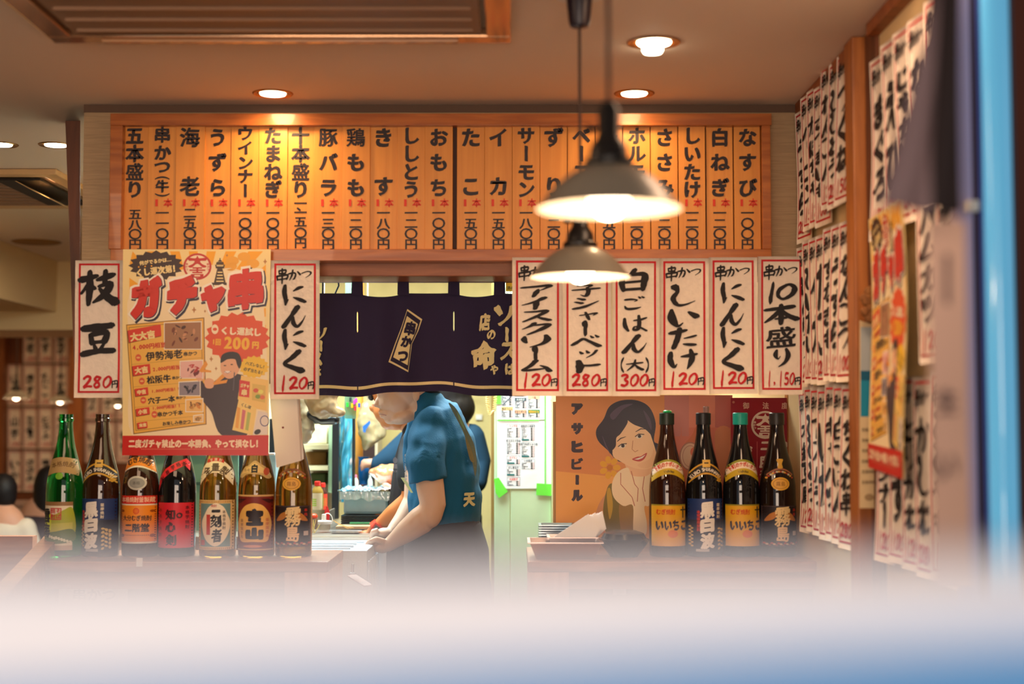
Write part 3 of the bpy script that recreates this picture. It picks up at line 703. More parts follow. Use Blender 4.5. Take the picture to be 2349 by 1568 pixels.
    for tx, x, y, sz in (('伊勢海老', 560, 794, 68), ('串かつ', 836, 775, 34), ('松阪牛', 566, 966, 60), ('串かつ', 752, 950, 26), ('穴子一本', 574, 1118, 50), ('串かつ', 780, 1096, 24), ('串かつ千本', 642, 1218, 38), ('お楽しみ串かつ', 680, 1286, 30)):
        pr.line(tx, *T(x, y), sz * sy, (36, 24, 24), BOLD, 8, -.09, wd=sz * sx)
    for x, y in ((505, 800), (530, 972), (540, 1112), (622, 1216)): pr.ell(*T(x, y), 22 * sx, 26 * sy, (226, 96, 60), 8, 12); pr.ell(*T(x, y), 14 * sx, 7 * sy, (248, 190, 120), 9, 10)
    for (x0, y0, x1, y1), c1, c2 in (((700, 548, 966, 735), (120, 62, 40), (208, 150, 110)), ((815, 830, 976, 948), (196, 60, 60), (240, 190, 180)), ((806, 982, 956, 1076), (60, 58, 80), (150, 140, 150)), ((855, 1112, 976, 1194), (220, 140, 50), (246, 196, 110)), ((912, 1228, 976, 1268), (232, 170, 90), (244, 200, 130))):
        pr.poly(q([(x0 - 6, y0 - 6), (x1 + 6, y0 - 16), (x1 + 6, y1 + 6), (x0 - 6, y1 + 6)]), (250, 240, 220), 8); pr.poly(q([(x0, y0), (x1, y0 - 8), (x1, y1), (x0, y1)]), (168, 120, 84) if c1[0] == 120 else c2, 9)
        rr = random.Random(x0)
        for k in range(14): pr.ell(*T(rr.uniform(x0 + 30, x1 - 30), rr.uniform(y0 + 22, y1 - 22)), rr.uniform(10, 26) * sx, rr.uniform(5, 13) * sy, [c1, tuple(int(v * .6) for v in c1), c2][k % 3], 10, 10, rot=rr.uniform(0, 3))
    # price burst
    c = T(1232, 655); pr.burst(c[0], c[1], 240 * sx, 190 * sy, 18, .88, (230, 80, 20), 5)
    pr.poly(q([(1180, 760), (1400, 740), (1400, 830), (1240, 850)]), (230, 80, 20), 5)
    pr.line('くし運試し', *T(1108, 600), 60 * sy, (255, 236, 200), HEAVY, 8, .05, wd=60 * sx); pr.ell(*T(1068, 592), 26 * sx, 36 * sy, (255, 236, 200), 8, 12); pr.ell(*T(1068, 592), 16 * sx, 12 * sy, (230, 80, 20), 9, 10)
    pr.line('1回', *T(1046, 684), 50 * sy, (250, 190, 40), BOLD, 8, .04, wd=42 * sx); pr.line('200', *T(1132, 690), 116 * sy, (250, 190, 40), (.045, .3, 0, 0), 8, .05, wd=110 * sx); pr.line('円', *T(1338, 706), 56 * sy, (250, 190, 40), HEAVY, 8, .04, wd=52 * sx)
    # cook holding skewers
    SK, SK2 = (236, 178, 138), (206, 130, 90)
    pr.curve(q([(960, 960), (1010, 1010), (1080, 960), (1150, 930), (1240, 920), (1300, 990), (1300, 1365), (1110, 1365), (1040, 1200), (980, 1120), (935, 1010)]), (58, 40, 48), 7)
    pr.curve(q([(1110, 830), (1130, 780), (1200, 770), (1250, 810), (1245, 890), (1200, 945), (1150, 950), (1112, 900)]), SK, 8)
    pr.curve(q([(1108, 835), (1120, 780), (1180, 756), (1240, 770), (1262, 830), (1246, 880), (1228, 850), (1214, 812), (1160, 812), (1128, 830)]), (34, 22, 24), 9)
    pr.ell(*T(1140, 858), 10 * sx, 4 * sy, (50, 30, 30), 9, 8); pr.ell(*T(1190, 850), 10 * sx, 4 * sy, (50, 30, 30), 9, 8); pr.ell(*T(1158, 905), 24 * sx, 9 * sy, (250, 240, 230), 9, 10); pr.stroke(q([(1134, 900), (1160, 916), (1186, 898)]), 3 * sx, (150, 60, 50), 10)
    pr.curve(q([(920, 910), (950, 880), (990, 900), (985, 960), (940, 970)]), SK, 8); pr.curve(q([(990, 970), (1020, 950), (1060, 970), (1050, 1020), (1000, 1020)]), SK, 8)
    for pts in ([(950, 900), (1000, 820), (1015, 850), (975, 910)], [(960, 880), (1040, 895), (1040, 908), (960, 905)], [(1050, 990), (1120, 920), (1140, 940), (1070, 1000)], [(1060, 980), (1160, 960), (1150, 985), (1060, 1000)]): pr.poly(q(pts), (240, 160, 50), 10)
    pr.stroke(q([(1210, 900), (1200, 1040)]), 8 * sx, (90, 80, 90), 8)
    # apron fold lines, flyers, plate, spoon
    c = T(1352, 868); pr.burst(c[0], c[1], 112 * sx, 84 * sy, 16, .86, (248, 200, 30), 8)
    pr.line('ハズレなし！', *T(1290, 838), 28 * sy, (60, 40, 20), MID, 10, .22, wd=26 * sx); pr.line('必ず当たる！', *T(1276, 880), 28 * sy, (60, 40, 20), MID, 10, .22, wd=26 * sx)
    pr.poly(q([(1258, 930), (1456, 965), (1444, 1190), (1370, 1175), (1232, 1105)]), (250, 206, 110), 8); pr.poly(q([(1246, 962), (1322, 976), (1316, 1092), (1240, 1082)]), (220, 50, 36), 9)
    pr.line('ガチャ', *T(1252, 1002), 30 * sy, CR, HEAVY, 11, .1, wd=22 * sx); pr.line('串', *T(1258, 1052), 48 * sy, CR, HEAVY, 11, .1, wd=44 * sx)
    pr.poly(q([(1340, 990), (1438, 1005), (1432, 1130), (1336, 1110)]), (226, 190, 90), 9)
    for x, y, c_ in ((1365, 1040, (220, 90, 60)), (1400, 1050, (240, 230, 110)), (1380, 1085, (130, 160, 60)), (1412, 1090, (230, 120, 70))): pr.ell(*T(x, y), 20 * sx, 16 * sy, c_, 10, 10)
    pr.poly(q([(1240, 1100), (1370, 1170), (1340, 1368), (1192, 1330)]), (250, 214, 120), 9); pr.line('くし運', *T(1256, 1140), 26 * sy, (60, 40, 30), MID, 11, .35, wd=26 * sx)
    for k, c_ in enumerate(((240, 170, 60), (214, 110, 120), (180, 190, 90))): pr.poly(q([(1228 + k * 38, 1160 + k * 18), (1252 + k * 38, 1170 + k * 18), (1236 + k * 36, 1320 + k * 8), (1214 + k * 36, 1312 + k * 8)]), c_, 10)
    pr.poly(q([(1380, 1190), (1452, 1205), (1450, 1365), (1340, 1365)]), (236, 222, 208), 6)
    pr.ring(*T(1428, 1264), 34 * sx, 40 * sy, 6 * sx, (60, 60, 130), 8); pr.ell(*T(1376, 1344), 26 * sx, 18 * sy, (40, 30, 34), 8, 14, rot=-.5)
    # footer
    pr.poly(q([(386, 1372), (1458, 1368), (1456, 1517), (383, 1517)]), (206, 28, 14), 9)
    pr.line('二度ガチャ禁止の一本勝負、やって損なし！', *T(430, 1430), 62 * sy, (255, 226, 190), HEAVY, 11, 0, wd=49 * sx)
    for k in range(60): pr.rect(*T(525 + k * 13, 1467), *T(533 + k * 13, 1474), (226, 120, 90), 11)
def seal(pr, cx_, cy_, rx, ry, c1, c2, lay):
    pr.ell(cx_, cy_, rx, ry, c1, lay, 36); pr.ell(cx_, cy_, rx * .93, ry * .93, c2, lay + 1, 36); pr.ring(cx_, cy_, rx * .93, ry * .93, rx * .07, c1, lay + 2)
    pr.curve([(cx_ + rx * a, cy_ + ry * b) for a, b in ((0, -.82), (.13, -.62), (.62, -.66), (.6, -.44), (.2, -.42), (.32, -.2), (.66, -.02), (.4, .08), (0, -.22), (-.4, .08), (-.66, -.02), (-.32, -.2), (-.2, -.42), (-.6, -.44), (-.62, -.66), (-.13, -.62))], c1, lay + 3, k=3)
    for y, w_ in ((.10, .34), (.27, .56), (.44, .36)): pr.rect(cx_ - rx * w_, cy_ + ry * (y - .05), cx_ + rx * w_, cy_ + ry * (y + .06), c1, lay + 3)
    pr.rect(cx_ - rx * .07, cy_ + ry * .05, cx_ + rx * .07, cy_ + ry * .4, c1, lay + 3)
    pr.rect(cx_ - rx * .44, cy_ + ry * .56, cx_ + rx * .44, cy_ + ry * .84, c1, lay + 3); pr.rect(cx_ - rx * .2, cy_ + ry * .64, cx_ + rx * .2, cy_ + ry * .74, c2, lay + 4)
    for sg in (-1, 1):
        for k, ch in enumerate('串かつ'): pr.glyph(ch, cx_ + sg * rx * (.74 + .04 * (1 - abs(k - 1))), cy_ + ry * (-.18 + .2 * k), rx * .2, ry * .2, c1, MID, lay + 3)

YP = YBN - .012
TP = lambda x, y: (160 + x / 3.2 + (0), 570 + y / 3.2)
cf = lambda u, v: .004 * sin((u - 280) / 80) * ((v - 570) / 470) + .003 * sin(v / 90)
SP = flat_surface(YP, curl=cf)
t = thing('poster', 'large yellow poster with fat red title and red footer hanging over the bottles', 'poster', P(452, 572, YP))
b = MB().grid(lambda a, b_: SP(282.2 + 339 * a - 5 * b_ * a - 2 * b_, 571.6 + 472 * b_, -.0004), 10, 14); b.build('sheet', mat((250, 226, 160), .5), t, smooth='all')
pr = Print(SP, .0001, L=30); draw_poster(pr, TP)
LET = {(44, 22, 26), (36, 24, 24)}
pr.build('printed_artwork', t, .35)
# the same poster again on the side wall
def SW(u, v, off=0):  # u 0..1, v 0..1
    return Vector((XR - .03 - off - .03 * u + .006 * sin(5 * v), 3.13 - u * .385, zof(500, 3.1) - v * .545 - .012 * u))
t = thing('poster', 'copy of the yellow poster hanging on the nearer side wall, seen edge on', 'poster', SW(.5, 0))
MB().grid(lambda a, b_: SW(a, b_, -.0006), 6, 8).build('sheet', mat((250, 226, 160), .5), t, smooth='all')
pr = Print(SW, .0002, L=.10); draw_poster(pr, lambda x, y: ((x - 385) / 1092, (y - 5) / 1512)); pr.build('printed_artwork', t, .5)

# ================================================================ curtain (noren)
YN = 4.14
M_NAVY = mat((38, 26, 58), .85, name='navy_cloth', bump=(300, 300, 300, .15))
nor = thing('doorway_curtain', 'short dark navy doorway curtain with cream lettering and a cream hem stripe', 'curtain', P(950, 640, YN))
def topv(u):
    'top edge of the cloth between the loops'
    loops = [700, 819.5, 925, 1041, 1146, 1262]
    for a, b_ in zip(loops, loops[1:]):
        if a <= u <= b_:
            t = (u - a) / (b_ - a); d = 10 if a in (819.5, 1041) else 2; return 671 + d * sin(pi * t) ** .7
    return 672
def fold(u, v):
    w_ = max(0, min(1, (v - 672) / 230)); return (.016 * sin(u / 19 + .6 * sin(u / 47)) + .010 * sin(u / 41 + 1)) * (.35 + .65 * w_) + .012 * (w_ ** 2) * sin(u / 70)
def SN(u, v, off=0):
    vv = v + (6 * sin(u / 60 + 1.1) + 2 * sin(u / 21)) * max(0, (v - 700) / 200)
    p = P(u, vv, YN); return Vector((p.x, YN - fold(u, v) - off, p.z))
slits = [(704, 819.2), (819.8, 1040.6), (1041.4, 1200)]
for a, c in slits:
    b = MB()
    n = int((c - a) / 5)
    def pf(s_, t_, a=a, c=c):
        u = a + (c - a) * s_; v = topv(u) + (903 - topv(u)) * t_; g = -1.6 if not 716 < v < 758 else .9
        return SN(u + (g if s_ < .001 and a > 710 else 0) - (g if s_ > .999 and c < 1190 else 0), v, 0)
    b.grid(pf, n, 30)
    pn = b.build('curtain_panel', M_NAVY, nor, smooth='all')
    st = Print(SN, .0012, L=12); st.rect(a + 1, 880, c - 1, 887, (226, 204, 150), 1); st.build('hem_stripe', pn, .8)
b = MB()
for a, c in ((816, 822), (1038, 1044)): b.grid(lambda s_, t_: SN(a + (c - a) * s_, 674 + (712 - 674) * t_, 0), 1, 3)
b.build('seam', M_NAVY, nor)
for cx_ in (719, 819.5, 925, 1041, 1146):
    b = MB(); x0, x1 = cx_ - 12.5, cx_ + 12.5
    for a_ in (0, 1):
        Yq = YN - .015 if a_ == 0 else YN + .015
        b.slab([P(x0, 633, Yq), P(x1, 633, Yq), P(x1 + 1, 676, Yq), P(x0 - 1, 676, Yq)], (0, .0015, 0))
    b.box(P(x0, 636, YN - .015), P(x1, 632, YN + .0165))
    b.build('hanging_loop', M_NAVY, nor)
CRM = (226, 204, 150)
pr = Print(SN, .0012, L=9)
o_ = [(934, 708), (969, 733), (960, 760), (945, 790), (936, 856), (891, 832), (905, 790), (920, 750)]
pr.poly(o_, CRM, 1); ctr = (931, 783)
def shr(pts, k): return [(ctr[0] + (x - ctr[0]) * k, ctr[1] + (y - ctr[1]) * (k + .04)) for x, y in pts]
pr.poly(shr(o_, .90), (34, 24, 52), 2); pr.poly(shr(o_, .74), CRM, 3)
for ch, x, y, w_, h in (('串', 941, 754, 26, 34), ('か', 932, 785, 25, 27), ('つ', 923, 819, 24, 26)): pr.glyph(ch, x, y, w_, h, (34, 24, 52), HEAVY, 5, rot=.22, bbox=True)
for ch, x, y, w_, h in (('店', 1112, 738, 26, 40), ('の', 1127, 766, 20, 22), ('命', 1110, 812, 58, 66), ('や', 1134, 845, 18, 22), ('ソ', 1158, 722, 50, 48), ('ス', 1166, 802, 38, 42), ('は', 1170, 842, 24, 26)): pr.glyph(ch, x, y, w_, h, CRM, BRUSH, 4, bbox=True, shear=.05)
pr.glyph('ー', 1163, 765, 9, 34, CRM, BRUSH, 4, bbox=True, vert=True)
for ch, x, y, w_, h in (('ソ', 738, 765, 28, 30), ('ス', 728, 822, 26, 30), ('は', 730, 850, 16, 22)): pr.glyph(ch, x, y, w_, h, CRM, BRUSH, 4, bbox=True)
pr.glyph('ー', 738, 792, 7, 26, CRM, BRUSH, 4, bbox=True, vert=True)
pr.build('lettering', nor, .8)
b = MB().tube([P(690, 641, YN), P(1330, 641, YN)], .0095, 12)
tag(b.build('curtain_rod', mat((110, 84, 84), .35, .6), None, smooth=True), 'slim metal rod the navy curtain hangs from', 'rod')
# ================================================================ counters
ZC = zof(1275, 4.0); YF = 3.85; YBK = 4.2
cl = thing('counter', 'left wooden serving counter carrying the row of seven bottles', 'counter', (xof(430, YF), 4.0, 0))
xa, xb, xc = xof(102, YF), xof(756, YF), xof(657, YF)
MB().box((xa, YF, ZC - .028), (xb, YBK, ZC), bev=.003).build('counter_top', M_CWOOD, cl)
MB().box((xc, YF + .002, 0), (xb - .001, YBK - .005, ZC - .028), bev=.002).build('end_post', wood((196, 140, 104), (222, 168, 132), (30, 30, 3), .4, name='pale_wood'), cl)
MB().box((xa, YF + .06, 0), (xc, YF + .09, ZC - .028)).build('front_panel', M_DCNT, cl)
MB().box((xa, YF + .02, ZC - .075), (xc, YF + .06, ZC - .028)).build('rail', M_CWOOD, cl)
cr = thing('counter', 'right wooden serving counter below the woman poster and four bottles', 'counter', (xof(1530, YF), 4.0, 0))
xa, xb, xc = xof(1211, YF), XR, xof(1304, YF)
MB().box((xa, YF, ZC - .028), (xb, YBK + .1, ZC), bev=.003).build('counter_top', M_CWOOD, cr)
MB().box((xa + .001, YF + .002, 0), (xc, YBK - .005, ZC - .028), bev=.002).build('end_post', wood((196, 140, 104), (222, 168, 132), (30, 30, 3), .4, name='pale_wood'), cr)
MB().box((xc, YF + .06, 0), (xb, YF + .09, ZC - .028)).build('front_panel', M_DCNT, cr)
MB().box((xc, YF + .02, ZC - .075), (xb, YF + .06, ZC - .028)).build('rail', M_CWOOD, cr)
def tagcard(nm, px, py, w_, h_, txt, label, Y=YF + .058, bg_=(238, 232, 224), fg=(60, 56, 56), cat='tag'):
    t = thing(nm, label, cat, P(px, py + h_ / 2, Y)); a = P(px - w_ / 2, py - h_ / 2, Y); c = P(px + w_ / 2, py + h_ / 2, Y)
    MB().box((a.x, Y - .0015, c.z), (c.x, Y, a.z)).build('card', mat(bg_, .6), t)
    if txt:
        pr = Print(flat_surface(Y - .0015), .0006); pr.line(txt, px - w_ * .22, py, h_ * .7, fg, BOLD, 1, wd=w_ * .75); pr.build('lettering', t)
    return t
tagcard('seat_number_tag', 501, 1332, 24, 26, '4', 'small white number 4 tag on the left counter front')
tagcard('seat_number_tag', 1557, 1335, 24, 26, '1', 'small white number 1 tag on the right counter front')
tagcard('price_slip', 1421, 1352, 30, 20, None, 'small blank slip on the right counter front', bg_=(190, 170, 160), cat='notice')
tagcard('clip_tag', 320, 1288, 14, 20, None, 'tiny white clip on the edge of the left counter', Y=YF - .001, cat='clip')
t = thing('round_number_sign', 'dark round number 5 sign on a square card on the left counter front', 'sign', P(166, 1330, YF + .055))
Y = YF + .058; a = P(135, 1284, Y); c = P(198, 1325, Y); MB().box((a.x, Y - .0015, c.z), (c.x, Y, a.z)).build('card', mat((170, 140, 122), .6), t)
pr = Print(flat_surface(Y - .0015), .0005); pr.ell(166, 1308, 26, 22, (60, 54, 62), 1); pr.glyph('5', 166, 1310, 26, 28, (190, 170, 160), BOLD, 3); pr.build('lettering', t)
t = thing('counter_notice', 'large pale notice sheet fixed to the left counter front', 'notice', P(214, 1400, YF + .055))
Y = YF + .054; a = P(136, 1327, Y); c = P(292, 1420, Y); MB().box((a.x, Y - .0015, c.z), (c.x, Y, a.z)).build('sheet', mat((206, 190, 170), .6), t)
pr = Print(flat_surface(Y - .0015), .0005); pr.line('串かつ', 165, 1362, 30, (90, 80, 76), MID, 1, wd=34); pr.build('lettering', t)
# slanting wooden partition running from the left counter toward the street
b = MB(); A = [P(108, 1222, 4.1), P(-120, 1455, 2.9)]
for q in range(1): b.hexa([A[0] + Vector((0, 0, -.05)), A[0] + Vector((.04, .02, -.05)), A[1] + Vector((.04, .02, -.05)), A[1] + Vector((0, 0, -.05)), A[0], A[0] + Vector((.04, .02, 0)), A[1] + Vector((.04, .02, 0)), A[1]])
t = thing('partition', 'slanting wooden partition rail running from the left counter toward the dining tables', 'partition', (A[0].x, A[0].y, 0))
b.build('rail', M_CWOOD, t)
b = MB(); z0 = .0
b.hexa([Vector((A[0].x + .005, A[0].y, 0)), Vector((A[0].x + .035, A[0].y + .01, 0)), Vector((A[1].x + .035, A[1].y + .01, 0)), Vector((A[1].x + .005, A[1].y, 0)), A[0] + Vector((.005, 0, -.05)), A[0] + Vector((.035, .01, -.05)), A[1] + Vector((.035, .01, -.05)), A[1] + Vector((.005, 0, -.05))])
b.build('panel', wood((170, 110, 80), (198, 138, 104), (4, 30, 30), name='panel_wood'), t)
MB().box((xof(-60, 4.2), 4.12, 0), (xof(104, 4.2), 4.16, zof(1228, 4.14))).build('end_panel', wood((170, 110, 80), (198, 138, 104), (4, 30, 30), name='panel_wood'), t)

# ================================================================ bottles
PROF = [(.046, 0), (.0505, .003), (.0515, .012), (.0515, .175), (.0508, .195), (.0485, .215), (.0445, .235), (.0395, .255), (.0335, .277), (.028, .298), (.0235, .32), (.0205, .34), (.0190, .36), (.0182, .374), (.0205, .376), (.0205, .384), (.0186, .386), (.0192, .396)]
def rad(z):
    for (r0, z0), (r1, z1) in zip(PROF, PROF[1:]):
        if z0 <= z <= z1 and z1 > z0: return r0 + (r1 - r0) * (z - z0) / (z1 - z0)
    return PROF[-1][0] if z > .39 else PROF[0][0]
YBT = 4.02; MPX = (YBT - .05) / F * .995
def glass(c, tr=.75): return mat(c, .04, 0, trans=tr, ior=1.5, spec=.6, name='bottle_glass')
G_GREEN, G_BROWN, G_AMBER, G_DARK, G_BLACK = glass((20, 130, 50), .86), glass((66, 36, 22), .5), glass((150, 100, 30), .85), glass((22, 22, 24), .2), glass((34, 22, 18), .15)
def bottle(px, label, g, paint, group, cap=None):
    x = xof(px, YBT, 1180); base = Vector((x, YBT, ZC))
    t = thing('sake_bottle', label, 'bottle', base, group)
    MB().lathe(PROF, base, 40).build('glass_body', g, t, smooth=True)
    if cap is not None: MB().lathe([(.0196, .366), (.0212, .367), (.0212, .398), (.0190, .400)], base, 24).build('cap', mat(cap, .4), t, smooth=True)
    def S(u, v, off=0):
        z = max(.001, min(.395, (1275 - v) * MPX)); r = rad(z) + off; uu = max(-.985 * r, min(.985 * r, u * MPX))
        return Vector((x + uu, YBT - sqrt(max(1e-9, r * r - uu * uu)), ZC + z))
    pr = Print(S, .00025, L=6); paint(pr); al = pr.items
    for nm, k in (('neck_label', 0), ('front_label', 1)):
        pr.items = [i for i in al if (sum(v[1] for v in i[0]) / len(i[0]) > 1122) == bool(k)]; pr.build(nm, t, .5)
    return t
W_ = (236, 226, 206); GD = (206, 156, 50)
def arcband(pr, x0, x1, yc0, yc1, sag, col, lay, n=12):
    'band across the shoulder: top edge at yc0, bottom at yc1 in the middle, dropping by sag at both ends'
    up = [(x0 + (x1 - x0) * k / n, yc0 + sag * (2 * k / n - 1) ** 2) for k in range(n + 1)]; dn = [(x0 + (x1 - x0) * k / n, yc1 + sag * (2 * k / n - 1) ** 2) for k in range(n, -1, -1)]
    pr.poly(up + dn, col, lay)
def arctext(pr, txt, x0, x1, y, sag, sz, col, lay, st=MID, wd=None):
    n = len(txt)
    for k, ch in enumerate(txt):
        a = (k + .5) / n; x = x0 + (x1 - x0) * a
        if ch != ' ': pr.glyph(ch, x, y + sag * (2 * a - 1) ** 2, (wd or sz), sz, col, st, lay, rot=atan2(sag * 4 * (2 * a - 1), x1 - x0))
def p1(pr):
    arcband(pr, -32, 36, 1047, 1082, 8, (182, 150, 96), 1); arctext(pr, '本格焼酎', -24, 30, 1062, 6, 13, (120, 90, 50), 2)
    pr.ell(-2, 1090, 9, 8, (120, 180, 40), 2, 12)
    pr.rect(-41, 1149, 29, 1259, (232, 222, 196), 1); pr.rect(-41, 1149, 29, 1158, (150, 112, 70), 2)
    pr.curve([(-41, 1180), (-10, 1178), (10, 1168), (29, 1165), (29, 1230), (-41, 1230)], (170, 180, 50), 2); pr.poly([(-41, 1200), (29, 1196), (29, 1235), (-41, 1235)], (196, 196, 80), 3); pr.curve([(-41, 1224), (-5, 1216), (29, 1212), (29, 1240), (-41, 1243)], (100, 124, 70), 4)
    pr.poly([(-30, 1176), (-18, 1176), (-18, 1214), (-30, 1214)], (214, 226, 30), 4)
    for k in range(22): pr.ell(-38 + (k * 29) % 64, 1226 + (k * 7) % 16, 3, 2, (226, 226, 200), 5, 8)
    pr.rect(-41, 1248, 29, 1259, (196, 170, 140), 5)
    pr.frame(-20, 1163, 6, 1190, 2, (200, 60, 60), 5)
    for k, ch in enumerate('そば焼酎'): pr.glyph(ch, -1 if k < 2 else -13, 1170 + 12 * (k % 2), 11, 11, (200, 60, 60), MID, 6)
    pr.glyph('雲', -31, 1180, 20, 34, BLACK, BRUSH, 7); pr.glyph('海', -31, 1214, 20, 32, BLACK, BRUSH, 7)
def kuro(pr, dx=0):
    arcband(pr, -36, 38, 1063, 1083, 22, (34, 30, 34), 1); arcband(pr, -36, 38, 1060, 1064, 22, GD, 2); arcband(pr, -38, 40, 1082, 1086, 22, GD, 2)
    pr.rect(-7, 1053, 11, 1070, (222, 178, 80), 3); pr.rect(-3, 1059, 7, 1062, (60, 40, 20), 4)
    arctext(pr, 'KURO SHIRANAMI', -34, 36, 1075, 20, 11, W_, 4, MID, 10)
    for k in range(8): pr.ell(28 + (k % 3) * 4, 1088 + k * 2, 3, 2.4, GD, 4, 8)
    pr.rect(-40, 1142, 41, 1264, (28, 54, 110), 1); pr.rect(-40, 1190, 41, 1264, (30, 34, 58), 2)
    for ch, y in (('黒', 1167), ('白', 1201), ('波', 1238)): pr.glyph(ch, -12 + dx, y, 34, 36, (240, 236, 228), (.075, .3, .1, .12), 4, bbox=True, shear=.12)
    for k, ch in enumerate('薩摩焼酎'): pr.glyph(ch, 14 + dx, 1156 + k * 9, 8, 8, W_, MID, 4)
    for k, ch in enumerate('本場薩摩焼酎'): pr.glyph(ch, -32 + dx, 1172 + k * 8, 8, 8, (214, 70, 50), MID, 4)
    for k in range(22): pr.ell(16 + dx + (k % 3) * 7, 1210 + (k * 3) % 46, 4, 2.6, (206, 176, 110), 4, 8, rot=k)
    for k in range(12): pr.ell(-36 + (k % 2) * 4, 1205 + k * 4, 3, 2.4, (206, 176, 110), 4, 8)
    pr.rect(-24, 1256, 6, 1262, (180, 176, 176), 4)
def p3(pr):
    arcband(pr, -40, 40, 1046, 1070, 16, (250, 240, 224), 1); arcband(pr, -37, 37, 1046, 1066, 16, (236, 140, 30), 2)
    arctext(pr, 'むぎ焼酎', -28, 30, 1052, 12, 15, (70, 36, 20), 3, BOLD)
    pr.ell(0, 1106, 22, 16, (196, 190, 180), 1); pr.ell(0, 1106, 18, 12, (140, 138, 134), 2); pr.line('本格', -10, 1106, 9, (90, 88, 86), THIN, 3)
    pr.rect(-41, 1135, 41, 1154, (214, 40, 24), 1); pr.line('本格焼酎釜製蔵', -38, 1144, 13, (246, 200, 170), MID, 3, wd=11)
    pr.rect(-41, 1154, 41, 1157, W_, 2); pr.rect(-41, 1157, 41, 1240, (238, 142, 28), 1); pr.rect(-41, 1240, 41, 1244, W_, 2)
    pr.ring(0, 1170, 7, 7, 2, (214, 60, 20), 2); pr.ring(0, 1170, 3.5, 3.5, 1.4, (214, 60, 20), 2)
    pr.line('大分むぎ焼酎', -33, 1186, 13, (60, 34, 20), MID, 3, wd=11); pr.line('二階堂', -28, 1208, 20, (60, 30, 16), BRUSH, 3, wd=19)
    for k in range(16): pr.rect(-30 + k * 4, 1224, -28 + k * 4, 1226, (150, 80, 20), 3)
    for x in (-34, 34): pr.ell(x, 1170, 5, 3, (150, 70, 10), 3, 8); pr.ell(x, 1226, 5, 4, (150, 70, 10), 3, 8)
def p4(pr):
    pr.poly([(-39, 1096), (-39, 1127), (-28, 1098), (-8, 1082), (22, 1066), (32, 1078), (31, 1060), (24, 1050), (0, 1060), (-22, 1074)], (222, 40, 52), 2)
    for k, ch in enumerate('本格芋焼酎'): pr.glyph(ch, 20 - k * 12, 1062 + k * k * 2.2, 10, 11, (60, 10, 20), MID, 4, rot=-.5)
    pr.rect(-41, 1151, 41, 1254, (212, 34, 52), 1)
    for ch, x, y, s_ in (('知', -6, 1178, 24), ('心', -6, 1206, 24), ('剣', -4, 1236, 26), ('O', 14, 1180, 16)): pr.glyph(ch, x, y, s_, s_, (70, 8, 20), BRUSH if ch != 'O' else HEAVY, 3)
    for k in range(5): pr.glyph('本格芋焼酎'[k], -32, 1168 + k * 14, 8, 9, (120, 10, 24), THIN, 3); pr.glyph('本格芋焼酎'[k], 30, 1162 + k * 11, 8, 9, (90, 8, 20), MID, 3)
def p5(pr):
    arcband(pr, -38, 38, 1050, 1082, 30, (244, 224, 190), 1); arcband(pr, -20, 18, 1048, 1056, 5, (190, 40, 30), 2); arctext(pr, '全量製', -30, 30, 1070, 20, 20, (90, 70, 50), 3, BOLD); arctext(pr, '芋焼酎', -16, 16, 1052, 4, 7, W_, 4, THIN)
    pr.rect(-41, 1145, 41, 1258, (232, 196, 130), 1); pr.rect(-34, 1153, 34, 1251, (110, 146, 150), 2)
    for k in range(20): pr.rect(-40 + k * 4, 1147, -38 + k * 4, 1151, (180, 130, 70), 3); pr.rect(-40 + k * 4, 1253, -38 + k * 4, 1257, (180, 130, 70), 3)
    pr.curve([(4, 1152), (20, 1160), (28, 1176), (34, 1196), (30, 1222), (18, 1242), (2, 1250), (-16, 1240), (-26, 1222), (-30, 1196), (-22, 1176), (-12, 1160)], (246, 232, 206), 4)
    pr.glyph('一', 4, 1170, 20, 7, BLACK, HEAVY, 6, bbox=True); pr.glyph('刻', 4, 1193, 26, 30, BLACK, BRUSH, 6, bbox=True); pr.glyph('者', 6, 1226, 24, 32, BLACK, BRUSH, 6, bbox=True)
    pr.rect(-18, 1178, -9, 1224, (200, 70, 60), 6)
    for k, ch in enumerate('本格芋焼酎'): pr.glyph(ch, 22, 1172 + k * 9, 7, 8, (80, 60, 50), THIN, 6)
    pr.rect(-32, 1236, -22, 1248, (190, 60, 50), 4); pr.line('焼酎', -8, 1158, 7, (190, 40, 30), THIN, 6)
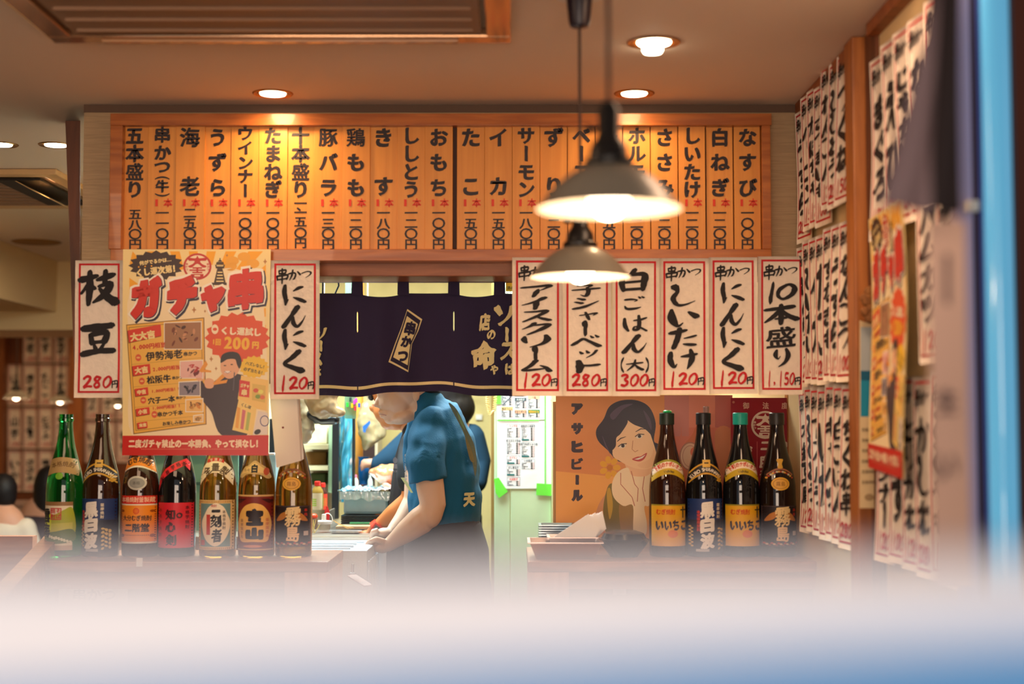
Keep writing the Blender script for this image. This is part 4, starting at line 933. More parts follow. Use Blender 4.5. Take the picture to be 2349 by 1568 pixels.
def p6(pr):
    pr.curve([(-36, 1090), (-24, 1070), (-14, 1066), (0, 1055), (14, 1063), (26, 1072), (36, 1092), (28, 1096), (16, 1088), (0, 1086), (-18, 1086), (-28, 1094)], (196, 160, 104), 1); pr.curve([(-31, 1086), (-22, 1073), (-12, 1069), (0, 1060), (12, 1067), (24, 1076), (31, 1088), (16, 1083), (0, 1082), (-18, 1082)], (222, 184, 120), 2)
    pr.glyph('白', 0, 1073, 17, 20, BLACK, HEAVY, 4); pr.ell(26, 1080, 6, 9, (190, 80, 50), 3, 10); arctext(pr, '吉兆', -26, -10, 1076, 2, 7, (120, 80, 50), 3, THIN)
    pr.rect(-41, 1133, 41, 1137, (212, 170, 110), 2); pr.rect(-41, 1137, 41, 1262, (122, 32, 26), 1); pr.rect(-41, 1256, 41, 1259, (212, 170, 110), 3)
    pr.curve([(0, 1152), (18, 1156), (28, 1166), (34, 1178), (38, 1200), (34, 1226), (28, 1240), (0, 1240), (-28, 1240), (-36, 1222), (-38, 1198), (-34, 1178), (-26, 1164), (-16, 1156)], (236, 184, 96), 3)
    pr.glyph('宝', 2, 1184, 40, 40, (34, 22, 30), FAT, 5, bbox=True); pr.glyph('山', 2, 1221, 42, 28, (34, 22, 30), FAT, 5, bbox=True)
    for k, ch in enumerate('薩摩国吉兆'): pr.glyph(ch, -28, 1192 + k * 9, 7, 8, (150, 90, 50), THIN, 5); pr.glyph(ch, 30, 1190 + k * 9, 7, 8, (200, 90, 50), THIN, 5)
    for sg in (-1, 1):
        for k in range(5): pr.stroke([(sg * (18 + k * 3), 1142), (sg * (34 + k * 2), 1152 - k)], 1.6, (60, 14, 20), 3)
    pr.ell(-2, 1250, 22, 3, (220, 130, 80), 3)
def kiri(pr, dx=0):
    pr.ell(dx, 1108, 21, 15, (232, 176, 60), 1); pr.ell(dx, 1108, 18, 12, (196, 140, 50), 2); pr.ell(dx, 1108, 15.5, 10, (226, 170, 70), 3); pr.line('霧島', dx - 11, 1108, 11, (150, 96, 30), THIN, 4)
    arcband(pr, -30, 30, 1072, 1076, 14, (150, 90, 60), 1)
    for k in range(14): pr.ell(-30 + k * 4.5, 1080 + 14 * ((k - 6.5) / 6.5) ** 2, 3, 2.4, ((206, 150, 60), (150, 50, 30), (190, 180, 150))[k % 3], 2, 8)
    pr.curve([(-7, 1052), (8, 1052), (5, 1062), (6, 1072), (-5, 1072), (-4, 1062)], GD, 2)
    pr.rect(-41, 1158, 41, 1251, (30, 22, 30), 1); pr.frame(-40, 1159, 40, 1250, 1, (90, 70, 70), 2)
    pr.glyph('霧', 4 + dx, 1183, 38, 44, (236, 208, 150), BOLD, 4, bbox=True, shear=.1); pr.glyph('島', 4 + dx, 1222, 30, 36, (236, 200, 150), BOLD, 4, bbox=True)
    for sg in (-1, 1): pr.curve([(sg * 8 + dx, 1172), (sg * 24 + dx, 1176), (sg * 36 + dx, 1192), (sg * 26 + dx, 1192), (sg * 14 + dx, 1186)], (186, 120, 50), 3)
    for k in range(16): pr.ell(-36 + k * 5, 1243 + (k % 3) * 2, 3.4, 2.4, ((170, 60, 40), (200, 170, 140), (120, 50, 40))[k % 3], 3, 8)
    for k, ch in enumerate('本格'): pr.glyph(ch, 32, 1168 + k * 10, 7, 8, (190, 50, 40), MID, 4)
    pr.rect(28, 1216, 37, 1226, (190, 180, 180), 4)
def iichi(pr):
    arcband(pr, -34, 34, 1052, 1057, 16, (150, 150, 40), 1); arcband(pr, -36, 36, 1057, 1072, 18, (240, 222, 196), 1); arctext(pr, '下町のナポレオン', -33, 33, 1063, 15, 11, (200, 60, 40), 3, BOLD, 9); arcband(pr, -38, 38, 1072, 1086, 18, (196, 164, 30), 1); arctext(pr, 'iichiko', -12, 12, 1079, 2, 8, (70, 60, 20), 3, MID, 8)
    pr.rect(-39, 1155, 39, 1250, (226, 170, 30), 1); pr.rect(-39, 1155, 39, 1158, (150, 140, 40), 2)
    pr.line('むぎ焼酎', -30, 1172, 13, (206, 70, 30), MID, 3, wd=11); pr.line('いいちこ', -32, 1202, 26, (50, 36, 40), BRUSH, 3, wd=19)
    pr.rect(26, 1166, 39, 1169, (60, 60, 40), 3); pr.rect(31, 1160, 34, 1186, (60, 60, 40), 3); pr.ell(8, 1222, 12, 9, (226, 130, 50), 2)
GL, GR = 'bottles on the left counter', 'bottles on the right counter'
bottle(148, 'open green glass sake bottle with yellow green landscape label, leftmost on the counter', G_GREEN, p1, GL)
bottle(232, 'open dark brown bottle with navy label and white characters on the left counter', G_BROWN, kuro, GL)
bottle(323, 'amber bottle with bright orange label and silver oval seal under the yellow poster', G_BROWN, p3, GL)
bottle(407, 'black glass bottle with plain red label and diagonal red neck band', G_DARK, p4, GL)
bottle(500, 'amber bottle with grey blue label holding a white oval medallion', G_AMBER, p5, GL)
bottle(589, 'amber bottle with maroon label and tan arch with two bold black characters', G_AMBER, p6, GL)
bottle(674, 'amber bottle with black label and gold oval seal, rightmost on the left counter', G_AMBER, kiri, GL)
bottle(1531, 'dark bottle with yellow label, leftmost of the four before the red cloth, small green stopper', G_BROWN, iichi, GR, (30, 40, 30))
bottle(1615, 'black bottle with navy label and white characters on the right counter', G_DARK, lambda pr: kuro(pr, 14), GR, (24, 20, 22))
bottle(1700, 'dark bottle with yellow label and bright turquoise cap on the right counter', G_DARK, iichi, GR, (20, 160, 140))
bottle(1784, 'black bottle with black and gold label beside the side wall on the right counter', G_BLACK, kiri, GR, (40, 32, 30))
# stopper caps seen on two of them
tag(MB().lathe([(.012, 0), (.013, .004), (.009, .007)], (xof(1531, YBT, 960), YBT, ZC + .400), 20).build('green_stopper', mat((30, 170, 90), .3), None, smooth=True), 'tiny green stopper on top of the leftmost yellow label bottle', 'stopper')
tag(MB().lathe([(.008, 0), (.009, .016), (.007, .018)], (xof(1620, YBT, 950), YBT, ZC + .400), 20).build('clear_stopper', mat((150, 110, 100), .3), None, smooth=True), 'small clear stopper on top of the navy label bottle at right', 'stopper')

# white folded sheet hanging in front of the rightmost left bottle
Y = 3.935
t = thing('hanging_sheet', 'blank pale folded sheet hanging aslant above the last left bottle', 'sheet', P(650, 905, Y))
b = MB(); b.hexa([P(634, 1072, Y), P(690, 1056, Y), P(697, 1052, Y + .03), P(640, 1064, Y + .03), P(616, 880, Y), P(680, 880, Y), P(686, 880, Y + .03), P(624, 880, Y + .03)])
b.box(P(640, 882, Y + .01), P(660, 632, Y + .014))
b.build('sheet', mat((226, 210, 200), .6, bump=(10, 10, 10, .2)), t)
MB().hexa([P(690, 1056, Y - .001), P(693, 1055, Y - .001), P(693, 1055, Y), P(690, 1056, Y), P(679, 880, Y - .001), P(682, 880, Y - .001), P(682, 880, Y), P(679, 880, Y)]).build('sheet_edge', mat((190, 170, 160), .6), t)
tag(MB().ell(P(649, 980, Y - .0015), (.003, .001, .003)).build('spot', mat((130, 60, 60), .6), t))

# ================================================================ right counter: poster, cloth, trays, napkins, bowls
YPO = 4.27
cs = lambda u, v: .004 * sin(u / 60)
SPO = flat_surface(YPO, curl=cs)
t = thing('portrait_poster', 'old style orange beer poster with a smiling woman in a cream scarf', 'poster', P(1480, 905, YPO))
b = MB().grid(lambda a, c: SPO(1275 + 405 * a, 906 + 330 * c, -.0006), 12, 6); b.build('sheet', mat((206, 134, 60), .45), t, smooth='all')
pr = Print(SPO, .00015, L=24)
O1, O2 = (226, 146, 60), (244, 170, 84)
pr.rect(1275, 906, 1524, 1236, O2, 0); pr.poly([(1275, 906), (1524, 906), (1524, 1030), (1500, 1084), (1400, 1092), (1275, 1080)], (228, 142, 78), 1)
pr.rect(1524, 906, 1680, 1236, (222, 130, 106), 1); pr.rect(1524, 906, 1580, 1000, (206, 122, 110), 2); pr.rect(1640, 906, 1680, 980, (196, 104, 92), 2); pr.rect(1524, 980, 1680, 1070, (216, 116, 92), 2)
pr.curve([(1555, 1075), (1562, 1030), (1585, 1000), (1600, 975), (1625, 985), (1625, 1100), (1570, 1110)], (206, 110, 74), 3); pr.ell(1583, 1046, 25, 33, (222, 180, 150), 4); pr.ring(1583, 1046, 25, 33, 3, (170, 110, 90), 5); pr.ring(1583, 1046, 18, 25, 1.5, (190, 130, 110), 5); pr.ell(1592, 1036, 9, 11, (214, 110, 80), 6)
pr.curve([(1640, 990), (1675, 985), (1678, 1080), (1650, 1080)], (214, 130, 90), 3)
# generic portrait
pr.curve([(1385, 960), (1398, 932), (1425, 918), (1462, 918), (1490, 934), (1504, 970), (1500, 1010), (1510, 1020), (1498, 1050), (1470, 1060), (1420, 1058), (1396, 1034), (1372, 1010), (1368, 985)], (44, 30, 48), 5)
pr.curve([(1436, 1050), (1440, 1090), (1420, 1110), (1500, 1130), (1506, 1080), (1500, 1040)], (248, 192, 144), 6)
pr.curve([(1405, 1040), (1416, 985), (1430, 966), (1462, 962), (1486, 984), (1497, 1010), (1505, 1040), (1502, 1066), (1480, 1076), (1452, 1072), (1424, 1058)], (255, 206, 156), 7)
pr.curve([(1398, 1032), (1400, 980), (1432, 958), (1440, 968), (1424, 994), (1414, 1004), (1412, 1024)], (44, 30, 48), 8); pr.curve([(1436, 956), (1470, 956), (1494, 990), (1500, 1004), (1480, 984), (1452, 972)], (44, 30, 48), 8)
pr.stroke([(1416, 1012), (1424, 1005), (1436, 1001)], [1.6, 2.6, 1], (60, 36, 40), 9); pr.stroke([(1458, 990), (1470, 983), (1482, 984)], [1.4, 2.6, 1], (60, 36, 40), 9)
pr.ell(1428, 1023, 8, 4, (250, 232, 210), 9, 14, rot=-.35); pr.ell(1429, 1022, 4, 4, (50, 30, 34), 10, 12); pr.ell(1467, 1001, 8, 4, (250, 232, 210), 9, 14, rot=-.3); pr.ell(1467, 1000, 4, 4, (50, 30, 34), 10, 12)
pr.stroke([(1418, 1024), (1426, 1018), (1438, 1017)], 2, (50, 30, 34), 11); pr.stroke([(1457, 1001), (1465, 995), (1478, 996)], 2, (50, 30, 34), 11)
pr.stroke([(1452, 1010), (1450, 1030), (1457, 1036), (1464, 1032)], 1.6, (206, 130, 90), 9)
pr.curve([(1450, 1053), (1462, 1047), (1470, 1046), (1484, 1038), (1478, 1052), (1466, 1058)], (200, 60, 50), 9); pr.poly([(1455, 1053), (1470, 1048), (1481, 1042), (1474, 1050), (1464, 1054)], (250, 236, 220), 10)
for a in range(7): pr.ell(1399 + 16 * cos(a * .9), 1072 + 18 * sin(a * .9), 9, 7, (238, 170, 40), 6, 10, rot=a * .9)
pr.ell(1399, 1072, 7, 7, (206, 120, 20), 7, 10)
pr.curve([(1462, 1066), (1490, 1052), (1500, 1030), (1503, 1046), (1498, 1066), (1480, 1074)], (250, 196, 146), 8)
pr.curve([(1400, 950), (1424, 930), (1452, 926), (1430, 938), (1408, 962)], (84, 62, 84), 9); pr.curve([(1476, 940), (1492, 962), (1494, 986), (1484, 964)], (76, 54, 76), 9); pr.stroke([(1382, 1000), (1390, 1022), (1400, 1040)], [1, 3, 1], (84, 62, 84), 9)
pr.curve([(1372, 1160), (1392, 1130), (1410, 1114), (1420, 1240), (1392, 1240), (1366, 1200)], (214, 150, 106), 5)
pr.curve([(1390, 1130), (1404, 1108), (1440, 1130), (1462, 1160), (1470, 1236), (1400, 1236), (1384, 1180)], (128, 108, 40), 7); pr.curve([(1392, 1130), (1400, 1120), (1406, 1160), (1398, 1190)], (196, 156, 50), 8); pr.curve([(1420, 1160), (1440, 1150), (1460, 1180), (1460, 1236), (1430, 1236)], (160, 120, 60), 8)
pr.curve([(1404, 1110), (1416, 1084), (1440, 1072), (1450, 1090), (1480, 1092), (1500, 1084), (1504, 1120), (1490, 1158), (1478, 1162), (1484, 1200), (1480, 1226), (1454, 1222), (1452, 1160), (1430, 1160), (1408, 1140)], (255, 226, 184), 9)
for s_ in ([(1424, 1084), (1424, 1110), (1450, 1140), (1456, 1160)], [(1448, 1080), (1456, 1110), (1464, 1120), (1462, 1150)], [(1478, 1092), (1474, 1120), (1480, 1150)]): pr.stroke(s_, 1.8, (196, 110, 80), 10)
for k, ch in enumerate('アサヒビール'):
    y = (938, 983, 1024, 1063, 1100, 1136)[k]; pr.glyph(ch, 1324, y, 27, 27 if ch != 'ー' else 24, (58, 40, 52), FAT if ch not in 'ビ' else HEAVY, 6, bbox=ch != 'ー', vert=ch == 'ー')
pr.build('printed_artwork', t, .4)
t = thing('shop_banner', 'crimson cloth banner with round white seal hanging behind the right bottles', 'banner', P(1750, 912, YPO - .03))
SR = flat_surface(YPO - .03, curl=lambda u, v: .005 * sin(u / 22))
MB().grid(lambda a, c: SR(1676 + 151 * a, 912 + 322 * c, -.0008), 12, 4).build('cloth', mat((146, 14, 34), .7), t, smooth='all')
pr = Print(SR, .0003, L=12)
for ch, x in (('御', 1711), ('法', 1757), ('度', 1800)): pr.glyph(ch, x, 930, 15, 16, (222, 170, 150), MID, 2)
seal(pr, 1756, 974, 33, 32, (226, 196, 176), (146, 14, 34), 2)
pr.rect(1736, 1012, 1738, 1120, (190, 80, 80), 2); pr.glyph('二', 1757, 1022, 24, 20, (226, 196, 176), HEAVY, 3, bbox=True)
for ch, x, y, s_ in (('度', 1757, 1058, 30), ('漬', 1757, 1092, 28), ('お', 1716, 1030, 20), ('断', 1716, 1060, 18), ('り', 1800, 1020, 18)): pr.glyph(ch, x, y, s_, s_, (226, 196, 176), HEAVY, 3)
for x in (1682, 1822): pr.ell(x, 922, 3, 3, (190, 110, 90), 2, 8)
pr.build('lettering', t, .7)
struct(MB().box((xof(1826, YPO - .05), YPO - .05, 0), (XR - .001, YPO, zof(640, YPO))).build('trim_upright', wood((160, 92, 34), (190, 118, 50), (30, 30, 3), name='post_wood')))
struct(MB().box((xof(1268, YPO + .02), YPO + .005, 0), (XR, YPO + .03, zof(921, YPO + .02))).build('wall_counter_back', mat((190, 150, 100), .6)))
# metal trays, napkins, black bowls
def tray(nm, label, px0, px1, py0, py1, Y, dep, grp=None, m=None, taper=14, zb=None):
    a = P(px0, py0, Y); c = P(px1, py1, Y); zt, zb = a.z, (c.z if zb is None else zb); tp = taper * Y / F
    t = thing(nm, label, 'tray', ((a.x + c.x) / 2, Y + dep / 2, zb), grp); w_ = .0015
    def ring(x0, x1, y0, y1, z): return [Vector((x0, y0, z)), Vector((x1, y0, z)), Vector((x1, y1, z)), Vector((x0, y1, z))]
    R = [ring(a.x - .008, c.x + .008, Y - .008, Y + dep + .008, zt - .003), ring(a.x - .008, c.x + .008, Y - .008, Y + dep + .008, zt), ring(a.x, c.x, Y, Y + dep, zt), ring(a.x + tp, c.x - tp, Y + tp, Y + dep - tp, zb + w_), ]
    O_ = [ring(a.x - .001, c.x + .001, Y - .001, Y + dep + .001, zt - .003), ring(a.x + tp - .001, c.x - tp + .001, Y + tp - .001, Y + dep - tp + .001, zb)]
    b = MB(); allr = [O_[1], O_[0], R[0], R[1], R[2], R[3]]; vs = [v for r in allr for v in r]; fs = [(3, 2, 1, 0)]
    for q in range(5):
        for k in range(4): fs.append((q * 4 + k, q * 4 + (k + 1) % 4, q * 4 + 4 + (k + 1) % 4, q * 4 + 4 + k))
    fs.append((20, 21, 22, 23)); b.add(vs, fs); b.build('tray_body', m or M_STEEL, t, fix=True)
    return t
tray('metal_tray', 'deep sloping steel tray at the left end of the right counter', 1217, 1378, 1243, 1281, 3.90, .16, m=mat((200, 176, 166), .28, 1), taper=14, zb=ZC + .0005)
tray('metal_tray', 'smaller steel tray holding the white napkins, set inside the sloping tray', 1262, 1366, 1231, 1262, 3.935, .10, m=mat((200, 176, 166), .3, 1), taper=6)
for k in range(8):
    tray('stacked_tray', 'thin steel tray, %s in the tall stack behind the napkins' % ('topmost', 'second from top', 'third from top', 'fourth from top', 'fifth from top', 'third from bottom', 'second from bottom', 'lowest')[k], 1242, 1315, 1203 + k * 5.5, 1209 + k * 5.5, 4.09, .08, grp='stacked thin steel trays', m=mat((150, 160, 165), .2, 1), taper=3)
MB_ = MB().box((xof(1245, 4.12), 4.10, ZC + .0003), (xof(1312, 4.12), 4.16, zof(1248, 4.1)))
tag(MB_.build('tray_stand', M_STEEL), 'steel block under the stack of thin trays', 'stand')
t = thing('napkin_stack', 'stack of folded white paper napkins leaning out of the small tray', 'napkins', P(1320, 1245, 3.96))
for k in range(7):
    Yk = 3.945 + .006 * k; d = k * 2.2
    MB().slab([P(x, y, Yk) for x, y in ((1268 + d, 1232 - d * .4), (1350 + d * 2.4, 1178 - d * .5 + (k % 3) * 2), (1375 + d * 1.2, 1212 + (k % 2) * 2), (1364, 1236), (1330, 1244))], (0, .0022, 0)).build('napkin', mat((252, 250, 250), .8, name='napkin_paper'), t)
def bowl(px, py0, py1, rpx, Y, label, stack=3):
    c = P(px, py1, Y); R = rpx * Y / F; H = P(px, py0, Y).z - c.z
    t = thing('serving_bowl', label, 'bowl', (c.x, Y, ZC)); pr_ = [(R * .55, 0), (R * .62, H * .1), (R * .9, H * .45), (R, H * .62), (R * 1.0, H * .68), (R * .92, H * .70), (R * .80, H * .9), (R * .5, H), (R * .1, H * 1.0), (0, H)]
    MB().lathe(pr_, (c.x, Y, ZC), 40).build('bowl_body', mat((40, 38, 42), .25, name='black_lacquer'), t, smooth=True); return t
bowl(1431, 1218, 1277, 57, 4.0, 'covered black lacquer bowl between the napkins and the yellow label bottle')

# ================================================================ pendant lamps
def pendant(px, py, Y, label, hw, grp=None, scale=1.0, top=None, power=5, detail=True, cat='lamp'):
    c = P(px, py, Y); R = hw * Y / F; k = R / .115
    t = thing('pendant_lamp', label, cat, c, grp)
    sh = [(.030 * k, .070 * k), (.040 * k, .067 * k), (.060 * k, .057 * k), (.080 * k, .042 * k), (.097 * k, .024 * k), (.108 * k, .008 * k), (.1165 * k, 0), (.1165 * k, -.002 * k), (.106 * k, .005 * k), (.094 * k, .021 * k), (.077 * k, .038 * k), (.058 * k, .052 * k), (.028 * k, .063 * k)]
    MB().open_lathe(sh[:8], c, 48).build('lamp_shade', mat((122, 116, 104), .4, name='enamel', coat=.2), t, smooth=True)
    MB().open_lathe(sh[7:], c, 48).build('shade_lining', mat((176, 168, 154), .5, name='white_enamel'), t, smooth=True)
    MB().lathe([(.030 * k, .066 * k), (.040 * k, .070 * k), (.040 * k, .078 * k), (.033 * k, .082 * k), (.030 * k, .100 * k), (.022 * k, .112 * k), (.018 * k, .118 * k), (.018 * k, .16 * k), (.010 * k, .172 * k)], c, 28).build('socket', M_BLACKP, t, smooth=True)
    b = MB(); b.tube([c + Vector((-.02 * k, 0, .13 * k)), c + Vector((-.038 * k, 0, .13 * k))], .006 * k); b.build('switch_key', M_BLACKP, t)
    MB().lathe([(0, -.018 * k), (.016 * k, -.014 * k), (.028 * k, -.004 * k), (.034 * k, .010 * k), (.034 * k, .024 * k), (.018 * k, .050 * k), (.016 * k, .058 * k)], c, 28).build('bulb', mat((255, 240, 220), .3, emit=(255, 226, 190), es=9, name='lit_bulb'), t, smooth=True)
    z1 = top or CEIL
    MB().tube([c + Vector((0, 0, .165 * k)), Vector((c.x, c.y, z1))], .0032 if detail else .005, 8).build('cord', mat((50, 32, 28), .6), t)
    MB().lathe([(.045, -.02), (.045, 0)], (c.x, c.y, z1 - .0005), 24).build('ceiling_rose', M_WHITE, t, smooth=True)
    if power: light('pendant_bulb_light', 'POINT', (c.x, c.y, c.z - .045 * k), power, (1.0, .70, .44), soft=.03)
    return t
pendant(1397, 478, 1.99, 'larger nearer pendant lamp with pale enamel shade and glowing bulb', 165, power=3.0)
t2 = pendant(1331, 634, 2.88, 'smaller farther pendant lamp with enamel shade hanging in front of the banners', 114, power=3.2)
c = P(1333, 40, 2.88)
MB().lathe([(.012, 0), (.019, .003), (.022, .012), (.030, .09), (.030, .105), (.010, .108)], (xof(1331, 2.88), 2.88, zof(64, 2.88)), 24).build('cord_adjuster', mat((24, 16, 36), .35), t2, smooth=True)
# far lamps in the dining room
for (px, py, Y, hw, lb) in ((37, 913, 9.6, 30, 'small lit pendant lamp over the dining room, leftmost of three'), (138, 922, 10.2, 27, 'small lit pendant lamp over the dining room, middle of three'), (270, 930, 10.6, 25, 'small lit pendant lamp over the dining room, just left of the yellow poster')):
    pendant(px, py, Y, lb, hw, detail=False, power=1.5, grp='dining room pendant lamps')

# ================================================================ downlights
def downlight(px, py, label, power, tilt=0, big=1.0, spot=85, lit=True):
    c = Q(px, py, CEIL); t = thing('downlight', label, 'light', c, 'recessed ceiling lights')
    MB().open_lathe([(.043 * big, .0), (.052 * big, -.003), (.055 * big, -.001), (.055 * big, .001)], c, 36).build('trim_ring', M_BRASS, t, smooth=True)
    MB().open_lathe([(.043 * big, 0), (.041 * big, -.002), (.036 * big, -.0012), (.034 * big, -.0006)], c, 36).build('reflector', mat((250, 220, 180), .2, 1), t, smooth=True)
    MB().lathe([(.036 * big, -.001), (.034 * big, -.004), (.02 * big, -.006), (0, -.0065)][:3], c, 32).build('lamp_face', mat((255, 246, 230), .4, emit=(255, 236, 200), es=12, name='lit_lamp'), t, smooth=True)
    if power: light('downlight_beam', 'SPOT', (c.x, c.y, c.z - .02), power, WARM, (tilt, 0, 0), spot=math.radians(spot), blend=1, soft=.035)
    return t
downlight(626, 214, 'recessed ceiling light close above the menu board, left of centre', 8.5, .16, spot=165)
downlight(1455, 214, 'recessed ceiling light close above the menu board, behind the lamp cord', 4.5, .16, spot=165)
t = downlight(1500, 97, 'recessed ceiling light with protruding bulb, right of the lamp cords', 16, 0, big=1.15, spot=120)
c = Q(1497, 104, CEIL); MB().lathe([(0, -.022), (.022, -.019), (.026, -.012), (.026, -.002)], c, 28).build('bulb', mat((255, 246, 230), .4, emit=(255, 236, 200), es=12, name='lit_lamp'), t, smooth=True)
downlight(128, 332, 'recessed ceiling light in the left room, nearest the header edge', 16, spot=130)
downlight(2, 331, 'recessed ceiling light at the left edge of the picture', 16, spot=130)
downlight(124, 404, 'recessed ceiling light in the left room, closest to the air conditioner', 16, spot=130)
# small ceiling plate (dark disc) and label at the top right
c = Q(84, 554, CEIL); tag(MB().lathe([(.11, -.006), (.12, -.001)], c, 32).build('ceiling_speaker', mat((150, 110, 60), .6), None, smooth=True), 'flat round ceiling speaker plate beyond the air conditioner', 'speaker')
# ceiling cassette near the camera
def cassette(name, label, x0, x1, y0, y1, louvre=True, m1=None):
    t = thing(name, label, 'air conditioner', ((x0 + x1) / 2, (y0 + y1) / 2, CEIL)); z = CEIL; m1 = m1 or mat((206, 160, 120), .12, .75)
    R = .055
    b = MB()
    for (a, c_) in (((x0, y1 - R), (x1, y1)), ((x0, y0), (x1, y0 + R)), ((x0, y0 + R), (x0 + R, y1 - R)), ((x1 - R, y0 + R), (x1, y1 - R))): b.box((a[0], a[1], z - .022), (c_[0], c_[1], z - .001), bev=.004)
    b.build('panel_frame', m1, t)
    MB().box((x0 + R + .012, y0 + R + .012, z - .018), (x1 - R - .012, y1 - R - .012, z - .001), bev=.002).build('grille', mat((150, 118, 92), .5), t)
    for k in range(9):
        yy = y0 + R + .05 + k * (y1 - y0 - 2 * R - .1) / 8; MB().box((x0 + R + .03, yy - .004, z - .024), (x1 - R - .03, yy + .004, z - .018)).build('grille_slat', mat((156, 122, 96), .5), t)
    if louvre:
        for sg in (0, 1):
            yy = y1 - R * .5 if sg else y0 + R * .5; MB().box((x0 + .12, yy - .012, z - .028), (x1 - .12, yy + .010, z - .0225), bev=.002).build('louvre', mat((206, 160, 120), .2, coat=.5), t)
    return t
ca = Q(125, 78, CEIL); cb = Q(1172, 78, CEIL)
cassette('ceiling_cassette', 'large flat ceiling air conditioner panel at the top left', ca.x, cb.x, 2.35, ca.y)
ca = Q(100, 437, CEIL)
t = cassette('ceiling_cassette', 'air conditioner panel with open flap on the left room ceiling', xof(160, 5.2) - .85, xof(160, 5.2) + .02, 4.95, 5.75, louvre=False, m1=mat((214, 176, 128), .5))
x_ = xof(160, 5.2)
MB().box((x_ - .22, 5.02, CEIL - .03), (x_ - .06, 5.60, CEIL - .0225)).build('vent_opening', mat((30, 22, 18), .7), t)
MB().hexa([Vector((x_ - .07, 5.02, CEIL - .075)), Vector((x_ - .065, 5.02, CEIL - .075)), Vector((x_ - .065, 5.5, CEIL - .075)), Vector((x_ - .07, 5.5, CEIL - .075)), Vector((x_ - .15, 5.02, CEIL - .032)), Vector((x_ - .145, 5.02, CEIL - .032)), Vector((x_ - .145, 5.5, CEIL - .032)), Vector((x_ - .15, 5.5, CEIL - .032))]).build('flap', mat((206, 170, 120), .5), t)

# ================================================================ far wall of the dining room with rows of banners
SBK = lambda u, v, off=0: (lambda p_: Vector((p_.x, YB - .02 - off, p_.z)))(P(u, v, YB - .02))
FN = [['り', '海老', 'きす', 'たまねぎ'], ['はも', 'きす', 'たこ', '牛かつ'], ['山芋', 'もちチーズ', 'とうふ', 'れんこん'], ['いか', 'ささみ', '鶏もも', '豚バラ']]
for r in range(4):
    for j in range(4):
        if r == 0 and j == 0: continue
        x0 = 18 + j * 35.5; y0 = 738 + r * 98
        nm = FN[r][j]; rows = [(ch, .48, .2 + .58 * (i + .5) / len(nm), .55, .58 / len(nm) * .85, (.05, .3, 0, 0)) for i, ch in enumerate(nm)]
        paper_banner('far_banner', 'small paper banner on the dining room wall, column %s, %s row' % (['one', 'two', 'three', 'four'][j], ['top', 'second', 'third', 'lowest'][r]), 'banners on the far dining room wall', SBK, (x0, y0, x0 + 33, y0 + 94), rows, '120', lod=0)
for j in range(3):
    for r in range(2):
        x0 = 196 + j * 36; y0 = 868 + r * 98; nm = ['ごはん', 'いか', 'なす', 'たこ', 'えび', 'もち'][j * 2 + r]
        rows = [(ch, .48, .2 + .58 * (i + .5) / len(nm), .55, .58 / len(nm) * .85, (.05, .3, 0, 0)) for i, ch in enumerate(nm)]
        paper_banner('far_banner', 'small paper banner behind the second bottle, column %s, %s row' % (['one', 'two', 'three'][j], ['upper', 'lower'][r]), 'banners on the far dining room wall', SBK, (x0, y0, x0 + 33, y0 + 94), rows, '100', lod=0)
struct(MB().box((xof(160, YB - .1), YB - .12, 0), (xof(192, YB - .1), YB - .001, CEIL)).build('trim_pillar', wood((150, 84, 36), (190, 116, 56), (30, 30, 3), name='post_wood')))
struct(MB().box((xof(-40, YB - .1), YB - .12, 0), (xof(12, YB - .1), YB - .001, CEIL)).build('trim_pillar', wood((120, 66, 30), (150, 90, 44), (30, 30, 3), name='post_wood')))
# ================================================================ KITCHEN
def blob(mb, name, m, parent, vox=.006, smooth_it=6):
    'fuse the overlapping volumes of mb into one continuous skin'
    me = bpy.data.meshes.new('tmp'); me.from_pydata([tuple(v) for v in mb.v], [], mb.f)
    bm = bmesh.new(); bm.from_mesh(me); bmesh.ops.recalc_face_normals(bm, faces=bm.faces); bm.to_mesh(me); bm.free()
    o = bpy.data.objects.new('tmp', me); COL.objects.link(o)
    r = o.modifiers.new('r', 'REMESH'); r.mode = 'VOXEL'; r.voxel_size = vox
    s = o.modifiers.new('s', 'SMOOTH'); s.iterations = smooth_it; s.factor = .5
    dg = bpy.context.evaluated_depsgraph_get(); dg.update(); m2 = bpy.data.meshes.new_from_object(o.evaluated_get(dg))
    bpy.data.objects.remove(o)
    off = ORG.get(parent.name, Vector()) if parent else Vector()
    m2.transform(Matrix.Translation(-off)); m2.name = name; m2.materials.clear(); m2.materials.append(m)
    m2.polygons.foreach_set('use_smooth', [True] * len(m2.polygons)); m2.update()
    o = bpy.data.objects.new(name, m2); COL.objects.link(o)
    if parent: o.parent = parent
    ORG[name] = off
    return o
def blob_root(mb, name, m, vox=.006, smooth_it=6):
    return blob(mb, name, m, None, vox, smooth_it)

# back wall fittings seen over the curtain: tube light housings
def tube_light(name, label, x0, x1, y0, y1, Y, col, es):
    t = thing(name, label, 'light', P((x0 + x1) / 2, y0, Y)); a = P(x0, y0, Y); c = P(x1, y1, Y)
    MB().box((a.x, Y, c.z), (c.x, Y + .05, a.z)).build('housing', M_WHITE, t); MB().box((a.x + .01, Y - .006, c.z + .01), (c.x - .01, Y, a.z - .01)).build('diffuser', mat((240, 250, 255), .4, emit=col, es=es, name='lit_diffuser'), t)
tube_light('wall_light', 'blue white light box above the left half of the curtain', 716, 852, 610, 720, 6.64, (90, 180, 230), .8)
tube_light('wall_light', 'brightest white light box above the curtain, beside the blue one', 854, 897, 616, 700, 6.64, (225, 245, 255), 1.2)
tube_light('wall_light', 'warm bright light box above the right end of the curtain', 1106, 1130, 600, 720, 6.64, (255, 240, 200), 1.0)
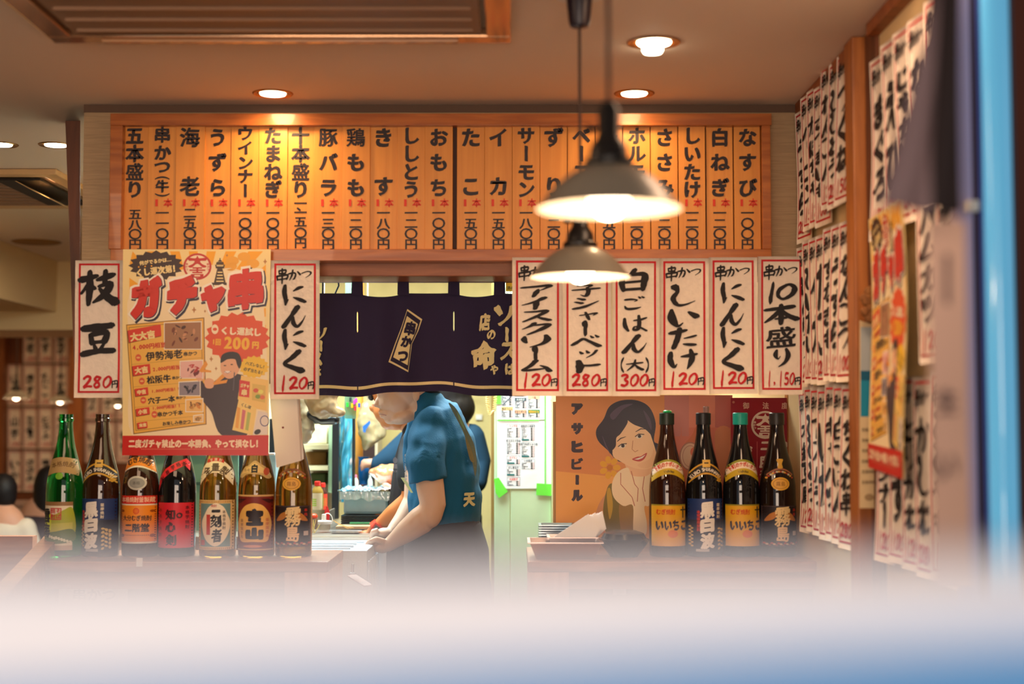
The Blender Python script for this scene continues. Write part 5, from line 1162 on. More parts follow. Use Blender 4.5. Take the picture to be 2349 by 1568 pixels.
tube_light('wall_light', 'small warm light box above the right end of the curtain', 1140, 1178, 600, 632, 6.64, (255, 240, 190), 1.0)
t = thing('amber_window', 'small amber patterned window pane above the curtain', 'window', P(922, 660, 6.66))
MB().box(P(899, 720, 6.66), P(950, 600, 6.699)).build('pane', mat((226, 170, 70), .5, wear=.3, bump=(30, 30, 30, .3)), t); MB().box(P(920, 720, 6.655), P(922, 600, 6.66)).build('glazing_bar', mat((240, 220, 170), .5), t)
t = thing('price_card', 'tiny yellow card hanging behind the right end of the curtain', 'card', P(1170, 660, 4.155)); MB().box(P(1160, 668, 4.155), P(1183, 648, 4.157)).build('card', mat((244, 214, 60), .6), t)
pr = Print(flat_surface(4.155), .0006); pr.line('酒の', 1163, 660, 8, (70, 60, 30), MID, 1); pr.build('lettering', t)
tag(MB().tube([P(741, 638, 4.155), P(740, 690, 4.155)], .0025).tube([P(776, 638, 4.155), P(777, 655, 4.155), P(770, 670, 4.155), P(764, 690, 4.155)], .0025).build('hanging_hook', mat((30, 60, 90), .5), None), 'dark bent wire hooks hanging above the left of the curtain', 'hook')

# mint door panel with papers
YM = 5.3
t = thing('mint_cabinet', 'tall pale mint metal cabinet covered with taped price sheets', 'cabinet', (xof(1200, YM), YM + .2, 0))
M_MINT = mat((196, 226, 184), .4, name='mint_enamel', wear=.05)
a = xof(1134, YM); a2 = xof(1171, YM); a3 = xof(1264, YM); zt = zof(880, YM) + .5
MB().box((a, YM, .0), (a2 - .002, YM + .5, zt), bev=.002).build('side_panel', M_MINT, t)
MB().box((a2 + .001, YM - .004, .0), (a3, YM + .5, zt), bev=.003).build('door_panel', M_MINT, t)
MB().box((a3, YM - .02, .0), (a3 + .018, YM + .1, zt)).build('corner_strip', mat((206, 214, 160), .4), t)
MB().box((a - .012, YM + .03, .0), (a, YM + .5, zt)).build('brass_edge', mat((150, 120, 70), .4, .5), t)
def papersheet(label, x0, y0, x1, y1, fn, Y):
    t = thing('price_sheet', label, 'paper', P((x0 + x1) / 2, y1, Y)); A = P(x0, y0, Y); C = P(x1, y1, Y)
    MB().box((A.x, Y - .001, C.z), (C.x, Y, A.z)).build('sheet', mat((232, 238, 240), .5, bump=(12, 12, 12, .25), name='glossy_sheet'), t)
    pr = Print(flat_surface(Y - .001), .0004); fn(pr); pr.build('lettering', t)
TEAL, INK = (20, 110, 110), (50, 60, 70)
def table(pr, x0, y0, x1, y1, head, hc, nrow, bar=None, hbg=None, fg=None):
    pr.frame(x0, y0, x1, y1, .6, (90, 130, 150), 1)
    hh = 8
    if hbg: pr.rect(x0, y0, x1, y0 + hh, hbg, 1)
    pr.line(head, x0 + (x1 - x0) * .5 - len(head) * 2.4, y0 + hh * .55, 6, hc, MID, 3, wd=4.8)
    its = ['せせり', 'とまと', 'ずり', 'ウインナー', '玉ねぎ', '塩', '大葉のたれ', 'ごま']
    for k in range(nrow):
        y = y0 + hh + (y1 - y0 - hh) * (k + .5) / nrow
        if bar and k == nrow - 1: pr.rect(x0 + .6, y - 2, x0 + (x1 - x0) * .58, y + 1.8, TEAL, 2)
        else: pr.line(its[(k + len(head)) % 8][:4], x0 + 1, y, 3.4, INK, (.05, 0, 0, 0), 2, wd=3.4)
        pr.rect(x1 - 9, y - 1.2, x1 - 4.5, y + 1.2, INK, 2); pr.rect(x1 - 3, y - 1, x1 - 1.6, y + 1, (220, 100, 90), 2)
RD2 = (220, 80, 70)
def low(pr):
    S_ = lambda x, y: (1130 + x / 5.8, 890 + y / 5.8)
    for (x0, y0, x1, y1, h, n, b_) in ((190, 478, 364, 654, 'トンテキ', 6, 0), (190, 676, 364, 874, '牛スタミナ炒め', 7, 0), (190, 898, 366, 1008, 'エイヒレ', 3, 1), (190, 1030, 366, 1163, 'だし巻玉子', 4, 1), (192, 1183, 366, 1297, '大吉餃子', 3, 0), (386, 478, 558, 697, '串焼き５本盛り', 8, 1), (386, 718, 560, 918, 'せせりねぎショー焼', 7, 1), (386, 940, 560, 1074, 'いか焼き', 4, 0)):
        table(pr, *S_(x0, y0), *S_(x1, y1), h, RD2 if n in (6, 3) else INK, n, b_)
def up(pr):
    S_ = lambda x, y: (1130 + x / 5.8, 890 + y / 5.8)
    for (x0, y0, x1, y1, h, n, bgc, hc) in ((116, 46, 272, 228, '水ん菜', 6, (240, 190, 80), INK), (116, 246, 272, 386, '焼きうどん', 5, (240, 210, 140), INK), (294, -40, 450, 108, '串', 5, None, INK), (294, 126, 450, 266, '大吉餃子', 5, (70, 90, 100), (200, 210, 210)), (294, 286, 450, 386, 'せせりポイル', 3, (244, 190, 150), INK), (470, 96, 628, 266, '一品', 6, (244, 190, 150), INK), (470, 286, 628, 386, '横浜のビル', 3, (30, 140, 80), (250, 170, 40))):
        table(pr, *S_(x0, y0), *S_(x1, y1), h, hc, n, 0, bgc)
    pr.stroke([S_(124, 112), S_(200, 150), S_(245, 190)], 1.4, (70, 90, 110), 5); pr.stroke([S_(258, 98), S_(190, 170), S_(140, 224)], 1.8, (30, 50, 80), 5); pr.stroke([S_(420, 176), S_(360, 200), S_(330, 236)], 1.4, (60, 80, 110), 5)
papersheet('upper white price sheet with orange and green headings on the mint cabinet', 1140, 860, 1249, 962, up, YM - .006)
papersheet('lower pale blue price sheet with two columns of tables on the mint cabinet', 1140.5, 965, 1250, 1120, low, YM - .006)
papersheet('narrow white sheet strip at the right edge of the mint cabinet', 1252, 860, 1268, 1120, lambda pr: (pr.rect(1263, 915, 1268, 936, (200, 210, 210), 1), pr.line('酒', 1262, 918, 5, RD2, MID, 2), pr.line('水', 1262, 942, 5, INK, MID, 2)), YM - .0075)
GT = mat((110, 236, 70), .5, name='green_tape', wear=.12)
def tape(label, pts, Y=YM - .010): tag(MB().slab([P(x, y, Y) for x, y in pts], (0, .001, 0)).build('green_tape', GT, None), label, 'tape')
tape('crumpled green tape patch at the lower left corner of the sheets', [(1133, 1098), (1144, 1095), (1165, 1127), (1145, 1142), (1137, 1130)])
tape('square green tape patch at the lower right corner of the sheets', [(1231, 1108), (1268, 1110), (1268, 1137), (1230, 1135)])
tape('green tape piece at the upper left of the price sheets', [(1134, 896), (1149, 898), (1149, 926), (1134, 926)])
tape('thin vertical green tape between the price sheets', [(1249.5, 900), (1252, 900), (1252, 1118), (1249.5, 1118)], YM - .0095)
tape('thin horizontal green tape under the upper price sheet', [(1142, 961.5), (1236, 962), (1236, 965), (1142, 964.5)], YM - .0095)
# telephone cord
b = MB(); pts = []
path = [(1118, 880), (1117, 905), (1119, 930), (1125, 951), (1133, 940), (1136, 915), (1134, 880)]
for k in range(len(path) - 1):
    for q in range(26):
        s_ = q / 26; x = path[k][0] * (1 - s_) + path[k + 1][0] * s_; y = path[k][1] * (1 - s_) + path[k + 1][1] * s_; a = q * 2 * pi / 5.2
        pts.append(P(x, y, 5.25) + Vector((.0055 * cos(a), .0055 * sin(a), .001 * sin(a))))
tag(b.tube(pts, .0017, 5).build('telephone_cord', mat((232, 200, 130), .4), None, smooth=True), 'coiled cream telephone cord hanging beside the mint cabinet', 'cord')
tag(MB().box(P(1082, 903, 6.55), P(1086, 900, 6.5)).box((xof(1092, 6.6), 6.585, zof(962, 6.6)), (xof(1106, 6.6), 6.599, zof(950, 6.6))).build('wall_switch', M_WHITE, None), 'small white switch plate on the cream kitchen wall', 'switch')
# kitchen work table
ZK = zof(1222, 4.9)
t = thing('work_table', 'steel kitchen work table under the trays and sauce pots', 'table', (-.8, 5.2, 0))
MB().box((xof(345, 4.9), 4.78, ZK - .03), (xof(892, 4.9), 5.75, ZK - .002), bev=.003).build('table_top', mat((206, 196, 180), .3, .8), t)
for x_ in (xof(360, 4.9), xof(880, 4.9)):
    for y_ in (4.84, 5.68): MB().box((x_ - .02, y_ - .02, 0), (x_ + .02, y_ + .02, ZK - .03)).build('leg', M_STEEL, t)
# styrofoam box
x0, x1 = xof(640, 4.45), xof(851, 4.45); zt = zof(1262, 4.36)
t = thing('foam_box', 'large white styrofoam box with ribbed side on the kitchen side of the counter', 'box', ((x0 + x1) / 2, 4.6, 0))
M_FOAM = mat((226, 238, 248), .7, name='styrofoam', bump=(90, 90, 90, .2))
b = MB(); zb_ = zt - .27
for (a, c) in (((x0, 4.36, zb_), (x1, 4.40, zt)), ((x0, 4.70, zb_), (x1, 4.74, zt)), ((x0, 4.40, zb_), (x0 + .04, 4.70, zt)), ((x1 - .04, 4.40, zb_), (x1, 4.70, zt)), ((x0, 4.36, zb_ - .03), (x1, 4.74, zb_))): b.box(a, c, bev=.004)
b.build('box_body', M_FOAM, t)
MB().box((x0 + .041, 4.401, zt - .03), (x1 - .041, 4.699, zt - .006), bev=.004).build('inner_lid', M_FOAM, t)
for k in range(3): MB().box((x0 + .06, 4.44 + k * .09, zt - .0062), (x1 - .06, 4.455 + k * .09, zt + .002), bev=.002).build('lid_ridge', M_FOAM, t)
for k in range(6): MB().box((x1, 4.39 + k * .055, zb_ + .02), (x1 + .006, 4.415 + k * .055, zt - .035), bev=.002).build('rib', M_FOAM, t)
t = thing('support_table', 'steel stand under the styrofoam box', 'stand', ((x0 + x1) / 2, 4.55, 0)); MB().box((x0 - .02, 4.34, zb_ - .06), (x1 + .03, 4.76, zb_ - .031)).build('table_top', M_STEEL, t)
for x_ in (x0 + .02, x1 - .01):
    for y_ in (4.38, 4.72): MB().box((x_ - .015, y_ - .015, 0), (x_ + .015, y_ + .015, zb_ - .06)).build('leg', M_STEEL, t)
t = thing('hinged_flap', 'wooden hinged flap with metal latch at the end of the left counter', 'flap', P(820, 1325, 4.1)); Y = 4.1
MB().hexa([P(797, 1322, Y + .1), P(815, 1318, Y + .1), P(853, 1343, Y), P(836, 1346, Y), P(797, 1319, Y + .1), P(815, 1315, Y + .1), P(853, 1339, Y), P(836, 1342, Y)]).build('flap_board', M_CWOOD, t)
MB().lathe([(.010, 0), (.010, .004), (.004, .006), (.004, .03), (0, .031)], P(809, 1316, Y + .06), 14).build('latch', M_STEEL, t, smooth=True)
# ----- fridge case frame and shelf on the left side of the kitchen
Y = 5.5
t = thing('glass_case', 'tall black framed glass case with pale shelves behind the hanging bags', 'case', P(730, 1170, Y))
BK = mat((16, 20, 24), .3, name='black_frame')
z0, z1 = zof(1195, Y), zof(860, Y)
for (xa, xb, ya, yb) in ((762, 776, 955, 1190), (708, 775, 955, 972), (706, 712, 880, 972), (618, 628, 960, 1150), (808, 813, 955, 1140), (545, 556, 1040, 1200)):
    A = P(xa, ya, Y); C = P(xb, yb, Y); C.z = max(C.z, ZK + .001); MB().box((A.x, Y, C.z), (C.x, Y + .03, A.z), bev=.003).build('frame_bar', BK, t)
A = P(562, 900, Y + .35); C = P(770, 1190, Y + .35); MB().box((A.x, Y + .35, C.z), (C.x, Y + .37, A.z)).build('back_panel', mat((196, 184, 150), .6, wear=.1), t)
A = P(754, 975, Y + .1); C = P(762, 1130, Y + .1); MB().box((A.x, Y + .1, C.z), (C.x, Y + .3, A.z)).build('side_strip', mat((150, 176, 140), .4), t)
for y_, m_ in ((1020, (200, 190, 150)), (1068, (200, 190, 150))):
    A = P(690, y_, Y + .06); C = P(752, y_ + 10, Y + .06); MB().box((A.x, Y + .06, C.z), (C.x, Y + .34, A.z)).build('shelf', mat(m_, .5), t)
for (xa, ya, xb, yb, c_) in ((698, 1036, 748, 1066, (150, 112, 60)), (706, 1086, 746, 1112, (70, 84, 40)), (700, 978, 750, 1018, (206, 196, 160))):
    A = P(xa, ya, Y + .2); C = P(xb, yb, Y + .2); MB().box((A.x, Y + .2, C.z), (C.x, Y + .33, A.z), bev=.006).build('stored_block', mat(c_, .7, wear=.3), t)
t = thing('green_glass_panel', 'pale green glass panel glowing behind the left bottles', 'panel', P(430, 1100, 5.0)); A = P(352, 1040, 5.0); C = P(545, 1215, 5.0); C.z = ZK
MB().box((A.x, 5.0, C.z), (C.x, 5.01, A.z)).build('pane', mat((130, 180, 160), .15, name='green_glass'), t)
MB().box((A.x, 4.99, zof(1112, 5)), (C.x, 5.0, zof(1105, 5))).build('rail', mat((60, 100, 90), .3), t); MB().box((A.x, 4.985, A.z - .005), (C.x, 5.0, A.z)).build('top_edge', mat((170, 210, 215), .3), t)
tag(MB().lathe([(.030, ZK)] + [(.030 + .002 * (k % 2), ZK + (zof(1126, 4.86) - ZK) * (k + 1) / 14) for k in range(14)], (xof(369, 4.86), 4.86, 0), 20).build('steel_canister', M_STEEL, None, smooth=True), 'ribbed steel canister glimpsed between the second and third bottle', 'canister')
t = thing('blue_column', 'shiny blue plastic wrapped column beside the black frame', 'column', P(792, 1150, 5.6)); b = MB()
A = P(778, 952, 5.6); C = P(809, 1150, 5.6)
b.grid(lambda s_, t_: Vector((A.x + (C.x - A.x) * s_ + .004 * sin(t_ * 9), 5.6 - .05 * sin(pi * s_) - .008 * sin(14 * s_ + 5 * t_) - .006 * sin(23 * t_ + 9 * s_), A.z + (C.z - A.z) * t_)), 24, 30)
b.build('plastic_wrap', mat((60, 150, 180), .08, spec=1, coat=1, name='blue_plastic'), t, smooth='all'); MB().box((A.x + .005, 5.602, C.z), (C.x - .005, 5.66, A.z)).build('core', mat((20, 90, 120), .3), t)
t = thing('wooden_post', 'yellow brown round wooden post behind the blue column', 'post', (xof(822, 5.8), 5.8, 0)); MB().tube([(xof(822, 5.8), 5.8, 0), (xof(822, 5.8), 5.8, CEIL)], .022, 16).build('post_shaft', wood((190, 120, 40), (216, 150, 66), (30, 30, 3), name='yellow_wood'), t, smooth=True)
t = thing('dark_shelf_unit', 'dark brown shelf unit in the kitchen behind the figures', 'shelf', P(845, 1000, 6.0)); MB().box((xof(826, 6.0), 6.0, .3), (xof(862, 6.0), 6.2, zof(960, 6.0))).build('cabinet_body', mat((50, 30, 26), .5), t)
MB().box((xof(862, 6), 5.99, .3), (xof(868, 6), 6.2, zof(990, 6.0))).build('side', mat((196, 180, 150), .5), t)
t = thing('green_crate', 'pale green plastic crate on the kitchen back shelf', 'crate', P(895, 950, 6.2)); MB().box(P(872, 985, 6.2), P(915, 905, 6.4), bev=.006).build('crate_body', mat((150, 214, 170), .4), t); MB().box(P(893, 985, 6.19), P(915, 960, 6.2)).build('green_lid', mat((30, 170, 90), .4), t)
# plastic bags
def bag(name, label, pts_fn, m, rest=None, vox=.006):
    t = thing(name, label, 'bag', rest); b = MB(); pts_fn(b); o = blob(b, 'bag_body', m, t, vox, 4)
    MB().tube([(rest.x, rest.y, rest.z), (rest.x, rest.y, CEIL)], .002, 5).build('string', mat((200, 190, 170), .6), t)
    for v in o.data.vertices: v.co += v.normal * (.006 * noise.noise(v.co * 28) + .003 * noise.noise(v.co * 70))
    return t
CLR = mat((206, 190, 160), .15, trans=.35, spec=.8, name='clear_plastic')
bag('hanging_bag', 'large clear plastic bag hanging at the top left of the kitchen', lambda b: b.ell(P(742, 930, 5.0), (.055, .04, .05)).ell(P(722, 905, 5.0), (.04, .04, .06)).ell(P(772, 945, 5.0), (.032, .03, .022)).ell(P(745, 890, 5.0), (.065, .04, .05)), mat((196, 170, 130), .15, trans=.3, spec=.8, name='clear_plastic'), P(742, 900, 5.0))
t = thing('cap_in_bag', 'cream cap with black brim hanging under the plastic bag', 'cap', P(735, 960, 5.05)); MB().etube([(*P(716, 950, 5.08), .02, .03), (*P(740, 962, 5.08), .02, .035), (*P(768, 962, 5.08), .018, .03)]).build('brim', BK, t, smooth=True)
bag('hanging_bag', 'long pale plastic bag hanging beside the blank folded sheet', lambda b: b.etube([(*P(694, 880, 5.1), .02, .02), (*P(697, 930, 5.1), .026, .03), (*P(704, 985, 5.1), .028, .03), (*P(700, 1006, 5.1), .018, .02)]), CLR, P(695, 880, 5.1))
bag('hanging_bag', 'crumpled clear bag with a blue mark hanging from the wooden post', lambda b: b.etube([(*P(838, 930, 5.7), .02, .02), (*P(842, 970, 5.7), .045, .03), (*P(848, 1010, 5.7), .034, .03), (*P(838, 1026, 5.7), .014, .01)]).etube([(*P(852, 900, 5.7), .02, .02), (*P(860, 950, 5.7), .03, .02), (*P(872, 990, 5.7), .03, .02)]), mat((196, 178, 138), .2, trans=.5, spec=.8, name='clear_plastic'), P(842, 920, 5.7))
tag(MB().slab([P(x, y, 5.655) for x, y in ((832, 978), (848, 964), (850, 970), (840, 984), (838, 992), (833, 990))], (0, .002, 0)).build('blue_mark', mat((20, 80, 150), .5), None), 'blue printed mark on the crumpled hanging bag', 'print')
t = thing('bag_clips', 'bunch of tiny coloured clips by the curtain edge', 'clips', P(808, 925, 5.24))
for x, y, c_ in ((797, 928, (40, 200, 60)), (808, 930, (220, 170, 30)), (813, 922, (190, 60, 170)), (817, 918, (190, 60, 170)), (824, 929, (30, 90, 170)), (815, 936, (190, 30, 60)), (804, 916, (40, 60, 60))): MB().box(P(x - 3, y + 5, 5.238), P(x + 3, y - 5, 5.2505), bev=.001).build('clip', mat(c_, .3), t)
t = thing('glass_sheet', 'greenish sheet of glass hanging above the blue column', 'glass', P(800, 930, 5.25)); MB().box(P(790, 960, 5.25), (xof(818, 5.25), 5.256, CEIL)).build('pane', mat((150, 190, 160), .1, trans=.6, name='green_glass'), t)
# food box wrapped in plastic, trays, bottles
t = thing('food_tub', 'pale blue plastic wrapped tub on the black trays', 'tub', P(845, 1180, 5.2)); b = MB(); A = P(790, 1178, 5.15); C = P(893, 1128, 5.15)
MB().box((A.x, 5.12, A.z), (C.x, 5.42, C.z), bev=.01).build('tub_body', mat((150, 196, 214), .25, name='blue_plastic_tub', coat=.5, wear=.15), t)
b = MB(); b.grid(lambda s_, t_: Vector((A.x - .02 + (C.x - A.x + .04) * s_, 5.10 + .34 * t_, C.z + .004 + .012 * abs(noise.noise(Vector((s_ * 7, t_ * 5, 1)))) + .012 * abs(noise.noise(Vector((s_ * 19, t_ * 9, 3)))))), 40, 14)
b.grid(lambda s_, t_: Vector((A.x - .012 + (C.x - A.x + .02) * s_, 5.112 - .010 * abs(noise.noise(Vector((s_ * 9, t_ * 3, 5)))), C.z + .004 - .03 * t_ * (1 + .5 * noise.noise(Vector((s_ * 6, 0, 2)))))), 40, 4)
b.build('cling_film', mat((190, 226, 240), .06, spec=1, coat=1, name='cling_film'), t, smooth='all')
for k in range(5): tag(MB().box((xof(786 - k * 0, 5.1), 5.08, zof(1181 + k * 4.3, 5.1) - .0045), (xof(892, 5.1), 5.42, zof(1181 + k * 4.3, 5.1)), bev=.0015).build('black_tray', BK, None), 'thin black tray, %s in the stack under the blue tub' % ('topmost', 'second', 'middle', 'second from bottom', 'lowest')[k], 'tray', 'black trays under the blue tub')
tag(MB().box(P(802, 1201.5, 5.05), P(860, 1197, 5.07)).build('green_chopsticks', mat((60, 150, 100), .4), None), 'long green handled utensil lying before the black trays', 'utensil')
def small_bottle(px, y0, y1, hw, Y, label, body, capc, lab=None, tr=0, nm='sauce_bottle', capf=.16):
    c = P(px, y1, Y); top = P(px, y0, Y).z; H = top - c.z; R = hw * Y / F
    t = thing(nm, label, 'bottle', c); MB().lathe([(R * .9, 0), (R, .01 * H), (R, .58 * H), (R * .85, .70 * H), (R * .45, .82 * H), (R * .4, (1 - capf) * H)], c, 20).build('bottle_body', mat(body, .25, trans=tr), t, smooth=True)
    MB().lathe([(R * .5, (1 - capf) * H), (R * .5, .98 * H), (R * .35, H)], c, 16).build('cap', mat(capc, .35), t, smooth=True)
    if lab:
        S = lambda u, v, off=0: Vector((c.x + max(-.97, min(.97, (u - px) / hw)) * (R + .0005), Y - (R + .001 + off) * sqrt(1 - max(-.97, min(.97, (u - px) / hw)) ** 2), P(px, v, Y).z))
        pr = Print(S, .0004, L=4)
        for (a_, b_, c_, d_, cc) in lab: pr.rect(a_, b_, c_, d_, cc, 1)
        pr.build('label', t)
    return t
small_bottle(728, 1103, 1168, 14, 5.15, 'sauce bottle with red cap and green label, front one of the pair', (150, 120, 50), (220, 40, 30), [(716, 1130, 740, 1168, (226, 214, 180)), (716, 1142, 728, 1160, (160, 214, 40)), (716, 1162, 740, 1168, (170, 70, 30))])
small_bottle(741, 1107, 1168, 10, 5.3, 'sauce bottle with red cap behind the front one', (60, 30, 24), (220, 40, 30), [(732, 1132, 751, 1168, (220, 60, 40)), (732, 1142, 751, 1160, (120, 180, 50))])
small_bottle(815, 1088, 1128, 7, 5.6, 'white squeeze bottle with pink tip beside the blue column', (226, 236, 230), (230, 120, 160), capf=.25, nm='squeeze_bottle')
small_bottle(849, 1088, 1128, 6, 5.7, 'white squeeze bottle with chrome top behind the plastic tub', (220, 236, 226), (200, 206, 206), nm='squeeze_bottle')
t = thing('blue_jug', 'bright blue plastic jug by the hand of the rear cook', 'jug', P(836, 1095, 5.75)); MB().lathe([(.018, 0), (.022, .05), (.020, .10), (.024, .11)], P(834, 1110, 5.75), 18).build('jug_body', mat((20, 110, 190), .3), t, smooth=True)
t = thing('sauce_pot', 'low cream sauce pot with white collar and dark contents', 'pot', P(743, 1213, 4.95)); c = P(743, 1214, 4.95)
MB().lathe([(.021, 0), (.0225, .004), (.0225, .018), (.026, .020), (.027, .028), (.024, .031)], c, 24).build('pot_body', mat((214, 204, 180), .3), t, smooth=True)
MB().lathe([(.0245, .0185), (.0285, .019), (.0285, .029), (.008, .033), (.008, .052), (0, .054)], c, 24).build('white_collar', M_WHITE, t, smooth=True)
MB().tube([c + Vector((.012 + .018 * cos(a), 0, .030 + .026 * sin(a))) for a in [k * pi / 9 - .3 for k in range(11)]], .0018).build('handle', M_WHITE, t, smooth=True)
t = thing('spice_mill', 'small sauce jar with rounded orange red lid', 'jar', P(721, 1215, 4.9)); c = P(720, 1213, 4.9)
MB().lathe([(.012, 0), (.0135, .01), (.0135, .035), (.010, .038)], c, 18).build('jar_body', mat((150, 120, 100), .2, trans=.3), t, smooth=True); MB().ell(c + Vector((0, 0, .043)), (.0135, .0135, .0105)).build('lid', mat((226, 70, 30), .3), t, smooth=True)
t = thing('red_bottle', 'slim red sauce bottle behind the cream pot', 'bottle', P(749, 1200, 5.05)); MB().lathe([(.009, 0), (.009, .05), (.004, .06), (.004, .066)], P(750, 1204, 5.05), 14).build('bottle_body', mat((200, 40, 40), .3), t, smooth=True)
t = thing('grey_bin', 'grey metal box edge behind the sauce pot', 'box', P(760, 1195, 5.1)); MB().box(P(752, 1196, 5.12), P(768, 1165, 5.3), bev=.003).build('box_body', mat((140, 128, 118), .5), t)
rr = random.Random(4)
for k in range(9):
    a = P(714 + rr.uniform(0, 8), 1222, 4.86); tag(MB().tube([a, a + Vector((rr.uniform(-.006, .022), rr.uniform(-.01, .01), rr.uniform(.02, .05)))], .0011, 5).build('bamboo_skewer', mat((226, 200, 110), .6), None), 'thin bamboo skewer standing beside the sauce pot', 'skewer', 'bamboo skewers by the sauce pot')
for k in range(3):
    tag(MB().tube([P(763 + k * 6, 1192 + k * 5, 5.0), P(800 + k * 6, 1213 - k, 4.95)], .0011, 5).build('bamboo_skewer', mat((226, 170, 90), .6), None), 'thin bamboo skewer lying slanted on the work table, %s of three' % ('leftmost', 'middle', 'rightmost')[k], 'skewer', 'bamboo skewers lying on the table')
t = thing('steel_tray', 'long shallow steel tray on the kitchen work table', 'tray', P(800, 1222, 4.9)); MB().box(P(758, 1221, 4.88), P(828, 1217, 4.95), bev=.001).box(P(756, 1218, 4.88), P(830, 1215, 4.884)).build('tray_body', M_STEEL, t)
t = thing('cutting_board', 'pale wooden chopping board on the work table', 'board', P(820, 1214, 5.0)); MB().box(P(770, 1213, 4.98), P(890, 1203, 5.05), bev=.002).build('board_body', mat((206, 180, 140), .6), t)
for (xa, ya, xb, yb, c_, lb) in ((612, 1040, 636, 1086, (170, 214, 226), 'pale blue plastic box behind the sixth bottle'),):
    t = thing('plastic_box', lb, 'box', P(xa, yb, 4.9)); MB().box((xof(xa, 4.9), 4.9, ZK), (xof(xb, 4.9), 4.95, zof(ya, 4.9)), bev=.004).build('box_body', mat(c_, .3), t); MB().box(P(xa, ya + 3, 4.89), P(xb + 1, ya - 2, 4.96)).build('lid', M_WHITE, t)

# ================================================================ PEOPLE
SK_A, SK_B, SK_C = mat((206, 172, 148), .5, name='skin_pale'), mat((204, 128, 74), .5, name='skin_tan'), mat((216, 160, 130), .5, name='skin_light')
for m_ in (SK_A, SK_B, SK_C): m_.node_tree.nodes['Principled BSDF'].inputs['Subsurface Weight'].default_value = .08; m_.node_tree.nodes['Principled BSDF'].inputs['Subsurface Scale'].default_value = .02
def V(px, py, Y, dy=0):
    p = P(px, py, Y); return Vector((p.x, Y + dy, p.z))
def E(px, py, Y, ra, rb, dy=0): s = Y / F; return (*V(px, py, Y, dy), ra * s, rb * s)
def ELL(b, px, py, Y, rx, ry, rz, dy=0, rot=0):
    s = Y / F; b.ell(V(px, py, Y, dy), (rx * s, ry * s, rz * s), Matrix.Rotation(rot, 3, 'Y'))
# ---- cook A, nearest, facing left, head bowed behind the curtain
Y = 4.72
A = blob_root((lambda b: ((
    ELL(b, 938, 868, Y, 62, 52, 74, 0, -.35), ELL(b, 912, 915, Y, 44, 40, 42, 0, -.3), ELL(b, 902, 944, Y, 26, 28, 24), ELL(b, 896, 962, Y, 15, 20, 11), ELL(b, 925, 955, Y, 34, 36, 17, 0, -.25),
    ELL(b, 868, 920, Y, 8, 9, 14, 0, .45), ELL(b, 864, 928, Y, 8, 9, 6), ELL(b, 872, 931, Y, 8, 13, 5), ELL(b, 876, 945, Y, 9, 14, 4.5), ELL(b, 879, 954, Y, 9, 13, 5), ELL(b, 893, 895, Y, 30, 36, 30),
    ELL(b, 958, 905, Y, 9, 6, 17, -.075),
    b.etube([E(955, 915, Y, 34, 34), E(985, 945, Y, 34, 36), E(1005, 980, Y, 40, 60)]),
    b.etube([E(1005, 985, Y, 58, 90), E(1020, 1060, Y, 64, 96), E(1022, 1130, Y, 66, 92), E(1022, 1210, Y, 72, 96), E(1030, 1290, Y, 74, 96), E(1035, 1370, Y, 66, 88)]),
    b.etube([E(1010, 1370, Y, 50, 48, -.08), E(1008, 1600, Y, 40, 40, -.08), E(1006, 1900, Y, 30, 32, -.08), E(1002, 2010, Y, 24, 26, -.08)]),
    b.etube([E(1045, 1370, Y, 50, 48, .09), E(1052, 1600, Y, 40, 40, .09), E(1060, 1900, Y, 30, 32, .09), E(1060, 2010, Y, 24, 26, .09)]),
    b.etube([E(985, 2018, Y, 16, 24, -.08), E(950, 2026, Y, 12, 22, -.08)]), b.etube([E(1045, 2018, Y, 16, 24, .09), E(1010, 2026, Y, 12, 22, .09)]),
    # near arm
    b.etube([E(985, 1015, Y, 28, 28, -.13), E(988, 1060, Y, 30, 30, -.16), E(994, 1110, Y, 31, 31, -.18), E(1000, 1150, Y, 29, 29, -.18), E(992, 1175, Y, 28, 28, -.18)]),
    b.etube([E(1000, 1160, Y, 26, 27, -.18), E(972, 1186, Y, 31, 29, -.17), E(938, 1212, Y, 25, 24, -.15), E(912, 1232, Y, 18, 20, -.13), E(898, 1243, Y, 15, 20, -.12)]),
    ELL(b, 882, 1246, Y, 22, 22, 15, -.115, .1),
    [b.tube([V(868, 1234 + k * 6.5, Y, -.135 + .012 * k), V(856, 1236 + k * 7, Y, -.135 + .012 * k), V(849, 1246 + k * 7.5, Y, -.13 + .012 * k), V(856, 1255 + k * 6, Y, -.12 + .01 * k)], [.0105, .0105, .0095, .008], 10) for k in range(4)],
    b.tube([V(888, 1234, Y, -.14), V(872, 1228, Y, -.15), V(858, 1234, Y, -.15)], [.012, .011, .009], 10),
    # far arm, fist just behind
    b.etube([E(960, 1010, Y, 30, 30, .14), E(950, 1080, Y, 28, 28, .14), E(945, 1150, Y, 26, 26, .12), E(920, 1195, Y, 22, 22, .08), E(898, 1218, Y, 15, 16, .05)]),
    ELL(b, 880, 1224, Y, 20, 18, 13, .03),
    [b.tube([V(868, 1216 + k * 5, Y, .0 + .014 * k), V(856, 1219 + k * 5.5, Y, .0 + .014 * k), V(851, 1229 + k * 5, Y, .01 + .012 * k), V(858, 1236 + k * 4, Y, .02 + .01 * k)], [.0105, .0105, .009, .008], 10) for k in range(4)]), b)[1])(MB()), 'person', SK_A, .004, 3)
tag(A, 'person in a teal t-shirt bending over the styrofoam box, face half hidden by the curtain', 'person')
M_TEAL = mat((2, 84, 122), .85, name='teal_cotton', bump=(240, 240, 240, .15)); M_TEAL2 = mat((4, 48, 72), .85, name='teal_cotton_dark', bump=(240, 240, 240, .15))
b = MB()
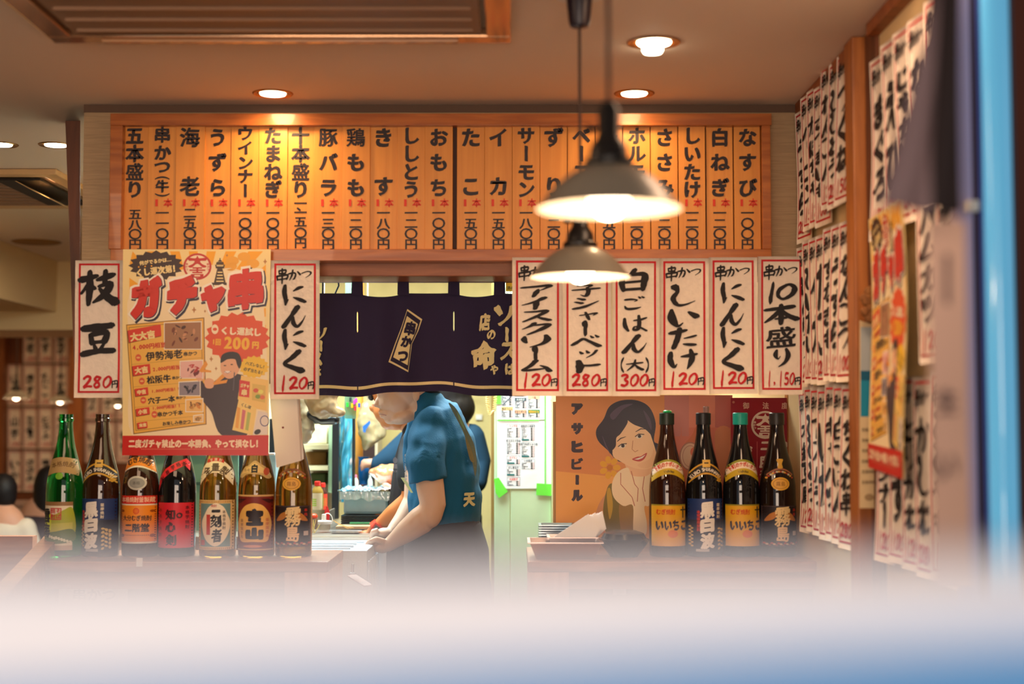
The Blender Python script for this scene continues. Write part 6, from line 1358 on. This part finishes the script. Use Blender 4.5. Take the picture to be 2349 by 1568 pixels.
b.etube([E(975, 938, Y, 37, 42), E(1000, 952, Y, 56, 84), E(1014, 1010, Y, 74, 104), E(1020, 1075, Y, 80, 106), E(1020, 1140, Y, 82, 104), E(1020, 1212, Y, 80, 104)], 26, (1, 0))
b.etube([E(994, 972, Y, 42, 42, -.09), E(986, 1012, Y, 43, 44, -.14), E(982, 1055, Y, 42, 44, -.17), E(989, 1097, Y, 43, 44, -.18)], 22, (1, 0))
b.etube([E(965, 975, Y, 40, 44, .10), E(958, 1030, Y, 40, 42, .15), E(955, 1080, Y, 40, 40, .15)])
b.etube([E(962, 912, Y, 33, 38), E(985, 935, Y, 42, 50)])
shirt = blob(b, 't_shirt', M_TEAL, A, .0055, 5)
# open the shirt where the skin leaves it, add cloth folds
for v in shirt.data.vertices:
    q = v.co; f_ = .009 * noise.noise(Vector((q.x * 9 + q.z * 6, q.y * 9, q.z * 16))) + .005 * noise.noise(Vector((q.x * 34, q.y * 22, q.z * 12 - q.x * 24)))
    v.co += v.normal * f_
def cut(o, fn):
    bm = bmesh.new(); bm.from_mesh(o.data); off = ORG.get(o.name, Vector()); bmesh.ops.delete(bm, geom=[v for v in bm.verts if fn(v.co)], context='VERTS'); bm.to_mesh(o.data); bm.free()
nk = P(955, 906, Y); zh = P(1000, 1098, Y).z
def cutA(c):
    if (c - Vector((nk.x, Y, nk.z + .01))).length < .055: return True
    return False
cut(shirt, cutA)
hem = MB(); zz = zh
sd = shirt.modifiers.new('cloth_thickness', 'SOLIDIFY'); sd.thickness = .003
# back print
SPx = lambda u, v, off=0: None
pr = Print(lambda u, v, off=0: V(u, v, Y, -.1505 * sqrt(max(.02, 1 - ((u - 1020) / 84) ** 2)) - .013 - off), .0005, L=8)
pr.glyph('天', 1079, 1141, 26, 32, (200, 196, 150), HEAVY, 2, bbox=True)
pr.curve([(1034, 925), (1052, 940), (1074, 985), (1090, 1020), (1095, 1060), (1092, 1090), (1086, 1060), (1078, 1030), (1066, 990), (1046, 950)], (84, 104, 96), 1); pr.curve([(1070, 1000), (1084, 1030), (1090, 1056), (1080, 1050)], (110, 110, 80), 2); pr.curve([(1052, 945), (1062, 960), (1070, 985), (1060, 970)], (104, 140, 110), 2)
pr.build('back_print', A, .6)
pr = Print(lambda u, v, off=0: V(u, v, Y, -.135 - off), .0005, L=8)
for k in range(9): pr.glyph('串かつ大吉やて串かつ'[k], 938, 1042 + k * 6.6, 6, 7, (226, 232, 230), HEAVY, 2)
pr.build('sleeve_print', A, .6)
# trousers and black apron
b = MB(); b.etube([E(1020, 1215, Y, 84, 108), E(1034, 1270, Y, 88, 108), E(1040, 1370, Y, 84, 102)], 26, (0, 1))
b.etube([E(1010, 1370, Y, 60, 58, -.08), E(1008, 1600, Y, 50, 50, -.08), E(1006, 1900, Y, 40, 42, -.08), E(1002, 1992, Y, 36, 38, -.08)]); b.etube([E(1045, 1370, Y, 60, 58, .09), E(1052, 1600, Y, 50, 50, .09), E(1060, 1900, Y, 40, 42, .09), E(1060, 1992, Y, 36, 38, .09)])
blob(b, 'trousers', mat((24, 22, 26), .8, name='black_cloth'), A, .008, 4)
b = MB(); b.etube([E(1012, 1196, Y, 86, 112), E(1022, 1270, Y, 96, 120), E(1034, 1400, Y, 98, 122), E(1040, 1600, Y, 100, 124)], 26, (0, 0))
ap = blob(b, 'apron', mat((30, 26, 32), .8, name='black_apron'), A, .009, 4)
b = MB(); ELL(b, 950, 850, Y, 66, 58, 66, 0, -.35); ELL(b, 985, 872, Y, 36, 52, 40)
blob(b, 'hair', mat((30, 26, 26), .6, name='hair'), A, .006, 3)
MB().tube([V(872, 949, Y, -.02), V(878, 950, Y, -.028), V(888, 952, Y, -.034)], .0012, 6).build('mouth_line', mat((140, 90, 80), .6), A)
MB().hexa([V(925, 1092, Y, -.11), V(948, 1126, Y, -.11), V(948, 1126, Y, -.108), V(925, 1092, Y, -.108), V(934, 1092, Y, -.11), V(953, 1126, Y, -.11), V(953, 1126, Y, -.108), V(934, 1092, Y, -.108)]).build('name_badge', mat((206, 226, 170), .4), A)
SHO = mat((26, 24, 24), .5)
for dy in (-.08, .09): b = MB(); b.etube([E(1010 + (30 if dy > 0 else -10), 2016, Y, 22, 32, dy), E(960 + (30 if dy > 0 else -8), 2026, Y, 14, 28, dy)]); b.build('shoe', SHO, A, smooth=True)
# ---- cook B, tan skin, black apron, red watch
Y = 5.08
Bq = blob_root((lambda b: ((
    ELL(b, 905, 880, Y, 60, 48, 68, 0, -.35), ELL(b, 890, 940, Y, 34, 38, 34, 0, -.3), ELL(b, 893, 966, Y, 22, 26, 20), ELL(b, 912, 962, Y, 34, 34, 24, 0, -.2), ELL(b, 854, 935, Y, 8, 8, 9), b.etube([E(930, 945, Y, 30, 30), E(958, 985, Y, 32, 34), E(975, 1010, Y, 40, 60)]),
    b.etube([E(985, 1020, Y, 50, 84), E(985, 1100, Y, 54, 88), E(985, 1200, Y, 56, 88), E(990, 1330, Y, 56, 84)]),
    b.etube([E(980, 1330, Y, 44, 44, -.08), E(980, 1700, Y, 32, 34, -.08), E(980, 1925, Y, 22, 24, -.08), E(955, 1932, Y, 16, 22, -.08)]), b.etube([E(1000, 1330, Y, 44, 44, .09), E(1005, 1700, Y, 32, 34, .09), E(1005, 1925, Y, 22, 24, .09), E(980, 1932, Y, 16, 22, .09)]),
    b.etube([E(962, 1050, Y, 30, 30, -.16), E(958, 1110, Y, 27, 27, -.18), E(950, 1142, Y, 25, 25, -.18), E(915, 1172, Y, 24, 22, -.17), E(885, 1194, Y, 17, 17, -.15), E(866, 1208, Y, 13, 15, -.14)]),
    ELL(b, 850, 1218, Y, 20, 17, 10, -.13, -.2),
    [b.tube([V(840, 1212 + k * 3, Y, -.155 + .017 * k), V(828, 1217 + k * 2.6, Y, -.155 + .017 * k), V(819 + k, 1225 + k, Y, -.15 + .015 * k)], [.0095, .009, .0075], 10) for k in range(4)],
    b.etube([E(935, 1060, Y, 26, 26, .16), E(915, 1120, Y, 22, 22, .15), E(890, 1160, Y, 17, 17, .1), E(858, 1200, Y, 13, 14, .04)]), ELL(b, 846, 1212, Y, 16, 14, 9, .02)), b)[1])(MB()), 'person', SK_B, .005, 5)
tag(Bq, 'person with tan face and red wristwatch wearing a black apron, just behind the teal shirt', 'person')
b = MB(); b.etube([E(958, 985, Y, 38, 46), E(975, 1010, Y, 54, 84), E(982, 1080, Y, 62, 98), E(984, 1160, Y, 64, 98), E(985, 1230, Y, 64, 96)]); b.etube([E(962, 1020, Y, 42, 40, -.10), E(960, 1060, Y, 42, 40, -.16), E(958, 1094, Y, 40, 38, -.18)])
blob(b, 't_shirt', mat((28, 32, 38), .85, name='charcoal_cotton'), Bq, .007, 5)
b = MB(); b.etube([E(952, 990, Y, 28, 40, 0), E(950, 1050, Y, 45, 70), E(948, 1120, Y, 52, 96), E(946, 1200, Y, 58, 104), E(955, 1330, Y, 70, 106), E(960, 1500, Y, 72, 108)])
blob(b, 'apron', mat((20, 18, 26), .8, name='black_apron2'), Bq, .008, 5)
pr = Print(lambda u, v, off=0: V(u, v, Y, -.20 - off), .0005); pr.ell(917, 1052, 5, 7, (130, 130, 140), 1, 12); pr.poly([(914, 1060), (921, 1060), (922, 1070), (913, 1070)], (130, 130, 140), 1); pr.line('大吉', 912, 1076, 5, (130, 130, 140), MID, 1, wd=5); pr.build('apron_print', Bq)
b = MB(); ELL(b, 915, 862, Y, 64, 54, 62, 0, -.35); ELL(b, 852, 908, Y, 8, 20, 12); blob(b, 'hair', mat((26, 20, 22), .6, name='hair'), Bq, .006, 3)
w0 = V(874, 1203, Y, -.145); b = MB(); d_ = (V(866, 1208, Y) - V(885, 1194, Y)).normalized(); R_ = d_.to_track_quat('Z', 'Y').to_matrix().to_4x4(); M4 = Matrix.Translation(w0) @ R_
b.lathe([(.027, -.012), (.029, -.011), (.029, .011), (.027, .012)], (0, 0, 0), 24, M4); wt = b.build('wristwatch', mat((226, 56, 24), .4), Bq, smooth=True)
c_ = w0 + Vector((.002, -.030, -.001)); MB().box((-.017, -.005, -.016), (.017, .005, .016), Matrix.Translation(c_) @ Matrix.Rotation(.6, 4, 'Y'), bev=.002).build('watch_case', mat((216, 50, 24), .4), wt)
MB().box((-.010, -.0065, -.009), (.010, -.0045, .009), Matrix.Translation(c_) @ Matrix.Rotation(.6, 4, 'Y')).build('watch_face', mat((70, 70, 60), .2), wt)
# ---- cook C, rear, back to the camera, arm reaching left
Y = 5.7
Cq = blob_root((lambda b: ((
    ELL(b, 1020, 905, Y, 50, 48, 62), b.etube([E(1030, 940, Y, 22, 22), E(1035, 985, Y, 30, 32)]),
    b.etube([E(1035, 1010, Y, 60, 44), E(1040, 1100, Y, 58, 44), E(1040, 1200, Y, 60, 46), E(1040, 1300, Y, 60, 48)]),
    b.etube([E(1015, 1300, Y, 34, 36), E(1015, 1600, Y, 24, 26), E(1015, 1820, Y, 18, 20), E(1010, 1832, Y, 16, 36, -.03)]), b.etube([E(1065, 1300, Y, 34, 36), E(1065, 1600, Y, 24, 26), E(1065, 1820, Y, 18, 20), E(1065, 1832, Y, 16, 36, -.03)]),
    b.etube([E(985, 1000, Y, 28, 26), E(930, 1020, Y, 24, 24), E(880, 1058, Y, 20, 20), E(858, 1062, Y, 12, 12)]), ELL(b, 846, 1062, Y, 14, 10, 11, 0, -.4),
    [b.tube([V(838, 1054 + k * 5, Y), V(830, 1060 + k * 5, Y), V(828, 1069 + k * 4, Y)], [.0085, .008, .007], 8) for k in range(4)],
    b.etube([E(1085, 1010, Y, 26, 26), E(1098, 1060, Y, 22, 24), E(1092, 1110, Y, 18, 20, -.04), E(1060, 1150, Y, 14, 16, -.1)])), b)[1])(MB()), 'person', SK_C, .007, 5)
tag(Cq, 'person with black bobbed hair and blue long sleeves, rearmost in the kitchen, reaching left', 'person')
b = MB(); b.etube([E(1035, 985, Y, 40, 38), E(1035, 1010, Y, 68, 50), E(1040, 1080, Y, 66, 52), E(1040, 1180, Y, 64, 54)]); b.etube([E(990, 1000, Y, 36, 34), E(935, 1020, Y, 34, 32), E(895, 1052, Y, 29, 28), E(866, 1064, Y, 19, 18)]); b.etube([E(1082, 1000, Y, 30, 32), E(1100, 1058, Y, 27, 30), E(1094, 1105, Y, 24, 26, -.04)])
blob(b, 'long_sleeve_top', M_TEAL2, Cq, .007, 5)
b = MB(); ELL(b, 1025, 893, Y, 60, 56, 66); ELL(b, 1034, 930, Y, 58, 54, 48, 0, .3); ELL(b, 1050, 960, Y, 26, 40, 28); blob(b, 'hair', mat((22, 20, 22), .45, name='hair'), Cq, .008, 4)
b = MB(); b.etube([E(1040, 1180, Y, 66, 56), E(1040, 1300, Y, 68, 58)]); b.etube([E(1015, 1300, Y, 42, 44), E(1015, 1600, Y, 32, 34), E(1015, 1810, Y, 26, 28)]); b.etube([E(1065, 1300, Y, 42, 44), E(1065, 1600, Y, 32, 34), E(1065, 1810, Y, 26, 28)]); blob(b, 'trousers', mat((24, 22, 26), .8, name='black_cloth'), Cq, .01, 3)
t = thing('bread_bag', 'brown food in a clear bag held between the cooks', 'bag', P(880, 1080, 5.35)); b = MB(); b.etube([E(852, 1082, 5.35, 6, 8), E(870, 1085, 5.35, 20, 24), E(900, 1088, 5.35, 26, 30), E(925, 1088, 5.35, 22, 24)]); o = blob(b, 'bag_body', mat((196, 130, 90), .15, coat=1, spec=.8, wear=.3, name='wrapped_food'), t, .005, 3)
for v in o.data.vertices: v.co += v.normal * (.008 * noise.noise(v.co * 30) + .003 * noise.noise(v.co * 90))
t = thing('food_piece', 'pink raw food pieces below the held bag', 'food', P(905, 1120, 5.3)); b = MB()
for k in range(6): ELL(b, 885 + k * 8, 1112 + (k % 3) * 5, 5.3, 9, 9, 6)
blob(b, 'meat', mat((206, 130, 110), .4, name='pink_food'), t, .005, 2)
# ---- diners at the left
def diner(pxh, pyh, Y, label, shirt, hairlong, Y2=None):
    b = MB(); ELL(b, pxh, pyh, Y, 26, 28, 36); b.etube([E(pxh + 2, pyh + 30, Y, 17, 17), E(pxh, pyh + 60, Y, 20, 22)]); b.etube([E(pxh - 8, pyh + 85, Y, 62, 38), E(pxh - 8, pyh + 160, Y, 58, 40), E(pxh - 8, pyh + 260, Y, 60, 50)]); b.etube([E(pxh - 30, pyh + 265, Y, 30, 30), E(pxh - 32, pyh + 270, Y, 28, 28, -.35), E(pxh - 32, pyh + 420, Y, 20, 20, -.38), E(pxh - 32, pyh + 470, Y, 16, 26, -.40)]); b.etube([E(pxh + 20, pyh + 265, Y, 30, 30), E(pxh + 22, pyh + 270, Y, 28, 28, -.35), E(pxh + 22, pyh + 420, Y, 20, 20, -.38), E(pxh + 22, pyh + 470, Y, 16, 26, -.40)])
    for sg in (-1, 1): b.etube([E(pxh - 8 + sg * 60, pyh + 85, Y, 18, 20), E(pxh - 8 + sg * 74, pyh + 150, Y, 17, 18), E(pxh - 8 + sg * 66, pyh + 190, Y, 15, 15, .1), E(pxh - 8 + sg * 40, pyh + 190, Y, 12, 12, .25)]); ELL(b, pxh - 8 + sg * 36, pyh + 190, Y, 13, 14, 9, .28)
    o = blob_root(b, 'person', SK_C, .012, 4); tag(o, label, 'person')
    b = MB(); ELL(b, pxh, pyh - 4, Y, 31, 33, 38); ELL(b, pxh + 2, pyh + 12, Y, 28, 28, 28)
    if hairlong: b.etube([E(pxh, pyh, Y, 34, 34), E(pxh, pyh + 60, Y, 36, 34), E(pxh - 2, pyh + 100, Y, 32, 30)])
    h = blob(b, 'hair', mat((20, 16, 18), .6, name='hair'), o, .01, 3)
    b = MB(); b.etube([E(pxh, pyh + 56, Y, 26, 26), E(pxh - 8, pyh + 82, Y, 66, 42), E(pxh - 8, pyh + 160, Y, 66, 46), E(pxh - 8, pyh + 262, Y, 66, 54)])
    for sg in (-1, 1): b.etube([E(pxh - 8 + sg * 58, pyh + 86, Y, 24, 26), E(pxh - 8 + sg * 78, pyh + 150, Y, 22, 24), E(pxh - 8 + sg * 74, pyh + 186, Y, 20, 20, .08)])
    sh = blob(b, 'shirt', shirt, o, .012, 4)
    for v in sh.data.vertices: v.co += v.normal * .010 * noise.noise(Vector((v.co.x * 9, v.co.y * 9, v.co.z * 13)))
diner(8, 1126, 6.9, 'seated person with short black hair in a cream shirt at the left edge', mat((232, 218, 196), .8, name='white_shirt'), False)
diner(112, 1108, 7.8, 'seated person with long dark hair and dark top behind the green bottle', mat((60, 44, 50), .8, name='dark_top'), True)
for (px, py, Y, lb) in ((0, 1400, 6.75, 'backless wooden stool under the cream shirt diner'), (105, 1385, 7.7, 'backless wooden stool under the dark haired diner')):
    pass
t = thing('dining_table', 'long wooden dining table the two diners sit at', 'table', (-3.0, 7.6, 0)); MB().box((-3.4, 8.35, .70), (-1.75, 9.1, .74), bev=.004).build('table_top', M_CWOOD, t)
for x_ in (-3.3, -1.85):
    for y_ in (8.4, 9.0): MB().box((x_ - .03, y_ - .03, 0), (x_ + .03, y_ + .03, .70)).build('leg', M_DWOOD, t)
for (x_, y_) in ((xof(0, 6.9), 6.85), (xof(104, 7.8), 7.75)):
    t = thing('stool', 'round wooden stool under the %s diner' % ('cream shirt' if y_ < 7 else 'dark haired'), 'stool', (x_, y_, 0)); zs = .52; MB().lathe([(.15, zs - .03), (.16, zs - .02), (.16, zs), (.0, zs)], (x_, y_, 0), 24).build('seat', M_DWOOD, t)
    for k in range(4): MB().tube([(x_ + .11 * cos(k * pi / 2 + .7), y_ + .11 * sin(k * pi / 2 + .7), zs - .02), (x_ + .14 * cos(k * pi / 2 + .7), y_ + .14 * sin(k * pi / 2 + .7), 0)], .014).build('leg', M_DWOOD, t)
t = thing('standing_menu', 'small printed menu card standing beyond the cream shirt', 'menu', P(48, 1230, 8.4)); MB().box(P(32, 1262, 8.6), P(72, 1146, 8.62)).build('card', mat((196, 150, 120), .6), t)
pr = Print(flat_surface(8.6), .001)
for k in range(6): pr.line('やきとり', 36, 1162 + k * 14, 8, (70, 40, 34), MID, 1, wd=8)
pr.build('lettering', t)

# ================================================================ near things: cloth by the door, door frame, window ledge
Yc = 1.32
t = thing('hanging_cloth', 'dark blurred cloth hanging near the door on the right, pale edge and black fold', 'cloth', P(2130, 200, Yc))
def cl_fn(pts_l, pts_r, dy):
    def fn(s_, t_):
        i = t_ * (len(pts_l) - 1); k = min(int(i), len(pts_l) - 2); f_ = i - k
        a = P(pts_l[k][0] * (1 - f_) + pts_l[k + 1][0] * f_, pts_l[k][1] * (1 - f_) + pts_l[k + 1][1] * f_, Yc + dy); b_ = P(pts_r[k][0] * (1 - f_) + pts_r[k + 1][0] * f_, pts_r[k][1] * (1 - f_) + pts_r[k + 1][1] * f_, Yc + dy)
        return a + (b_ - a) * s_ + Vector((0, .008 * sin(6 * s_ + 3 * t_), 0))
    return fn
for nm, L_, R_, dy, m_ in (('pale_fold', [(2150, -60), (2110, 150), (2060, 340), (2022, 470)], [(2150, -60), (2152, 150), (2140, 340), (2140, 485)], 0, mat((112, 94, 98), .8, name='grey_cloth')), ('dark_fold', [(2132, -60), (2132, 150), (2128, 340), (2126, 485)], [(2206, -60), (2208, 150), (2212, 340), (2212, 488)], .01, mat((26, 14, 16), .8, name='black_cloth'))):
    b = MB(); f_ = cl_fn(L_, R_, dy); b.grid(lambda s_, t_: f_(s_, t_), 6, 8); b.grid(lambda s_, t_: f_(s_, t_) + Vector((0, .006, 0)), 6, 8); b.build(nm, m_, t, smooth='all')
Yc2 = 1.45
t = thing('near_paper_strip', 'blurred pale paper strip with grey writing hanging beside the door frame', 'banner', P(2180, 500, Yc2))
Sn = flat_surface(Yc2)
MB().box(P(2142, 1330, Yc2), P(2214, 505, Yc2 + .001)).build('paper', mat((214, 176, 156), .7), t)
pr = Print(Sn, .0008)
for ch, y, w_, h in (('ー', 640, 14, 120), ('生', 920, 50, 60), ('い', 1070, 50, 60)): pr.glyph(ch, 2172, y, w_, h, (96, 76, 76), BOLD, 1, bbox=True, vert=ch == 'ー')
pr.build('lettering', t)
MB().tube([P(2178, 506, Yc2), Vector((P(2178, 506, Yc2).x, Yc2, CEIL))], .0015, 5).build('string', mat((90, 80, 80), .6), t)
# sliding door frame: lavender stile, sky blue stile, brown post
Yd = 2.22
t = thing('door_frame', 'blurred upright door frame with lavender stile and sky blue stile with painted sky glow at right', 'door frame', (xof(2290, Yd), Yd, 0))
MB().box((xof(2214, Yd), Yd + .03, 0), (xof(2252, Yd), Yd + .06, CEIL), bev=.002).build('lavender_stile', mat((176, 168, 206), .3, name='lavender_metal'), t)
MB().tube([(xof(2296, Yd), Yd, 0), (xof(2296, Yd), Yd, CEIL)], .022, 24).build('blue_stile', mat((70, 160, 210), .2, coat=.6, emit=(120, 200, 240), es=.42, name='blue_stile_sky_glow'), t, smooth=True)  # added emission stands in for sky reflected on the metal stile
MB().box((xof(2266, Yd), Yd + .022, 0), (xof(2330, Yd), Yd + .04, CEIL)).build('stile_backing', mat((60, 80, 150), .4), t)
MB().box((xof(2252, Yd), Yd + .03, 0), (xof(2266, Yd), Yd + .05, CEIL)).build('dark_gap_strip', mat((60, 40, 60), .5), t)
MB().box((xof(2232, Yd), Yd + .01, zof(482, Yd)), (xof(2258, Yd), Yd + .03, zof(456, Yd)), bev=.002).build('catch', mat((220, 214, 206), .3), t)
struct(MB().box((xof(2332, Yd) + .001, Yd - .01, 0), (2.0, Yd + .02, CEIL)).build('wall_front_post', mat((96, 50, 36), .6, name='brown_post')))
# white ledge right in front of the lens, outside the opening
Yl = .33
t = thing('window_ledge', 'white out of focus ledge across the bottom of the view with bluish light painted as a band below', 'ledge', (0, Yl, 0))
ze = zof(1308, Yl)
def ledge(s_, t_):
    x = -.55 + 1.1 * s_
    prof = [(Yl + .10, ze - .002), (Yl + .012, ze), (Yl, ze - .004), (Yl - .004, ze - .012), (Yl - .004, ze - .16)]
    k = min(int(t_ * 4), 3); f_ = t_ * 4 - k; y = prof[k][0] * (1 - f_) + prof[k + 1][0] * f_; z = prof[k][1] * (1 - f_) + prof[k + 1][1] * f_
    return Vector((x, y, z))
b = MB(); b.box((-.6, Yl, ze - .16), (.6, Yl + .03, ze), bev=.003); b.build('ledge_body', mat((188, 194, 206), .7, name='white_paint'), t)
A_ = P(1174, 1640, Yl - .002); b = MB(); zl, zr = P(0, 1590, Yl).z, P(2349, 1446, Yl).z; xl, xr = xof(0, Yl), xof(2349, Yl); sl = (zr - zl) / (xr - xl)
b.hexa([Vector((-.3, Yl - .0022, ze - .155)), Vector((.3, Yl - .0022, ze - .155)), Vector((.3, Yl - .0002, ze - .155)), Vector((-.3, Yl - .0002, ze - .155)), Vector((-.3, Yl - .0022, zl + sl * (-.3 - xl))), Vector((.3, Yl - .0022, zl + sl * (.3 - xl))), Vector((.3, Yl - .0002, zl + sl * (.3 - xl))), Vector((-.3, Yl - .0002, zl + sl * (-.3 - xl)))])
b.build('blue_light_band', mat((44, 110, 166), .5, name='blue_light_band'), t)  # added band: bluish outdoor light on the white ledge put into colour
MB().box((-.55, Yl + .008, -.12), (-.51, Yl + .045, ze - .16)).box((.51, Yl + .008, -.12), (.55, Yl + .045, ze - .16)).build('support_post', M_STEEL, t)
bpy.data.objects.remove(_to);
